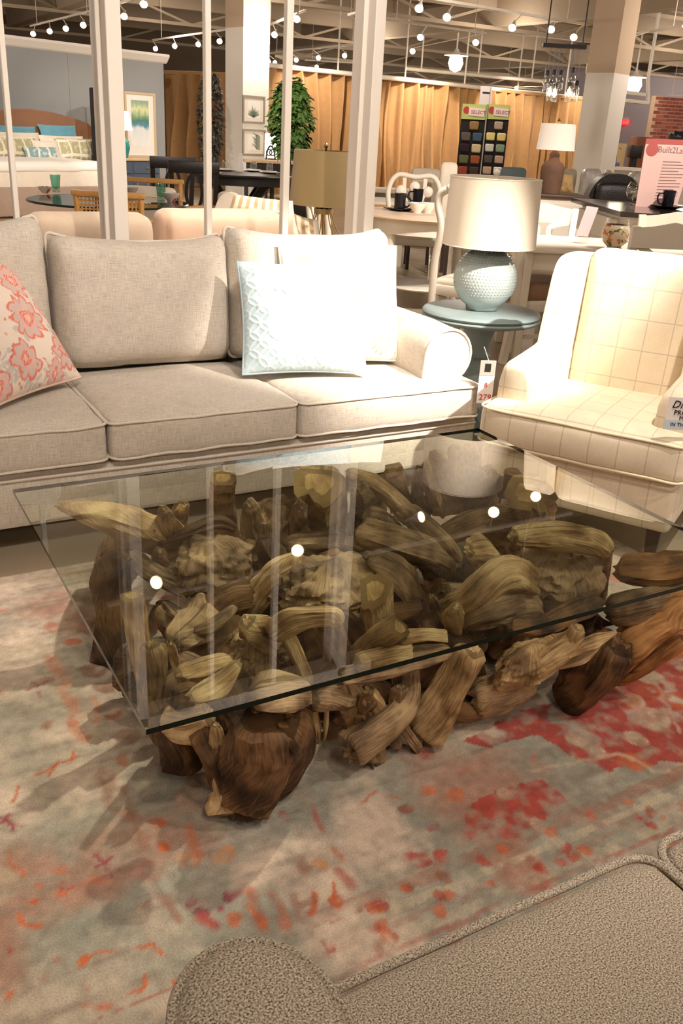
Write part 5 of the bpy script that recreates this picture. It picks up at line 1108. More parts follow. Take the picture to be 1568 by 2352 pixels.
# abstract picture on the display wall
PW = Vector((W1.x, W1.y, 0))-Vector((wd.x, wd.y, 0))*0.0; ap = thing('framed_picture', 'blue-green abstract picture in a pale wood frame above the dresser', 'picture', (0, 0, 0), wrot)
l = plane(PW+Vector((math.sin(wrot)*0.03, -math.cos(wrot)*0.03, 0)), wrot); ap.location = PW+Vector((math.sin(wrot)*0.03, -math.cos(wrot)*0.03, 0))
x0, z1 = l(283, 209); x1, _ = l(354, 209); _, z0 = l(320, 362); fw = 0.04
m_palewood = mat('pale maple', (206, 184, 148), 0.5)
for nm, b_ in (('frame', box(x0, x1, -0.03, 0, z1-fw, z1)), ('frame', box(x0, x1, -0.03, 0, z0, z0+fw)), ('frame', box(x0, x0+fw, -0.03, 0, z0+fw, z1-fw)), ('frame', box(x1-fw, x1, -0.03, 0, z0+fw, z1-fw))): mesh(nm, b_, m_palewood, ap, smooth=0)
mesh('mat_board', box(x0+fw, x1-fw, -0.008, 0, z0+fw, z1-fw), m_porc, ap, smooth=0)
def abstract():
    m = bpy.data.materials.new('watercolour'); m.use_nodes = True; N, L = nt(m); b = N['Principled BSDF']; tc = N.new('ShaderNodeTexCoord'); sp_ = N.new('ShaderNodeSeparateXYZ'); L.new(tc.outputs['Generated'], sp_.inputs[0])
    n = N.new('ShaderNodeTexNoise'); n.inputs['Scale'].default_value = 4; n.inputs['Detail'].default_value = 4; L.new(tc.outputs['Generated'], n.inputs[0]); k = mathn(N, L, 'MULTIPLY_ADD', n.outputs[0], 0.35, -0.17); k = mathn(N, L, 'ADD', sp_.outputs[2], k)
    r = ramp(N, [(0.0, srgb(244, 242, 236)), (0.36, srgb(226, 230, 226)), (0.46, srgb(96, 150, 170)), (0.56, srgb(80, 130, 120)), (0.68, srgb(126, 164, 120)), (0.80, srgb(224, 226, 170)), (0.95, srgb(150, 178, 150))]); L.new(k, r.inputs[0]); L.new(r.outputs[0], b.inputs['Base Color']); b.inputs['Roughness'].default_value = 0.6; return m
mw, mh = (x1-x0), (z1-z0); mesh('print', box(x0+mw*0.22, x1-mw*0.22, -0.012, -0.009, z0+mh*0.18, z1-mh*0.12), abstract(), ap, smooth=0)

# ------------------------------------------------------------------ ebony dining group
def oval_chair(loc, rot, label, w=0.46, top=1.0):
    t = thing('ebony_dining_chair', label, 'chair', loc, rot, 'ebony dining chairs'); s_ = 0.045
    for s in (-1, 1):
        mesh('back_post', strip(spline([(s*(w/2-0.03), 0.03, 0), (s*(w/2-0.03), 0.0, 0.45), (s*(w/2-0.015), -0.05, top)], 5), s_, 0.03, (0, 1, 0)), m_black, t)
        mesh('leg', bar((s*(w/2-0.03), 0.42, 0), (s*(w/2-0.03), 0.42, 0.43), 0.04, 0.04), m_black, t)
    mesh('top_rail', rbox(-w/2-0.01, w/2+0.01, -0.07, -0.035, top-0.10, top+0.01, 0.008), m_black, t); mesh('lower_rail', rbox(-w/2+0.02, w/2-0.02, -0.02, 0.008, 0.52, 0.57, 0.005), m_black, t)
    zc, hh = (0.57+top-0.10)/2, (top-0.10-0.57)/2
    for s in (-1, 1): mesh('oval_splat', strip([(s*0.075*math.sin(q), -0.018-0.03*(1-math.cos(q))/2, 0.565+2*hh*(1-math.cos(q))/2) for q in np.linspace(0.0, PI, 13)], 0.030, 0.02, (0, 1, 0)), m_black, t)
    mesh('seat', rbox(-w/2, w/2, -0.01, 0.45, 0.43, 0.475, 0.012), m_black, t); mesh('front_rail', box(-w/2+0.04, w/2-0.04, 0.40, 0.43, 0.36, 0.43), m_black, t, smooth=0)
    for s in (-1, 1): mesh('stretcher', bar((s*(w/2-0.03), 0.03, 0.18), (s*(w/2-0.03), 0.42, 0.18), 0.02, 0.03), m_black, t)
    return t
q = at(393, 362, Z=1.0); oval_chair((q.x, q.y, 0), VR+0.5, 'ebony oval-splat dining chair nearest the slate dresser')
q = at(444, 372, Z=1.0); oval_chair((q.x, q.y, 0), VR+0.25, 'ebony oval-splat dining chair in front of the dark table')
q = at(614, 420, Z=0.95); oval_chair((q.x+0.2, q.y+0.1, 0), VR-0.5, 'ebony dining chair under the right rim of the dark table', top=0.80)
ET = ground(at(548, 397, Z=0.76)); er = 0.70
et = thing('ebony_table', 'round ebony dining table set with plates and glasses', 'table', ET, VR)
mesh('top', lathe([(0, 0.73), (er-0.02, 0.73), (er, 0.745), (er-0.01, 0.76), (0, 0.76)], 48), m_black, et, smooth=40); mesh('apron', lathe([(er-0.10, 0.63), (er-0.08, 0.63), (er-0.08, 0.731), (er-0.10, 0.731), (er-0.10, 0.63)], 40), m_black, et, smooth=40)
for k in range(4):
    q = k*PI/2+PI/4+0.2; P = spline([(0.48, 0, 0.64), (0.34, 0, 0.50), (0.20, 0, 0.36), (0.18, 0, 0.22), (0.40, 0, 0.02)], 5); mesh('curved_leg', xf(strip(P, 0.09, 0.05, (0, 1, 0)), rot=(0, 0, q)), m_black, et)
mesh('hub', lathe([(0.14, 0.2), (0.16, 0.25), (0.16, 0.35), (0.14, 0.4)], 20), m_black, et)
def setting(px, py, lab):
    q = at(px, py, Z=0.762); t = thing('plate_stack', 'white dinner and salad plate at '+lab, 'plates', (q.x, q.y, 0.761), 0, 'place settings on the ebony table')
    mesh('dinner_plate', lathe([(0, 0.003), (0.08, 0.001), (0.14, 0.016), (0.14, 0.020), (0.08, 0.008), (0, 0.008)], 28), m_porc, t, smooth=40); mesh('salad_plate', lathe([(0, 0.010), (0.06, 0.010), (0.10, 0.026), (0.10, 0.030), (0.06, 0.018), (0, 0.018)], 28), m_porc, t, smooth=40)
    o = mesh('stemless_glass', lathe([(0, 0.003), (0.03, 0), (0.046, 0.04), (0.046, 0.07), (0.036, 0.115), (0.034, 0.115), (0.043, 0.07), (0.043, 0.04), (0, 0.008)], 18), m_clear, loc=(q.x, q.y, 0.780), smooth=60); tag(o, 'stemless glass standing on the plates at '+lab, 'glass', 'glasses on the ebony table')
setting(517, 392, 'the left of the ebony table'); setting(582, 394, 'the middle of the ebony table'); setting(619, 398, 'the right of the ebony table'); setting(484, 399, 'the rim behind the thin post')
q = at(552, 394, Z=0.762); l = plane(q); x0, z0 = l(543, 394); x1, z1 = l(560, 352); tc_ = mesh('table_card', prism([(x0, 0.0), (x1, 0.0), (x1-0.02, z1-0.762), (x0+0.03, z1-0.762)], -0.004, 0.004), m_tagw, loc=(q.x, q.y, 0.762), rot=(0, 0, VR)); tag(tc_, 'white upright card on the ebony table', 'card')

# ------------------------------------------------------------------ column with botanical prints
CP = ground(at(557, 300, D=16.5)); l = plane(CP, VR); wl_ = l(557, 200)[0]-l(509, 200)[0]; wr_ = l(612, 200)[0]-l(557, 200)[0]
ang = math.atan2(wl_, wr_); s_ = math.hypot(wl_, wr_); crot = VR+ang
m_colw = mat('column white', (232, 224, 212), 0.8); m_colb = mat('column beige', (196, 172, 146), 0.85)
zb_ = l(557, 61)[1]
cl = struct('trim_1', box(0, s_, 0, s_, 0, zb_), m_colw, smooth=0); cl.location = CP; cl.rotation_euler = (0, 0, crot); cl.name = 'trim_1'
cu_ = struct('trim_2', box(-0.001, s_+0.001, -0.001, s_+0.001, zb_, 4.1), m_colb, smooth=0); cu_.location = CP; cu_.rotation_euler = (0, 0, crot)
def line_print(name, rgb1, n, flip):
    m = bpy.data.materials.new(name); m.use_nodes = True; b = m.node_tree.nodes['Principled BSDF']; b.inputs['Base Color'].default_value = srgb(226, 222, 210); b.inputs['Roughness'].default_value = 0.6; return m
m_leafink = mat('grey green ink', (104, 112, 96), 0.7); m_pewter = mat('pewter frame', (148, 138, 122), 0.4)
lp_ = plane(CP, crot)
for k, (pa, pb, pc, pd, lab) in enumerate(((556, 218, 607, 282, 'framed botanical print of a spiky plant, upper one on the column'), (556, 296, 608, 356, 'framed botanical print of leaning fronds, lower one on the column'))):
    x0, z1 = lp_(pa, pb); x1, _ = lp_(pc, pb); _, z0 = lp_(pa, pd); t = thing('framed_print', lab, 'picture', CP+Vector((math.sin(crot)*0.004, -math.cos(crot)*0.004, 0)), crot, 'botanical prints'); f_ = 0.03
    for b_ in (box(x0, x1, -0.03, 0, z1-f_, z1), box(x0, x1, -0.03, 0, z0, z0+f_), box(x0, x0+f_, -0.03, 0, z0+f_, z1-f_), box(x1-f_, x1, -0.03, 0, z0+f_, z1-f_)): mesh('frame', b_, m_pewter, t, smooth=0)
    mesh('mat_board', box(x0+f_, x1-f_, -0.008, 0, z0+f_, z1-f_), mat('mat board', (222, 214, 198), 0.7), t, smooth=0); mx_, mz_ = (x1-x0), (z1-z0)
    mesh('sheet', box(x0+mx_*0.2, x1-mx_*0.2, -0.011, -0.009, z0+mz_*0.18, z1-mz_*0.18), line_print('paper sheet', None, 0, 0), t, smooth=0)
    rg = random.Random(k)
    for j in range(11):
        if k == 0: bx, bz = (x0+x1)/2, z0+mz_*0.22; aa = math.radians(20+j*14); ln = mz_*rg.uniform(0.25, 0.5); P = [(bx, -0.013, bz), (bx+math.cos(aa)*ln*0.5, -0.013, bz+math.sin(aa)*ln*0.6), (bx+math.cos(aa)*min(ln, mx_*0.28), -0.013, bz+math.sin(aa)*ln)]
        else: bz = z0+mz_*(0.22+0.052*j); P = [(x1-mx_*0.22, -0.013, bz), (x1-mx_*0.38, -0.013, bz+mz_*0.05), (x1-mx_*rg.uniform(0.45, 0.62), -0.013, bz+mz_*0.14)]
        mesh('frond', strip(P, [0.012, 0.02, 0.003], 0.001, (0, 1, 0)), m_leafink, t)

# ------------------------------------------------------------------ artificial trees
def leaf_tree(name, label, px, py_top, py_bot, half, Dp, m, seed, nl, lsz, pot=True, cat='tree', maple=False):
    b = ground(at(px, py_bot, D=Dp)); l = plane(b); zt, zb = l(px, py_top)[1], l(px, py_bot)[1]; hw = (l(px+half, py_bot)[0]-l(px-half, py_bot)[0])/2; x0 = l(px, (py_top+py_bot)/2)[0]
    t = thing(name, label, cat, b, VR); rg = random.Random(seed)
    mesh('trunk', tube(spline([(x0, 0, 0.2), (x0+0.03, 0, zb*0.6), (x0-0.02, 0.02, zb), (x0, 0, (zb+zt)/2), (x0, 0, zt-0.1)], 5), [0.03]*21, 8), mat('bark', (84, 64, 46), 0.9), t)
    V, F = [], []
    for k in range(nl):
        z = rg.uniform(0, 1); env = (math.sin(PI*min(1, max(0.02, z*0.93+0.05)))**0.55); a = rg.uniform(0, 2*PI); r = hw*env*math.sqrt(rg.uniform(0.15, 1)); p = Vector((x0+r*math.cos(a), r*math.sin(a), zb+(zt-zb)*z))
        d = Vector((math.cos(a)*0.8+rg.uniform(-.5, .5), math.sin(a)*0.8+rg.uniform(-.5, .5), rg.uniform(-0.9, 0.3))).normalized(); s = d.cross(Vector((0, 0, 1))).normalized(); n = s.cross(d); L_ = lsz*rg.uniform(0.7, 1.3); o = len(V); w = 0.85 if maple else 0.5
        V += [tuple(p), tuple(p+d*L_*0.35+s*L_*w*0.5+n*0.01), tuple(p+d*L_+n*-0.02), tuple(p+d*L_*0.35-s*L_*w*0.5+n*0.01), tuple(p+d*L_*0.45+n*0.025)]; F += [(o, o+1, o+4), (o+1, o+2, o+4), (o+2, o+3, o+4), (o+3, o, o+4)]
        if maple: V += [tuple(p+d*L_*0.75+s*L_*0.5), tuple(p+d*L_*0.75-s*L_*0.5)]; F += [(o+1, o+5, o+4), (o+3, o+4, o+6)]
    f = mesh('foliage', (V, F), m, t, smooth=0, uv=False); f['kind'] = 'stuff'
    mesh('planter', xf(lathe([(0.14, 0), (0.19, 0.34), (0.20, 0.36), (0.17, 0.36), (0.16, 0.30), (0, 0.30)], 24), (x0, 0, 0)), mat('wicker planter', (120, 92, 64), 0.8), t)
    return t
leaf_tree('ficus_tree', 'dark artificial ficus tree beside the white column', 483, 168, 372, 28, 15.4, mat('dark ficus leaf', (44, 42, 32), 0.5, noise_scale=3, noise_amt=0.4), 3, 900, 0.09)
leaf_tree('ivy_tree', 'bright green artificial ivy tree right of the column', 668, 182, 362, 44, 13.2, mat('ivy leaf', (84, 118, 52), 0.5, noise_scale=4, noise_amt=0.35), 4, 900, 0.12, maple=True)
# console behind the ebony table
CS = ground(at(625, 370, D=15.6)); cs = thing('console_table', 'dark console with a pale top behind the ebony table', 'console', CS, VR+0.15); l = plane(CS, VR+0.15); x0, zt = l(560, 366); x1, zt2 = l(700, 377)
mesh('top', rbox(x0, x1, -0.05, 0.42, zt-0.045, zt, 0.006), MATS.get('oak top') or m_palewood, cs); mesh('body', box(x0+0.05, x1-0.05, 0, 0.40, 0.35, zt-0.045), m_black, cs, smooth=0)
for s in (x0+0.05, x1-0.05):
    for y in (0.0, 0.37): mesh('leg', box(s-0.03, s+0.03, y-0.02, y+0.04, 0, 0.36), m_black, cs, smooth=0)
LP = CS+Vector((math.sin(VR)*-0.9, math.cos(VR)*0.9, 0)); lb = thing('lamp_box', 'glowing white square lamp panel behind the ivy tree', 'lamp', LP, VR); l = plane(LP); x0, z0 = l(609, 362); x1, z1 = l(641, 308)
mesh('shade', rbox(x0, x1, -0.15, 0.15, z0, z1, 0.01), m_lit, lb); mesh('stand', lathe([(0.14, 0), (0.14, 0.02), (0.03, 0.05), (0.03, z0+0.01)], 16, (x0+x1)/2, 0), m_black, lb)
bc = thing('bistro_chair', 'small black scroll-back chair silhouetted against the lamp panel', 'chair', CS+Vector((-math.sin(VR)*0.55, math.cos(VR)*0.55, 0)), VR); l = plane(bc.location); x0, z0 = l(611, 368); x1, z1 = l(632, 336)
mesh('back_hoop', tube([((x0+x1)/2+(x1-x0)/2*math.cos(q), 0, z0+(z1-z0)*math.sin(q)) for q in np.linspace(0, PI, 14)], 0.014, 6), m_black, bc)
for s in (0.32, 0.68): mesh('scroll', tube([(x0+(x1-x0)*s+0.05*math.cos(q), 0, z0+(z1-z0)*0.55+0.05*math.sin(q)) for q in np.linspace(0, 2*PI, 12, endpoint=False)], 0.010, 6, True), m_black, bc)
mesh('seat', rbox(x0, x1, -0.3, 0.02, z0-0.12, z0-0.02, 0.01), m_black, bc)
for s in (x0+0.02, x1-0.02):
    for y in (-0.27, 0.0): mesh('leg', tube([(s, y, 0), (s, y, z0-0.1)], 0.012, 6), m_black, bc)

# ------------------------------------------------------------------ drapes
def drape(label, p0, p1, z1, m, folds, depth_=0.20, z0=0.02, grp='gold drapes along the hall', seed=0):
    p0, p1 = Vector(p0), Vector(p1); L_ = (p1-p0).length; rot = math.atan2(p1.y-p0.y, p1.x-p0.x); o_ = thing('drape', label, 'curtain', (p0.x, p0.y, 0), rot, grp)
    n = folds*18; rows = 10; V, F = [], []
    for side in (0, 0.012):
        for j in range(rows+1):
            f = j/rows
            for i in range(n+1):
                x = L_*i/n; ph = i/18*2*PI+1.2*noise.noise(Vector((x*1.3, seed, 0)))*2; amp = depth_*(0.55+0.6*(1-f))*(0.9+1.1*noise.noise(Vector((x*1.7, seed+4, f*1.5))))
                V.append((x+0.04*math.sin(ph*2+1)*(1-f*0.6), amp*(math.sin(ph)+0.35*math.sin(2*ph+seed))+0.05*noise.noise(Vector((x*0.9, f*2, seed)))+side, z0+(z1-z0)*f))
    m_ = (n+1)*(rows+1)
    for j in range(rows):
        for i in range(n): a = j*(n+1)+i; F.append((a, a+1, a+n+2, a+n+1)); F.append((m_+a, m_+a+n+1, m_+a+n+2, m_+a+1))
    mesh('cloth', (V, F), m, o_, smooth=180); mesh('heading', rbox(0, L_, -0.03, 0.035, z1-0.02, z1+0.05, 0.01), m, o_); return o_
m_drape = fabric('gold taffeta', (170, 130, 84), 400, 0.10, bump=0.1)
A, B_ = at(872, 182, Z=2.44), at(1395, 234, Z=2.44); dd = (B_-A)
labs = ['gold drape panel right behind the wide white post', 'gold drape panel left of the swatch display', 'gold drape panel behind the swatch display', 'gold drape panel right of the swatch display', 'gold drape panel behind the brown urn lamp', 'gold drape panel ending at the right column']
for k in range(6): drape(labs[k], A+dd*(k/6), A+dd*((k+1)/6)+dd.normalized()*0.04, 2.44, m_drape, 4, seed=k)
A2 = at(600, 152, Z=2.44); 
for k, lb_ in enumerate(('gold drape panel behind the ivy tree', 'gold drape panel above the olive lamp', 'gold drape panel left of the wide white post')): drape(lb_, A2+(A-A2)*(k/3), A2+(A-A2)*((k+1)/3)+(A-A2).normalized()*0.04, 2.44, m_drape, 3, seed=20+k)
q0, q1 = at(378, 170, D=19.5), at(480, 166, D=18.6); drape('gold drape hanging beside the blue-grey display wall', (q0.x, q0.y, 0), (q1.x+0.4, q1.y, 0), (q0.z+q1.z)/2, m_drape, 4, seed=31)
# ================================================================== white dining group beside the partition
def turned_leg(h, r=0.035):
    return lathe([(r*0.6, 0), (r*0.8, 0.03), (r*0.5, 0.06), (r*0.7, 0.12), (r*1.0, h*0.55), (r*0.75, h*0.68), (r*1.05, h*0.72), (r*0.8, h*0.76), (r*1.05, h*0.80), (r*1.1, h*0.82), (r*1.1, h)], 14)
RT = Vector((4.42, 6.45, 0)); rr_ = 0.62
rt = thing('round_dining_table', 'antique white round dining table with black mugs beyond the lamp', 'table', RT, VR)
m_washed = mat('washed wood top', (206, 180, 152), 0.5, noise_scale=8, noise_amt=0.12, stretch=(1, 12, 1))
mesh('top', lathe([(0, 0.722), (rr_-0.03, 0.722), (rr_-0.012, 0.728), (rr_-0.004, 0.736), (rr_, 0.742), (rr_-0.006, 0.75), (0, 0.75)], 48), m_washed, rt, smooth=40)
mesh('apron', lathe([(rr_-0.10, 0.62), (rr_-0.07, 0.62), (rr_-0.07, 0.723), (rr_-0.10, 0.723), (rr_-0.10, 0.62)], 40), m_white, rt, smooth=40)
for k in range(4): q = k*PI/2+0.9; mesh('leg', xf(turned_leg(0.63, 0.04), ((rr_-0.12)*math.cos(q), (rr_-0.12)*math.sin(q), 0)), m_white, rt, smooth=50)
mesh('lower_shelf', lathe([(0, 0.16), (0.30, 0.16), (0.31, 0.17), (0.30, 0.18), (0, 0.18)], 32), m_white, rt)
m_navy = mat('black glaze', (22, 22, 30), 0.25)
def mug(px, py, zt, D_=None, label='', rot=0.0, s=1.0, hp=True):
    q = at(px, py, Z=zt); t = thing('mug', label, 'mug', (q.x, q.y, zt), VR+rot, 'black mugs')
    mesh('cup', xf(lathe([(0, 0.002), (0.032, 0), (0.036, 0.006), (0.039, 0.09), (0.042, 0.105), (0.039, 0.105), (0.035, 0.09), (0.032, 0.01), (0, 0.008)], 22), scale=(s, s, s)), m_navy, t, smooth=50)
    mesh('handle', xf(tube(spline([(0.037, 0, 0.085), (0.065, 0, 0.08), (0.07, 0, 0.05), (0.055, 0, 0.025), (0.036, 0, 0.02)], 4), 0.0055, 7), scale=(s, s, s)), m_navy, t, smooth=180); return t
def saucer(px, py, zt, label, r=0.10, square=True):
    q = at(px, py, Z=zt); n = 4 if square else 28; o = mesh('saucer', lathe([(0, 0.004), (r*0.55, 0), (r, 0.018), (r*1.02, 0.022), (r*0.55, 0.008), (0, 0.007)], n), m_navy, loc=(q.x, q.y, zt), smooth=30, rot=(0, 0, VR)); return tag(o, label, 'saucer', 'black saucers'), q
_, q = saucer(918, 484, 0.75, 'square black saucer on the round white table', 0.14)
mg = mug(917, 482, 0.762, label='black mug on the square saucer of the round white table', s=1.25)
mug(958, 468, 0.75, label='black mug standing alone behind the teapot on the round table', rot=PI, s=1.25)
for px, lab in ((957, 'white bowl beside the black saucer on the round table'), (981, 'white bowl near the chair on the round table')):
    q = at(px, 489, Z=0.75); bowl((q.x, q.y, 0.75), 0.075, 0.08, m_porc, lab)
def balloon_chair(loc, rot, label, top=1.0, w=0.48, seatm=None, lat=True, m=m_white):
    t = thing('white_dining_chair', label, 'chair', loc, rot, 'antique white dining chairs')
    hoop = spline([(-w*0.40, 0.0, 0.46), (-w*0.46, -0.02, 0.62), (-w*0.52, -0.05, top-0.16), (-w*0.36, -0.07, top-0.02), (0, -0.075, top-0.03), (w*0.36, -0.07, top-0.02), (w*0.52, -0.05, top-0.16), (w*0.46, -0.02, 0.62), (w*0.40, 0.0, 0.46)], 5)
    mesh('back_hoop', tube(hoop, 0.024, 8), m, t, smooth=180)
    if lat:
        for s in (-1, 1): mesh('splat', strip(spline([(s*0.05, -0.01, 0.48), (s*0.03, -0.03, 0.65), (s*0.09, -0.06, 0.80), (s*0.10, -0.07, top-0.04)], 5), 0.035, 0.018, (0, 1, 0)), m, t)
        for s in (-1, 0, 1): mesh('rosette', xf(lathe([(0, -0.02), (0.04, -0.012), (0.055, 0), (0.04, 0.012), (0, 0.02)], 16), (s*0.13, -0.06, top-0.16+0.04*(s == 0)), (PI/2, 0, 0)), m, t, smooth=180)
    mesh('seat_rail', rbox(-w/2, w/2, 0.0, 0.46, 0.39, 0.45, 0.012), m, t); mesh('seat', xf(cushion(w-0.03, 0.44, 0.06, 0.028, 0.015, 8, 0.002, 1), (0, 0.23, 0.465)), seatm or m_seatc, t, smooth=180)
    for s in (-1, 1):
        mesh('leg', xf(turned_leg(0.40, 0.032), (s*(w/2-0.04), 0.42, 0)), m, t, smooth=50); mesh('leg', strip(spline([(s*(w/2-0.02), -0.07, 0), (s*(w/2-0.03), 0.0, 0.2), (s*(w/2-0.04), 0.02, 0.42)], 4), 0.035, 0.04, (0, 1, 0)), m, t)
    return t
q = at(955, 400, Z=1.0); balloon_chair((q.x, q.y, 0), VR+PI, 'white balloon-back chair with rosettes at the far side of the round table')
q = at(868, 430, Z=0.98); balloon_chair((q.x-0.34, q.y+0.2, 0), VR-1.25, 'white balloon-back chair cut off by the wide post')
# near chair with a long S-curved back post, seen left of the lamp
nc = thing('white_dining_chair', 'white dining chair with S-curved back posts just left of the lamp', 'chair', ground(at(985, 700, D=6.0)), VR-0.55, 'antique white dining chairs')
l = plane(nc.location, VR-0.55); P = [l(*p) for p in ((988, 735), (994, 650), (1000, 590), (1010, 545), (1013, 510), (1006, 470), (1012, 445), (1030, 434))]
mesh('back_post', tube(spline([(x, 0, z) for x, z in P], 5), 0.026, 8), m_white, nc, smooth=180); wq = 0.44
mesh('back_post', tube(spline([(P[-1][0]*2-x+wq*0.8, 0, z) for x, z in P], 5), 0.026, 8), m_white, nc, smooth=180)
zt = P[-1][1]; mesh('crest_rail', tube(spline([(P[-1][0], 0, zt), (P[-1][0]+wq*0.2, 0, zt+0.03), (P[-1][0]+wq*0.4, 0, zt+0.02), (P[-1][0]+wq*0.6, 0, zt+0.03), (P[-1][0]+wq*0.8, 0, zt)], 4), 0.028, 8), m_white, nc, smooth=180)
mesh('seat_rail', rbox(P[2][0]-0.02, P[2][0]+wq+0.05, 0.0, 0.44, 0.38, 0.45, 0.012), m_white, nc); mesh('seat', xf(cushion(wq, 0.42, 0.06, 0.028, 0.015, 8, 0.002, 1), (P[2][0]+wq/2, 0.22, 0.46)), m_seatc, nc, smooth=180)
for x in (P[2][0]+0.02, P[2][0]+wq): mesh('leg', xf(turned_leg(0.39, 0.034), (x, 0.40, 0)), m_white, nc, smooth=50)

# ------------------------------------------------------------------ white rectangular table, X-back chairs
T2 = ground(at(1200, 566, Z=0.75)); r2 = -0.50
t2 = thing('white_dining_table', 'long white dining table behind the plaid armchair', 'table', T2, r2)
mesh('top', rbox(0.03, 1.15, 0, 0.80, 0.715, 0.75, 0.008), m_white, t2); mesh('apron', box(0.06, 1.09, 0.06, 0.09, 0.62, 0.716), m_white, t2, smooth=0); mesh('apron', box(0.06, 1.09, 0.71, 0.74, 0.62, 0.716), m_white, t2, smooth=0); mesh('apron', box(0.06, 0.09, 0.09, 0.71, 0.62, 0.716), m_white, t2, smooth=0)
for x in (0.06, 1.06):
    for y in (0.07, 0.72): mesh('leg', rbox(x-0.025, x+0.025, y-0.025, y+0.025, 0, 0.72, 0.004, 1), m_white, t2)
m_mocha = fabric('mocha suede', (150, 116, 92), 700, 0.06)
def xback(loc, rot, label, top=0.98, w=0.47, seatm=None, m=m_white):
    t = thing('x_back_chair', label, 'chair', loc, rot, 'white X-back chairs')
    for s in (-1, 1):
        mesh('back_post', strip(spline([(s*(w/2-0.02), 0.06, 0), (s*(w/2-0.02), 0.0, 0.42), (s*(w/2-0.02), -0.03, 0.7), (s*(w/2-0.01), -0.07, top)], 5), 0.045, 0.035, (0, 1, 0)), m, t)
        mesh('leg', bar((s*(w/2-0.03), 0.44, 0), (s*(w/2-0.03), 0.44, 0.43), 0.042, 0.042), m, t)
        mesh('cross_splat', strip(spline([(s*(w/2-0.04), -0.02, 0.56), (s*0.06, -0.03, 0.68), (s*0.05, -0.035, 0.76), (s*(w/2-0.05), -0.055, top-0.10)], 5), 0.038, 0.018, (0, 1, 0)), m, t)
        mesh('stretcher', bar((s*(w/2-0.03), 0.05, 0.16), (s*(w/2-0.03), 0.44, 0.16), 0.02, 0.025), m, t)
    mesh('crest_rail', prism([(-w/2-0.01, top-0.11), (w/2+0.01, top-0.11), (w/2+0.01, top-0.01), (w/4, top+0.005), (0, top+0.03), (-w/4, top+0.005), (-w/2-0.01, top-0.01)], -0.085, -0.055), m, t, smooth=20)
    mesh('seat_rail', rbox(-w/2, w/2, 0.0, 0.47, 0.37, 0.43, 0.008), m, t); mesh('seat', xf(cushion(w, 0.47, 0.08, 0.035, 0.018, 8, 0.002, 1), (0, 0.24, 0.455)), seatm or m_seatc, t, smooth=180); return t
q = at(1254, 480, D=6.7); xback((q.x, q.y, 0), VR-0.1+PI, 'white X-back chair beyond the white table, right of the lamp', q.z+0.01)
q = at(1540, 522, D=5.0); xback((q.x, q.y, 0), VR+0.1, 'white X-back chair at the right edge nearer the armchair', q.z)
q = at(1548, 500, D=5.9); xback((q.x+0.05, q.y, 0), VR+PI-0.1, 'white X-back chair at the right edge by the island', q.z)
# chair with the mocha seat tucked under the near side of the table
mc = thing('mocha_seat_chair', 'white chair with a mocha suede seat beside the side table', 'chair', ground(at(1155, 835, Z=0.0)), -0.15)
l = plane(mc.location, -0.15); x0, z0 = l(1150, 835); P = [l(*p) for p in ((1152, 838), (1168, 770), (1182, 700), (1190, 620), (1192, 560))]
mesh('back_post', strip([(x, 0, max(0, z)) for x, z in P]+[(P[-1][0], 0, 0.95)], 0.045, 0.04, (0, 1, 0)), m_white, mc); mesh('back_post', strip([(x+0.03, 0.44, max(0, z)) for x, z in P]+[(P[-1][0], 0.44, 0.95)], 0.045, 0.04, (0, 1, 0)), m_white, mc)
zs = 0.45; xs_ = P[2][0]+0.02
mesh('seat', xf(cushion(0.48, 0.46, 0.10, 0.045, 0.02, 10, 0.002, 3), (xs_+0.27, 0.22, zs)), m_mocha, mc, smooth=180); mesh('seat_rail', rbox(xs_, xs_+0.50, 0.0, 0.45, zs-0.12, zs-0.045, 0.01), m_white, mc)
for y in (0.03, 0.42): mesh('leg', bar((xs_+0.46, y, 0), (xs_+0.46, y, zs-0.1), 0.042, 0.042), m_white, mc)
mesh('top_rail', rbox(P[-1][0]-0.02, P[-1][0]+0.02, 0.0, 0.46, 0.86, 0.96, 0.008), m_white, mc); mesh('lower_rail', rbox(P[-1][0]-0.015, P[-1][0]+0.015, 0.0, 0.46, 0.62, 0.67, 0.006), m_white, mc)
for k in range(2): mesh('stretcher', bar((P[1][0]+0.01, 0.0 if k == 0 else 0.44, 0.17), (xs_+0.46, 0.03 if k == 0 else 0.42, 0.17), 0.02, 0.025), m_white, mc)
# painted glass jar on the white table
q = at(1408, 572, Z=0.752); jr = 31*depth(q)/F_PX
jar = thing('painted_jar', 'glass jar painted with orange flowers on the white table', 'jar', (q.x, q.y, 0.751), VR)
m_jar = mottled('painted flowers', (226, 206, 172), (214, 116, 44), 26, 0.58)
N, L = nt(m_jar); tcx = [n for n in N if n.type == 'TEX_COORD'][0]; n_ = N.new('ShaderNodeTexNoise'); n_.inputs['Scale'].default_value = 34; L.new(tcx.outputs['Object'], n_.inputs[0]); rr2 = ramp(N, [(0.60, (0, 0, 0, 1)), (0.63, (1, 1, 1, 1))]); L.new(n_.outputs[0], rr2.inputs[0]); mx = N.new('ShaderNodeMix'); mx.data_type = 'RGBA'; L.new(rr2.outputs[0], mx.inputs[0]); old = N['Principled BSDF'].inputs['Base Color'].links[0].from_socket; L.new(old, mx.inputs[6]); mx.inputs[7].default_value = srgb(92, 110, 66); L.new(mx.outputs[2], N['Principled BSDF'].inputs['Base Color'])
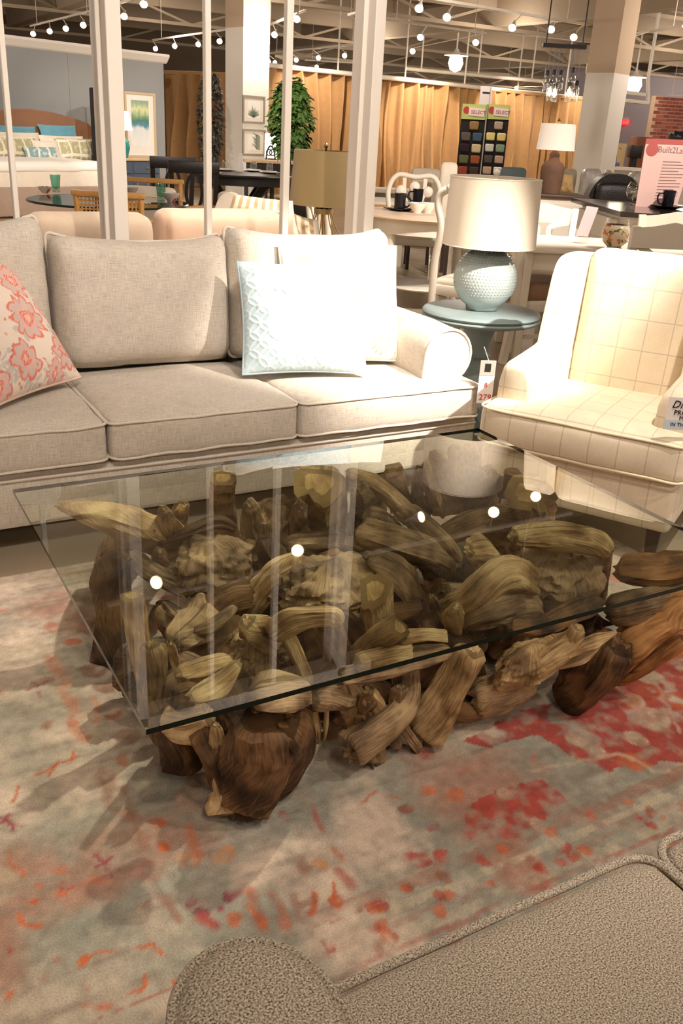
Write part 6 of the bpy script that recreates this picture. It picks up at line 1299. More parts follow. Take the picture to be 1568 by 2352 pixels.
mesh('foot', lathe([(0, 0), (jr*0.62, 0), (jr*0.62, 0.008), (jr*0.5, 0.016), (0, 0.016)], 24), mat('grey glass foot', (150, 160, 160), 0.2), jar); mesh('body', lathe([(jr*0.5, 0.016), (jr*0.85, jr*0.5), (jr, jr*0.95), (jr*0.97, jr*1.4), (jr*0.85, jr*1.75)], 28), m_jar, jar, smooth=180)
mesh('rim', lathe([(jr*0.85, jr*1.75), (jr*0.80, jr*2.05), (jr*0.86, jr*2.2), (jr*0.84, jr*2.2), (jr*0.78, jr*2.05), (jr*0.83, jr*1.75), (jr*0.85, jr*1.75)], 28), m_clear, jar, smooth=180)
# leaflet in an acrylic stand
q = at(1352, 560, Z=0.752); l = plane(q); P = [l(*p) for p in ((1322, 541), (1349, 544), (1374, 477), (1347, 473))]; lf = thing('leaflet_stand', 'slanted pink leaflet in an acrylic stand on the white table', 'leaflet', (q.x, q.y, 0.752), VR)
mesh('leaflet', prism([(x, z-0.752) for x, z in P], -0.002, 0.002), mat('pink paper', (226, 198, 200), 0.6), lf, smooth=0); mesh('acrylic', box(P[0][0]+0.02, P[1][0]+0.02, 0.004, 0.007, 0.0, P[0][1]-0.752+0.1), m_clear, lf, smooth=0)

# ------------------------------------------------------------------ kitchen island with stone top
IA, IB, IC = at(1312, 454, Z=0.92), at(1425, 486, Z=0.92), at(1568, 496, Z=0.92)
ir = math.atan2(IC.y-IB.y, IC.x-IB.x); isl = thing('kitchen_island', 'antique white kitchen island with polished dark stone top', 'island', (IB.x, IB.y, 0), ir)
u = Vector((math.cos(ir), math.sin(ir), 0)); v = Vector((-math.sin(ir), math.cos(ir), 0)); dA = IA-IB; ax_, ay_ = dA.dot(u), dA.dot(v)
m_stone = mat('dark polished stone', (44, 36, 34), 0.12, noise_scale=40, noise_amt=0.4, spec=0.6)
mesh('stone_top', prism([(0, 0), (1.9, 0), (1.9, ay_+0.05), (ax_, ay_)], 0.885, 0.92, 'xy'), m_stone, isl, smooth=0)
mesh('body', prism([(0.05, 0.06), (1.85, 0.06), (1.85, ay_-0.02), (ax_+0.10, ay_-0.05)], 0.0, 0.886, 'xy'), m_white, isl, smooth=0)
for k in range(3):
    d_ = mesh('door', rbox(0.10+k*0.58, 0.62+k*0.58, 0.040, 0.061, 0.08, 0.84, 0.006, 1), m_white, isl); mesh('door_panel', rbox(0.17+k*0.58, 0.55+k*0.58, 0.030, 0.041, 0.16, 0.76, 0.010, 1), m_white, d_)
    mesh('knob', xf(lathe([(0, 0), (0.010, 0.004), (0.014, 0.018), (0, 0.024)], 10), (0.13+k*0.58, 0.04, 0.70), (PI/2, 0, 0)), m_black, d_)
el = dA.length; er_ = math.atan2(dA.y, dA.x)-ir       # drawers on the short end
end = mesh('drawer', xf(rbox(0.12, el-0.16, -0.025, 0.0, 0.68, 0.85, 0.006, 1), (0.03, 0.07, 0), (0, 0, er_)), m_white, isl); mesh('knob', xf(lathe([(0, 0), (0.012, 0.004), (0.018, 0.02), (0, 0.026)], 10), (0.03+math.cos(er_)*el*0.5, 0.07+math.sin(er_)*el*0.5, 0.76), (PI/2, 0, er_)), m_black, end)
# bowl of shells, mugs, saucers, sign
q = at(1457, 470, Z=0.922); gb = thing('shell_bowl', 'stemmed glass bowl filled with white shells on the island', 'bowl', (q.x, q.y, 0.921), VR); br = 24*depth(q)/F_PX
mesh('glass', lathe([(br*0.55, 0), (br*0.55, 0.006), (br*0.25, 0.012), (br*0.22, br*0.3), (br*0.75, br*0.55), (br, br*1.1), (br*0.95, br*1.6), (br*0.72, br*2.05), (br*0.70, br*2.05), (br*0.92, br*1.6), (br*0.96, br*1.1), (br*0.72, br*0.6), (0, br*0.4)], 26), m_clear, gb, smooth=60)
rg = random.Random(3)
for k in range(30):
    a = rg.uniform(0, 2*PI); r = br*rg.uniform(0.1, 0.70); mesh('shell', xf(lathe([(0, 0), (br*0.20, br*0.05), (br*0.25, br*0.16), (br*0.13, br*0.30), (0, br*0.38)], 8), (r*math.cos(a), r*math.sin(a), br*(0.58+0.5*rg.random())), (rg.uniform(-1, 1), rg.uniform(-1, 1), 0)), m_porc, gb, smooth=180)
saucer(1531, 479, 0.921, 'black saucer under the mug at the right of the island', 0.125, False); mug(1531, 477, 0.93, label='black mug on the island beside the printed sign', rot=PI, s=1.2); saucer(1476, 462, 0.921, 'black saucer behind the shell bowl on the island', 0.10, False)
q = at(1512, 476, Z=0.922); l = plane(q, VR+0.12); sg = thing('acrylic_sign', 'pink Built2Last poster in an acrylic stand on the island', 'sign', (q.x, q.y, 0.921), VR+0.12); P = [l(*p) for p in ((1458, 477), (1552, 478), (1600, 322), (1484, 318))]; P = [(x, z-0.921) for x, z in P]
m_poster = mat('rose poster', (222, 186, 176), 0.35); m_posterhd = mat('poster red band', (180, 92, 88), 0.35); m_postertx = mat('poster grey print', (150, 118, 116), 0.5)
mesh('poster', prism([P[0], P[1], P[2], P[3]], -0.004, 0.004), m_poster, sg, smooth=0); lerp = lambda a, b, t: (a[0]+(b[0]-a[0])*t, a[1]+(b[1]-a[1])*t)
mesh('header_band', prism([lerp(P[3], P[0], 0.075), lerp(P[2], P[1], 0.075), P[2], P[3]], -0.006, -0.0042), m_posterhd, sg, smooth=0)
def onposter(u, v_): return lerp(lerp(P[3], P[2], u), lerp(P[0], P[1], u), v_)
cx, cz = onposter(0.15, 0.15); mesh('round_logo', xf(lathe([(0, 0), (0.048, 0), (0.048, 0.0016), (0, 0.0016)], 26), (cx, -0.0062, cz), (PI/2, 0, 0)), m_posterhd, sg)
cx, cz = onposter(0.58, 0.155); text_mesh('Built2Last', 0.062, m_postertx, sg, (cx, -0.0062, cz))
for k in range(13):
    a, b = onposter(0.42, 0.32+k*0.045), onposter(0.92 if k % 3 else 0.8, 0.32+k*0.045); mesh('text_line', bar((a[0], -0.0062, a[1]), (b[0], -0.0062, b[1]), 0.001, 0.005), m_postertx, sg, smooth=0)
# swivel club chair in black leather, film-wrapped chairs
m_leather = mat('black leather', (34, 29, 27), 0.38, bump=0.3, bump_scale=60)
q = ground(at(1408, 440, D=9.0)); l = plane(q); x0, z0 = l(1336, 455); x1, z1 = l(1484, 402); bl_ = thing('leather_chair', 'black leather club chair behind the island', 'armchair', q, VR)
w = x1-x0; prof = [(x0+w/2+w/2*math.copysign(abs(math.cos(t))**0.75, math.cos(t)), 0.3+(z1-0.3)*abs(math.sin(t))**0.55) for t in np.linspace(0, PI, 19)]
mesh('backrest', prism(prof, -0.10, 0.12), m_leather, bl_, smooth=40); mesh('back_pad', xf(cushion(w*0.7, 0.12, z1*0.42, 0.05, 0.02, 8, 0.004, 3), (x0+w/2, -0.14, z1*0.70)), m_leather, bl_, smooth=180); mesh('seat', xf(cushion(w*0.8, 0.55, 0.2, 0.06, 0.02, 8, 0.004, 2), (x0+w/2, -0.32, 0.40)), m_leather, bl_, smooth=180)
for s in (x0+0.06, x1-0.06): mesh('arm', rbox(s-0.07, s+0.07, -0.62, 0.02, 0.25, 0.62, 0.05, 3), m_leather, bl_)
mesh('base', lathe([(0.28, 0), (0.28, 0.03), (0.06, 0.06), (0.05, 0.32)], 20, x0+w/2, -0.3), m_black, bl_)
m_film = mat('crumpled plastic film', (206, 200, 192), 0.12, noise_scale=18, noise_amt=0.35, bump=0.9, bump_scale=22, spec=0.8)
for px0, px1, py0, py1, Dd, lab in ((1328, 1384, 391, 442, 9.8, 'chair wrapped in shiny plastic film left of the leather chair'), (1380, 1404, 392, 420, 10.2, 'second film-wrapped chair back beside the wrapped chair'), (1440, 1468, 396, 412, 10.4, 'film-wrapped chair top behind the leather chair')):
    q = ground(at((px0+px1)/2, py1, D=Dd)); l = plane(q); x0, z0 = l(px0, py1); x1, z1 = l(px1, py0); t = thing('wrapped_chair', lab, 'chair', q, VR, 'film-wrapped chairs'); w = x1-x0
    mesh('backrest', xf(cushion(w, 0.14, z1-0.40, 0.06, 0.01, 9, 0.012, px0), ((x0+x1)/2, 0, (z1+0.40)/2)), m_film, t, smooth=180); mesh('seat', xf(cushion(w, 0.48, 0.14, 0.05, 0.01, 8, 0.008, 2), ((x0+x1)/2, -0.22, 0.42)), m_film, t, smooth=180)
    for s in (x0+0.03, x1-0.03):
        for y in (-0.42, 0.0): mesh('leg', box(s-0.018, s+0.018, y-0.018, y+0.018, 0, 0.37), m_espresso, t, smooth=0)

# ------------------------------------------------------------------ sideboard with urn lamp
SB = ground(at(1272, 447, Z=0.90)); l = plane(SB); sb = thing('sideboard', 'white sideboard with dark wood top carrying the urn lamp', 'cabinet', SB, VR); x0, zt = l(1196, 440); x1, _ = l(1345, 452)
mesh('top', rbox(x0-0.03, x1+0.03, -0.03, 0.5, 0.865, 0.90, 0.006), mat('walnut top', (78, 56, 42), 0.4, noise_scale=10), sb); mesh('body', box(x0, x1, 0, 0.46, 0.0, 0.866), m_white, sb, smooth=0)
for k in range(2): d_ = mesh('door', rbox(x0+0.03+k*(x1-x0)/2, x0-0.03+(k+1)*(x1-x0)/2, -0.018, 0.002, 0.08, 0.82, 0.006, 1), m_white, sb); mesh('knob', xf(lathe([(0, 0), (0.012, 0.004), (0.018, 0.02), (0, 0.026)], 10), (x0+(x1-x0)/2+(0.08 if k else -0.08), -0.018, 0.5), (PI/2, 0, 0)), m_black, d_)
q = SB+Vector((-math.sin(VR)*0.2, math.cos(VR)*0.2, 0)); l = plane(q); c0 = l(1262, 440)[0]; z_b = 0.90; zs0, zs1 = l(1275, 345)[1], l(1275, 284)[1]; rb = (l(1317, 345)[0]-l(1230, 345)[0])/2; ru = (l(1290, 400)[0]-l(1236, 400)[0])/2
ul = thing('table_lamp', 'brown urn lamp with a crisp white drum shade on the sideboard', 'lamp', q+Vector((math.cos(VR)*c0, math.sin(VR)*c0, z_b)), VR); h = zs0-z_b
m_urn = mat('brown terracotta', (112, 84, 64), 0.75, noise_scale=14, noise_amt=0.25)
mesh('urn', lathe([(0, 0), (ru*0.85, 0), (ru*0.95, h*0.25), (ru, h*0.5), (ru*0.98, h*0.62), (ru*0.8, h*0.70), (ru*0.5, h*0.76), (ru*0.42, h*0.82), (ru*0.44, h*0.9), (ru*0.2, h)], 28), m_urn, ul, smooth=60)
mesh('lamp_shade', lathe([(rb, h), (rb*0.90, h+zs1-zs0), (rb*0.88, h+zs1-zs0), (rb*0.98, h), (rb, h)], 36), mat('crisp white shade', (244, 228, 212), 0.8, emit=0.35), ul, smooth=60); mesh('finial', lathe([(0.008, h+zs1-zs0-0.02), (0.018, h+zs1-zs0+0.02), (0, h+zs1-zs0+0.05)], 12), m_gold, ul)
px_pillow('plump tan pillow propped on the sideboard beside the urn lamp', [(1276, 446), (1318, 446), (1314, 402), (1286, 398)], depth(SB)+0.35, 0.16, fabric('tan velvet', (206, 170, 118), 500, 0.08), seed=8)
# fabric swatch display
SD = ground(at(1110, 395, D=12.6)); l = plane(SD); sd = thing('swatch_display', 'tall fabric swatch display with green SELECT headers before the drapes', 'display', SD, VR)
m_sel = mat('lime header', (196, 206, 120), 0.6); m_selw = mat('header ribbon', (244, 224, 214), 0.6); m_selr = mat('header red', (190, 70, 60), 0.6); m_selm = mat('header mauve', (170, 80, 110), 0.6); m_board = mat('black board', (36, 32, 32), 0.8); m_alu = mat('aluminium', (200, 196, 190), 0.35, metal=0.8)
SW = [[(156, 122, 72)], [(102, 92, 84), (70, 92, 112)], [(48, 34, 36), (222, 202, 160)], [(110, 112, 72), (166, 92, 54)], [(164, 78, 48), (74, 60, 54)]], [[(184, 162, 148)], [(236, 222, 140), (232, 214, 132)], [(220, 222, 206), (140, 166, 138)], [(92, 82, 76), (198, 170, 148)], [(206, 176, 150), (236, 226, 210)]]
for side, (pl, pr_, rows) in enumerate(((1062, 1117, SW[0]), (1120, 1172, SW[1]))):
    x0, z1 = l(pl, 239 if side else 238); x1, _ = l(pr_, 239); zb = 0.5; pn = mesh('board', box(x0, x1, -0.02, 0.02, zb, z1), m_board, sd, smooth=0); zh = l(pl, 273)[1]
    mesh('header', box(x0, x1, -0.032, -0.018, zh, z1), m_sel, pn, smooth=0); mesh('ribbon', prism([(x0+(x1-x0)*0.28, zh+(z1-zh)*0.25), (x1-0.02, zh+(z1-zh)*0.2), (x1-0.02, zh+(z1-zh)*0.72), (x0+(x1-x0)*0.28, zh+(z1-zh)*0.8)], -0.038, -0.031), m_selw, pn, smooth=0)
    text_mesh('SELECT', 0.062, m_selm, pn, ((x0+x1)/2+0.06, -0.0395, zh+(z1-zh)*0.48), extrude=0.001)
    mesh('emblem', xf(lathe([(0, 0), (0.045, 0), (0.045, 0.004), (0, 0.004)], 14), (x0+0.06, -0.032, zh+(z1-zh)*0.6), (PI/2, 0, 0)), m_selr, pn)
    sw = (x1-x0-0.07)/2
    for k, row in enumerate(rows):
        zc = l(pl, 287+k*26)[1]
        for j, c in enumerate(row):
            cxx = (x0+x1)/2 if len(row) == 1 else x0+0.02+sw/2+j*(sw+0.03); cxx += 0.02*(len(row) == 1)
            mesh('swatch', rbox(cxx-sw/2, cxx+sw/2, -0.05, -0.021, zc-sw*0.42, zc+sw*0.42, 0.012, 1), mat('swatch cloth %d %d %d' % c, c, 0.85), sd)
x0, z1 = l(1117.5, 239); x1, _ = l(1120, 239); mesh('divider', box(x0, x1, -0.05, 0.02, 0.02, z1), m_alu, sd, smooth=0); mesh('base', box(l(1062, 300)[0], l(1172, 300)[0], -0.2, 0.2, 0, 0.5), m_board, sd, smooth=0)
x0, z0 = l(1100, 237); x1, z1 = l(1131, 199); tp = mesh('top_sign', box(x0, x1-0.03, -0.01, 0.01, z0-0.02, z1), m_tagw, sd, smooth=0); mesh('sign_side', box(x1-0.05, x1, 0.0, 0.10, z0-0.02, z1), m_tagw, sd, smooth=0); mesh('sign_print', box(x0+0.03, x0+0.13, -0.014, -0.0105, z1-0.09, z1-0.07), m_ink, tp, smooth=0)
# chairs standing between the lamp and the drapes
def parsons(px0, px1, py0, Dd, label, m, lean=0.0):
    q = ground(at((px0+px1)/2, 440, D=Dd)); l = plane(q); x0, z1 = l(px0, py0); x1, _ = l(px1, py0); t = thing('upholstered_chair', label, 'chair', q, VR, 'upholstered chairs before the drapes'); w = x1-x0
    mesh('backrest', xf(cushion(w, 0.09, z1-0.40, 0.04, 0.008, 9, 0.003, px0), ((x0+x1)/2, 0, (z1+0.40)/2)), m, t, smooth=180); mesh('seat', xf(cushion(w, 0.46, 0.12, 0.05, 0.01, 8, 0.003, 2), ((x0+x1)/2, 0.24, 0.42)), m, t, smooth=180)
    for s in (x0+0.03, x1-0.03):
        for y in (0.0, 0.42): mesh('leg', box(s-0.018, s+0.018, y-0.018, y+0.018, 0, 0.38), m_espresso, t, smooth=0)
m_greyu = fabric('dove grey cloth', (196, 184, 162), 600, 0.08); m_tealu = fabric('dusty teal cloth', (120, 140, 146), 600, 0.08)
parsons(945, 1012, 386, 9.4, 'dove grey upholstered chair behind the round white table', m_greyu); parsons(1012, 1052, 373, 8.9, 'cream upholstered chair left of the swatch display', m_seatc); parsons(1150, 1210, 384, 9.4, 'dusty teal upholstered chair behind the lamp finial', m_tealu); parsons(1296, 1326, 388, 9.9, 'grey upholstered chair beside the tan pillow', m_greyu)
# low white shelf unit before the drapes
q = ground(at(905, 468, D=11.5)); l = plane(q); x0, z1 = l(850, 432); x1, _ = l(1030, 445); t = thing('low_shelf', 'low white shelf unit below the drapes beyond the round table', 'shelf', q, VR)
mesh('top', rbox(x0, x1, 0, 0.4, z1-0.05, z1, 0.006), m_white, t); mesh('middle_shelf', box(x0+0.03, x1-0.03, 0.02, 0.38, z1-0.22, z1-0.19), m_white, t, smooth=0); mesh('back', box(x0+0.03, x1-0.03, 0.36, 0.39, 0.03, z1-0.05), m_white, t, smooth=0); mesh('bottom', box(x0+0.03, x1-0.03, 0.0, 0.38, 0.03, 0.08), m_white, t, smooth=0)
for s in (x0, x1-0.04): mesh('side', box(s, s+0.04, 0, 0.4, 0, z1-0.05), m_white, t, smooth=0)
q = ground(at(880, 480, D=9.6)); l = plane(q); x0, z1 = l(852, 462); x1, _ = l(935, 470); t = thing('oak_table', 'oak-edged white table corner behind the round table', 'table', q, VR)
mesh('top', rbox(x0, x1, 0, 0.7, z1-0.04, z1, 0.006), m_white, t); mesh('edge', box(x0, x1, -0.01, 0.002, z1-0.07, z1-0.03), m_rattan, t, smooth=0)
for s in (x0+0.05, x1-0.05):
    for y in (0.06, 0.62): mesh('leg', box(s-0.03, s+0.03, y-0.03, y+0.03, 0, z1-0.04), m_white, t, smooth=0)

# ------------------------------------------------------------------ far right: column, violet wall, brick wall, half wall
CR = ground(at(1390, 300, D=14.2)); l = plane(CR, VR); wl_ = l(1390, 120)[0]-l(1336, 120)[0]; wr_ = l(1440, 120)[0]-l(1390, 120)[0]; ang = math.atan2(wl_, wr_); s_ = math.hypot(wl_, wr_); crot = VR+ang; CR2 = plane(CR, VR); zb_ = l(1390, 166)[1]
o = struct('trim_3', box(0, s_, 0, s_, 0, zb_), m_colw, smooth=0); o.location = CR; o.rotation_euler = (0, 0, crot)
o = struct('trim_4', box(-0.001, s_+0.001, -0.001, s_+0.001, zb_, 4.1), m_colb, smooth=0); o.location = CR; o.rotation_euler = (0, 0, crot)
lc = plane(CR, crot); x0, z1 = lc(1355, 150) ; em = mesh('emergency_light', rbox(-0.10, 0.10, -0.08, 0, -0.08, 0.08, 0.02), m_porc, loc=at(1362, 158, D=14.45), rot=(0, 0, VR-0.6)); tag(em, 'white emergency light box on the right column', 'light box')
VW = ground(at(1420, 300, D=30.0)); l = plane(VW, VR); x0, z1 = l(1385, 228)
vw = struct('wall_violet', box(x0-2, x0+9, 0, 0.2, 0, 3.6), m_purple, smooth=0); vw.location = VW; vw.rotation_euler = (0, 0, VR)
BW = ground(at(1512, 300, D=24.0)); l = plane(BW, VR+0.25); x0, zt = l(1506, 220); x1 = x0+2.6
m_mortar = mat('mortar', (186, 160, 142), 0.9); m_brick = [mat('brick red %d' % k, c, 0.85, noise_scale=8, noise_amt=0.15) for k, c in enumerate(((150, 78, 62), (134, 66, 54), (162, 92, 74)))]
bk = struct('wall_brick', box(x0, x1, 0.0, 0.2, 0, zt), m_mortar, smooth=0); bk.location = BW; bk.rotation_euler = (0, 0, VR+0.25)
bwid, bh = 0.21, 0.085; nrow = int((zt-0.9)/bh); base_me = [mesh('brick', rbox(0, bwid-0.02, -0.015, 0.01, 0, bh-0.018, 0.003, 1), mm, bk) for mm in m_brick]; first = True; nb = 0; rg = random.Random(8)
for r in range(nrow):
    for c in range(7):
        if nb >= 150: break
        src = base_me[rg.randrange(3)]; o = src.copy(); COL.objects.link(o); o.parent = bk; o.location = (x0+c*bwid+(bwid/2 if r % 2 else 0.01), 0, zt-(r+1)*bh); nb += 1
for k, o in enumerate(base_me): o.location = (x0+7*bwid, 0, zt-(k+1)*2*bh)
l = plane(VW+Vector((math.sin(VR)*0.05, -math.cos(VR)*0.05, 0))); ex = thing('exit_sign', 'red glowing exit sign on the violet wall', 'sign', VW+Vector((math.sin(VR)*0.1, -math.cos(VR)*0.1, 0)), VR); x0, z1 = l(1429, 276); x1, z0 = l(1441, 287)
mesh('box', box(x0, x1, -0.05, 0.1, z0, z1), mat('exit red', (255, 40, 50), 0.5, emit=1.6), ex, smooth=0); text_mesh('EXIT', 0.09, m_porc, ex, ((x0+x1)/2, -0.055, (z0+z1)/2)); mesh('bracket', box(x0, x1, -0.02, 0.02, z1, z1+0.08), m_greycard, ex, smooth=0)
HW = ground(at(1430, 384, D=15.2)); l = plane(HW); x0, z1 = l(1378, 381); hwl = struct('wall_half', box(x0, x0+3.2, 0, 0.18, 0, z1-0.05), m_wallw, smooth=0); hwl.location = HW; hwl.rotation_euler = (0, 0, VR); struct('cap', box(x0-0.03, x0+3.2, -0.04, 0.22, z1-0.05, z1), m_trim, hwl, smooth=0)
# bunk-bed end, dark lamp, cabinet, blue box beyond the half wall
Q = ground(at(1418, 384, D=17.5)); l = plane(Q); bb = thing('bunk_bed', 'pale wood bunk bed end with curved rail beyond the half wall', 'bed', Q, VR); x0, z0 = l(1400, 392); x1, z1 = l(1440, 330); m_pine = mat('pale pine', (220, 190, 140), 0.55)
for a in (x0, x1-0.1): mesh('post', box(a, a+0.09, 0, 0.09, 0, z1), m_pine, bb, smooth=0)
mesh('top_rail', box(x0, x1, 0.01, 0.07, z1-0.08, z1), m_pine, bb, smooth=0); mesh('panel', box(x0, x1, 0.03, 0.06, 0.4, z0+(z1-z0)*0.35), m_pine, bb, smooth=0)
mesh('curved_rail', strip(spline([(x0, 0, z0+(z1-z0)*0.75), ((x0+x1)/2, 0, z0+(z1-z0)*0.65), (x1-0.1, 0, z0+(z1-z0)*0.15)], 6), 0.10, 0.05, (0, 1, 0)), m_pine, bb); mesh('slat', bar(((x0+x1)/2, 0.04, 0.4), ((x0+x1)/2, 0.04, z0+(z1-z0)*0.62), 0.07, 0.03), m_pine, bb)
Q = ground(at(1458, 384, D=16.6)); l = plane(Q); dl = thing('floor_lamp', 'dark square-shaded lamp beyond the half wall', 'lamp', Q, VR); x0, z0 = l(1441, 362); x1, z1 = l(1473, 334); mesh('shade', rbox(x0, x1, -0.12, 0.12, z0, z1, 0.01), m_black, dl); mesh('pole', tube([((x0+x1)/2, 0, 0.02), ((x0+x1)/2, 0, z0)], 0.07, 12), m_black, dl); mesh('base', lathe([(0, 0), (0.16, 0), (0.16, 0.025), (0, 0.03)], 20, (x0+x1)/2, 0), m_black, dl)
Q = ground(at(1474, 384, D=18.2)); l = plane(Q); x0, z1 = l(1464, 314); x1, _ = l(1500, 314); oc = thing('tall_cabinet', 'orange-brown tall cabinet left of the printed sign', 'cabinet', Q, VR); m_cherry = mat('cherry wood', (142, 78, 40), 0.5, noise_scale=6); mesh('body', rbox(x0, x1, 0, 0.5, 0, z1, 0.01), m_cherry, oc); mesh('door', rbox(x0+0.03, x1-0.03, -0.02, 0.002, 0.1, z1-0.06, 0.006, 1), m_cherry, oc)
q = at(1408, 381, D=15.25); bx = mesh('storage_box', rbox(-0.09, 0.09, -0.06, 0.06, 0, 0.06, 0.01), mat('cobalt box', (84, 110, 170), 0.5), loc=(q.x, q.y, z1*0+plane(HW)(1408, 381)[1]), rot=(0, 0, VR)); tag(bx, 'small cobalt box lying on the half wall cap', 'box')
Q = ground(at(1545, 318, D=20.0)); l = plane(Q); x0, z0 = l(1532, 330); x1, z1 = l(1580, 302); tvt = thing('monitor', 'dark flat screen standing in front of the brick wall', 'screen', Q, VR); mesh('screen', rbox(x0+0.1, x1, -0.03, 0.03, z0, z1, 0.01), mat('screen glass', (40, 40, 38), 0.15), tvt); mesh('speaker', rbox(x0, x0+0.11, -0.08, 0.05, z0, z1-0.05, 0.02), m_black, tvt); mesh('stand', box(x0+0.2, x1-0.1, -0.05, 0.05, 0, z0+0.01), m_black, tvt, smooth=0)
# ================================================================== ceiling steel, tracks and lamps
def steel(p0, p1, w, d, name='beam'): return mesh(name, bar(p0, p1, w, d), m_beam, ceil, smooth=0)
for k in range(17): y = -4+k*3.0; steel((-7, y, 3.93), (34, y, 3.93), 0.16, 0.34)                       # purlins
for k in range(26): y = -5.5+k*2.0; steel((-7, y, 4.07), (34, y, 4.07), 0.5, 0.06, 'deck_rib')
for k, x in enumerate((-2, 5.5, 13, 20.5, 28)): steel((x, -7, 3.72), (x, 46, 3.72), 0.28, 0.5, 'girder')
for j, y in enumerate((17, 23, 29, 35)):                                                                # open web joists
    steel((4, y, 3.45), (34, y, 3.45), 0.07, 0.07, 'joist_chord')
    for k in range(20): x = 4+k*1.5; steel((x, y, 3.45 if k % 2 else 3.9), (x+1.5, y, 3.9 if k % 2 else 3.45), 0.05, 0.05, 'joist_web')
m_trackw = mat('track white', (226, 216, 200), 0.5)
m_bulb = mat('lit flood bulb', (255, 232, 190), 0.5, emit=26.0)
m_bulb.cycles.emission_sampling = 'NONE'
def head_mesh():
    shell = lathe([(0.012, 0.20), (0.018, 0.19), (0.020, 0.12), (0.032, 0.10), (0.045, 0.05), (0.060, 0.0), (0.057, 0.0), (0.042, 0.05), (0.028, 0.095), (0, 0.10)], 18)
    return shell, lathe([(0, -0.008), (0.03, -0.006), (0.050, 0.006), (0.040, 0.045), (0, 0.06)], 18)
_sh, _bl = head_mesh(); _proto = {}
def lamp_head(parent, p, aim):
    """flood head hanging on a yoke at p, its bulb towards aim"""
    if not _proto:
        _proto['s'] = mesh('lamp_head', _sh, m_trackw, parent, smooth=50); _proto['b'] = mesh('bulb', _bl, m_bulb, _proto['s'], smooth=180); s = _proto['s']
    else:
        s = _proto['s'].copy(); COL.objects.link(s); b = _proto['b'].copy(); COL.objects.link(b); b.parent = s; s.parent = parent
    q = (Vector(p)-Vector(aim)).to_track_quat('Z', 'Y'); s.rotation_euler = q.to_euler(); s.location = Vector(p)-Vector(parent.location); return s
def track(label, r0, r1, heads, aims=None, z=None):
    r0, r1 = Vector(r0), Vector(r1); c = (r0+r1)/2; t = thing('track_light', label, 'track light', c, 0, 'ceiling track lights')
    mesh('rail', bar(r0-c, r1-c, 0.035, 0.035), m_trackw, t, smooth=0)
    for k in range(2): p = r0.lerp(r1, 0.12+0.76*k)-c; mesh('hanger', tube([p, (p.x, p.y, 4.1-c.z)], 0.006, 6), m_trackw, t)
    for i, h in enumerate(heads):
        h = Vector(h); aim = aims[i] if aims else (h.x*0.72, h.y*0.80, 0.5); lamp_head(t, h, aim)
        q = (h-Vector(aim)).normalized(); f = max(0, min(1, (h-r0).dot(r1-r0)/(r1-r0).length_squared)); top = r0.lerp(r1, f)
        mesh('yoke', tube([h+q*0.17-c, top-c], 0.008, 6), m_trackw, t)
    return t
def ptrack(label, e0, e1, heads, zr=3.08, zh=2.90): return track(label, at(*e0, Z=zr), at(*e1, Z=zr), [at(*h, Z=zh) for h in heads])
ptrack('four-head white track light over the bed vignette', (70, 60), (222, 22), [(76, 78), (114, 72), (151, 66), (191, 58)])
ptrack('track light end at the top beside the left wide post', (262, 12), (330, -12), [(285, 38), (330, 10)])
ptrack('four-head track light over the ebony dining group', (350, 92), (560, 62), [(357, 112), (401, 106), (455, 102), (504, 95)])
ptrack('track light rising right of the white column', (612, 60), (700, 24), [(630, 80), (681, 44)])
ptrack('long track light above the brown drapes', (612, 122), (842, 100), [(617, 142), (631, 144), (680, 138), (731, 133), (791, 128)])
ptrack('short track light in front of the brown drapes', (700, 138), (840, 146), [(727, 154), (821, 164)])
ptrack('track light head glowing beside the wide white post', (800, 34), (850, 20), [(829, 66)])
ptrack('long track light running to the right column', (930, -14), (1345, 56), [(962, 20), (1026, 40), (1176, 64), (1265, 68), (1317, 86)])
ptrack('track light below the long one in mid hall', (880, 44), (1116, 76), [(965, 86), (1092, 98), (947, 118)])
ptrack('single track head before the pendant cluster', (1160, 178), (1210, 186), [(1185, 202)])
ptrack('track light behind the right column', (1400, 86), (1568, 60), [(1447, 96)])
ptrack('track head against the brick wall', (1535, 218), (1600, 222), [(1563, 238)], 2.7, 2.5)
# off-frame tracks that light the seating group (their bulbs mirror in the table glass)
def spot_track(label, r0, r1, ids): track(label, r0, r1, [Vector(TRACK_SPOTS[i][0])+(Vector(TRACK_SPOTS[i][0])-Vector(TRACK_SPOTS[i][1])).normalized()*0.05 for i in ids], [TRACK_SPOTS[i][1] for i in ids])
spot_track('track light above the photographer lighting the sofa', (-0.2, 0.45, 3.24), (3.3, 0.45, 3.24), (0, 2, 3, 7))
spot_track('short track light above the armchair', (2.3, 1.15, 3.24), (2.3, 2.6, 3.24), (1, 5))
spot_track('track light behind the photographer over the rug', (-0.2, -0.5, 3.24), (2.9, -0.5, 3.24), (4, 6, 8))
track('track light over the dining tables mirrored in the table glass', (1.6, 6.45, 3.2), (6.6, 6.45, 3.2), [(3.29, 6.39, 3.0), (5.50, 6.42, 3.0), (6.19, 6.59, 3.0), (1.97, 6.30, 3.0), (4.75, 6.60, 3.0)], [(0.87, 1.68, 0.45), (1.45, 1.69, 0.45), (1.63, 1.73, 0.45), (3.2, 2.6, 0.4), (6.5, 2.5, 0.5)])
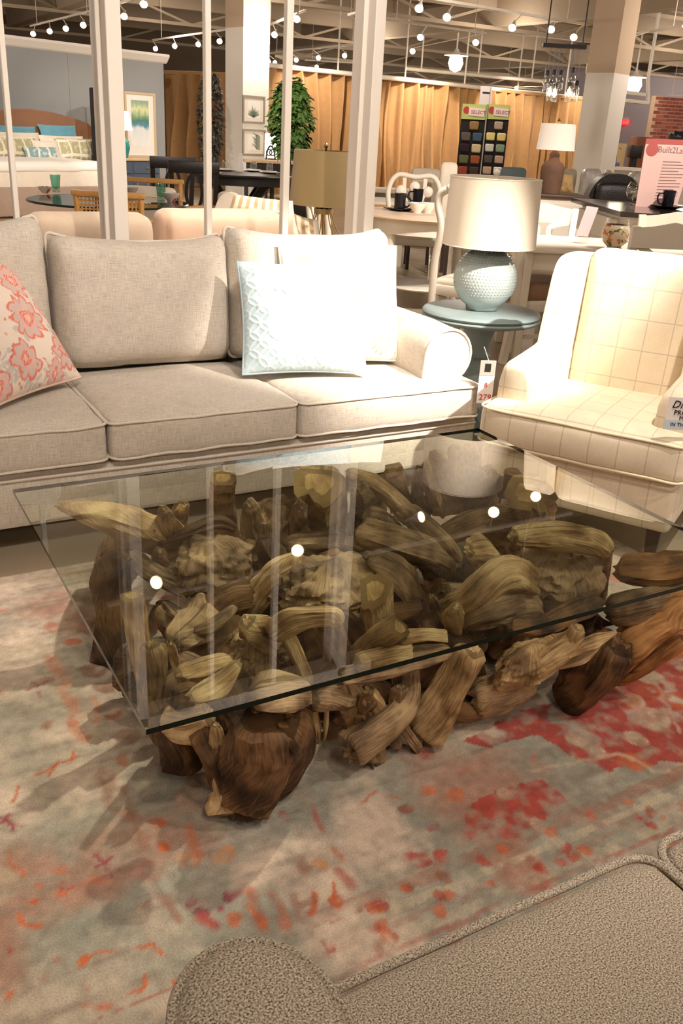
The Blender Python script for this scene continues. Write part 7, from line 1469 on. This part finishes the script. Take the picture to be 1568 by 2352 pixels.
# pipes that carry the drapes
pp = thing('drape_pipe', 'white pipe carrying the gold drapes along the hall', 'pipe', A, 0, 'drape pipes'); e0, e1 = at(600, 148, Z=2.47), at(1395, 232, Z=2.48); mesh('pipe', tube([e0-A, e1-A], 0.05, 10), m_trackw, pp)
for k in range(7):
    p = e0.lerp(e1, k/6); mesh('hanger', tube([p-A, Vector((p.x, p.y, 4.1))-A], 0.02, 6), m_trackw, pp)
p2_ = thing('conduit_pipe', 'white conduit pipe hung above the drapes in mid hall', 'pipe', at(933, 158, Z=2.75), 0, 'drape pipes'); o_ = p2_.location; e0, e1 = at(933, 158, Z=2.75), at(1250, 187, Z=2.75); mesh('pipe', tube([e0-o_, e1-o_], 0.045, 10), m_trackw, p2_)
for k in range(3): p = e0.lerp(e1, 0.1+k*0.4); mesh('hanger', tube([p-o_, Vector((p.x, p.y, 4.1))-o_], 0.02, 6), m_trackw, p2_)
p3_ = thing('conduit_pipe', 'white pipe frame beside the right column', 'pipe', at(1425, 225, D=16), 0, 'drape pipes'); o_ = p3_.location
for a, b in (((1420, 229), (1490, 237)), ((1422, 211), (1482, 218)), ((1488, 236), (1488, 180))): mesh('pipe', tube([at(*a, D=16)-o_, at(*b, D=16)-o_], 0.035, 8), m_trackw, p3_)
q = at(1488, 180, D=16); mesh('hanger', tube([q-o_, Vector((q.x, q.y, 4.1))-o_], 0.03, 8), m_trackw, p3_)
# high-bay lamps
m_bay = mat('lit high bay', (255, 240, 205), 0.5, emit=30.0)
for px, py, Zb, lab in ((1046, 146, 2.85, 'glaring high-bay lamp above the middle drapes'), (1456, 196, 2.75, 'glaring high-bay lamp right of the column')):
    p = at(px, py, Z=Zb); t = thing('high_bay_lamp', lab, 'lamp', p, 0, 'high-bay lamps'); r = 20*depth(p)/F_PX
    mesh('reflector', lathe([(r*0.2, r*1.5), (r*0.35, r*1.2), (r*1.35, r*0.85), (r*1.4, r*0.80), (r*0.3, r*1.1)], 28), m_trackw, t, smooth=50); mesh('bulb', lathe([(0, -r*0.9), (r*0.6, -r*0.65), (r*0.85, 0), (r*0.7, r*0.7), (0.02, r*1.1)], 24), m_bay, t, smooth=180); mesh('stem', tube([(0, 0, r*1.4), (0, 0, 4.1-p.z)], 0.02, 6), m_trackw, t)
# glass pendant cluster
C0 = at(1285, 170, D=13.0); pc = thing('pendant_cluster', 'cluster of clear glass pendant lamps left of the column', 'pendant lamp', (C0.x, C0.y, 4.1), VR); l = plane((C0.x, C0.y, 0))
x0, z_ = l(1245, 108); x1, _ = l(1345, 108); zc = z_-4.1
mesh('canopy', box(x0, x1, -0.06, 0.06, zc, zc+0.05), m_black, pc, smooth=0)
for a in (x0+0.05, x1-0.05): mesh('rod', tube([(a, 0, zc), (a, 0, 0)], 0.010, 6), m_black, pc)
for k, (px, py) in enumerate(((1251, 190), (1270, 188), (1289, 187), (1309, 184), (1262, 212), (1277, 214), (1302, 214), (1322, 212))):
    x, z = l(px, py); z -= 4.1; y = 0.12*((k % 3)-1); o = mesh('glass_shade', xf(lathe([(0.045, -0.12), (0.05, -0.04), (0.05, 0.04), (0.02, 0.10), (0.018, 0.10), (0.046, 0.04), (0.046, -0.04), (0.042, -0.12)], 16), (x, y, z)), m_clear, pc, smooth=60)
    mesh('cap', xf(lathe([(0.03, 0.09), (0.03, 0.14), (0.008, 0.16)], 12), (x, y, z)), m_black, o); mesh('cord', tube([(x, y, z+0.15), (x, y, zc)], 0.004, 5), m_black, o)
    if k in (4, 5, 6): mesh('bulb', xf(lathe([(0, -0.05), (0.03, -0.02), (0.025, 0.03), (0, 0.06)], 12), (x, y, z)), m_bay, o, smooth=180)
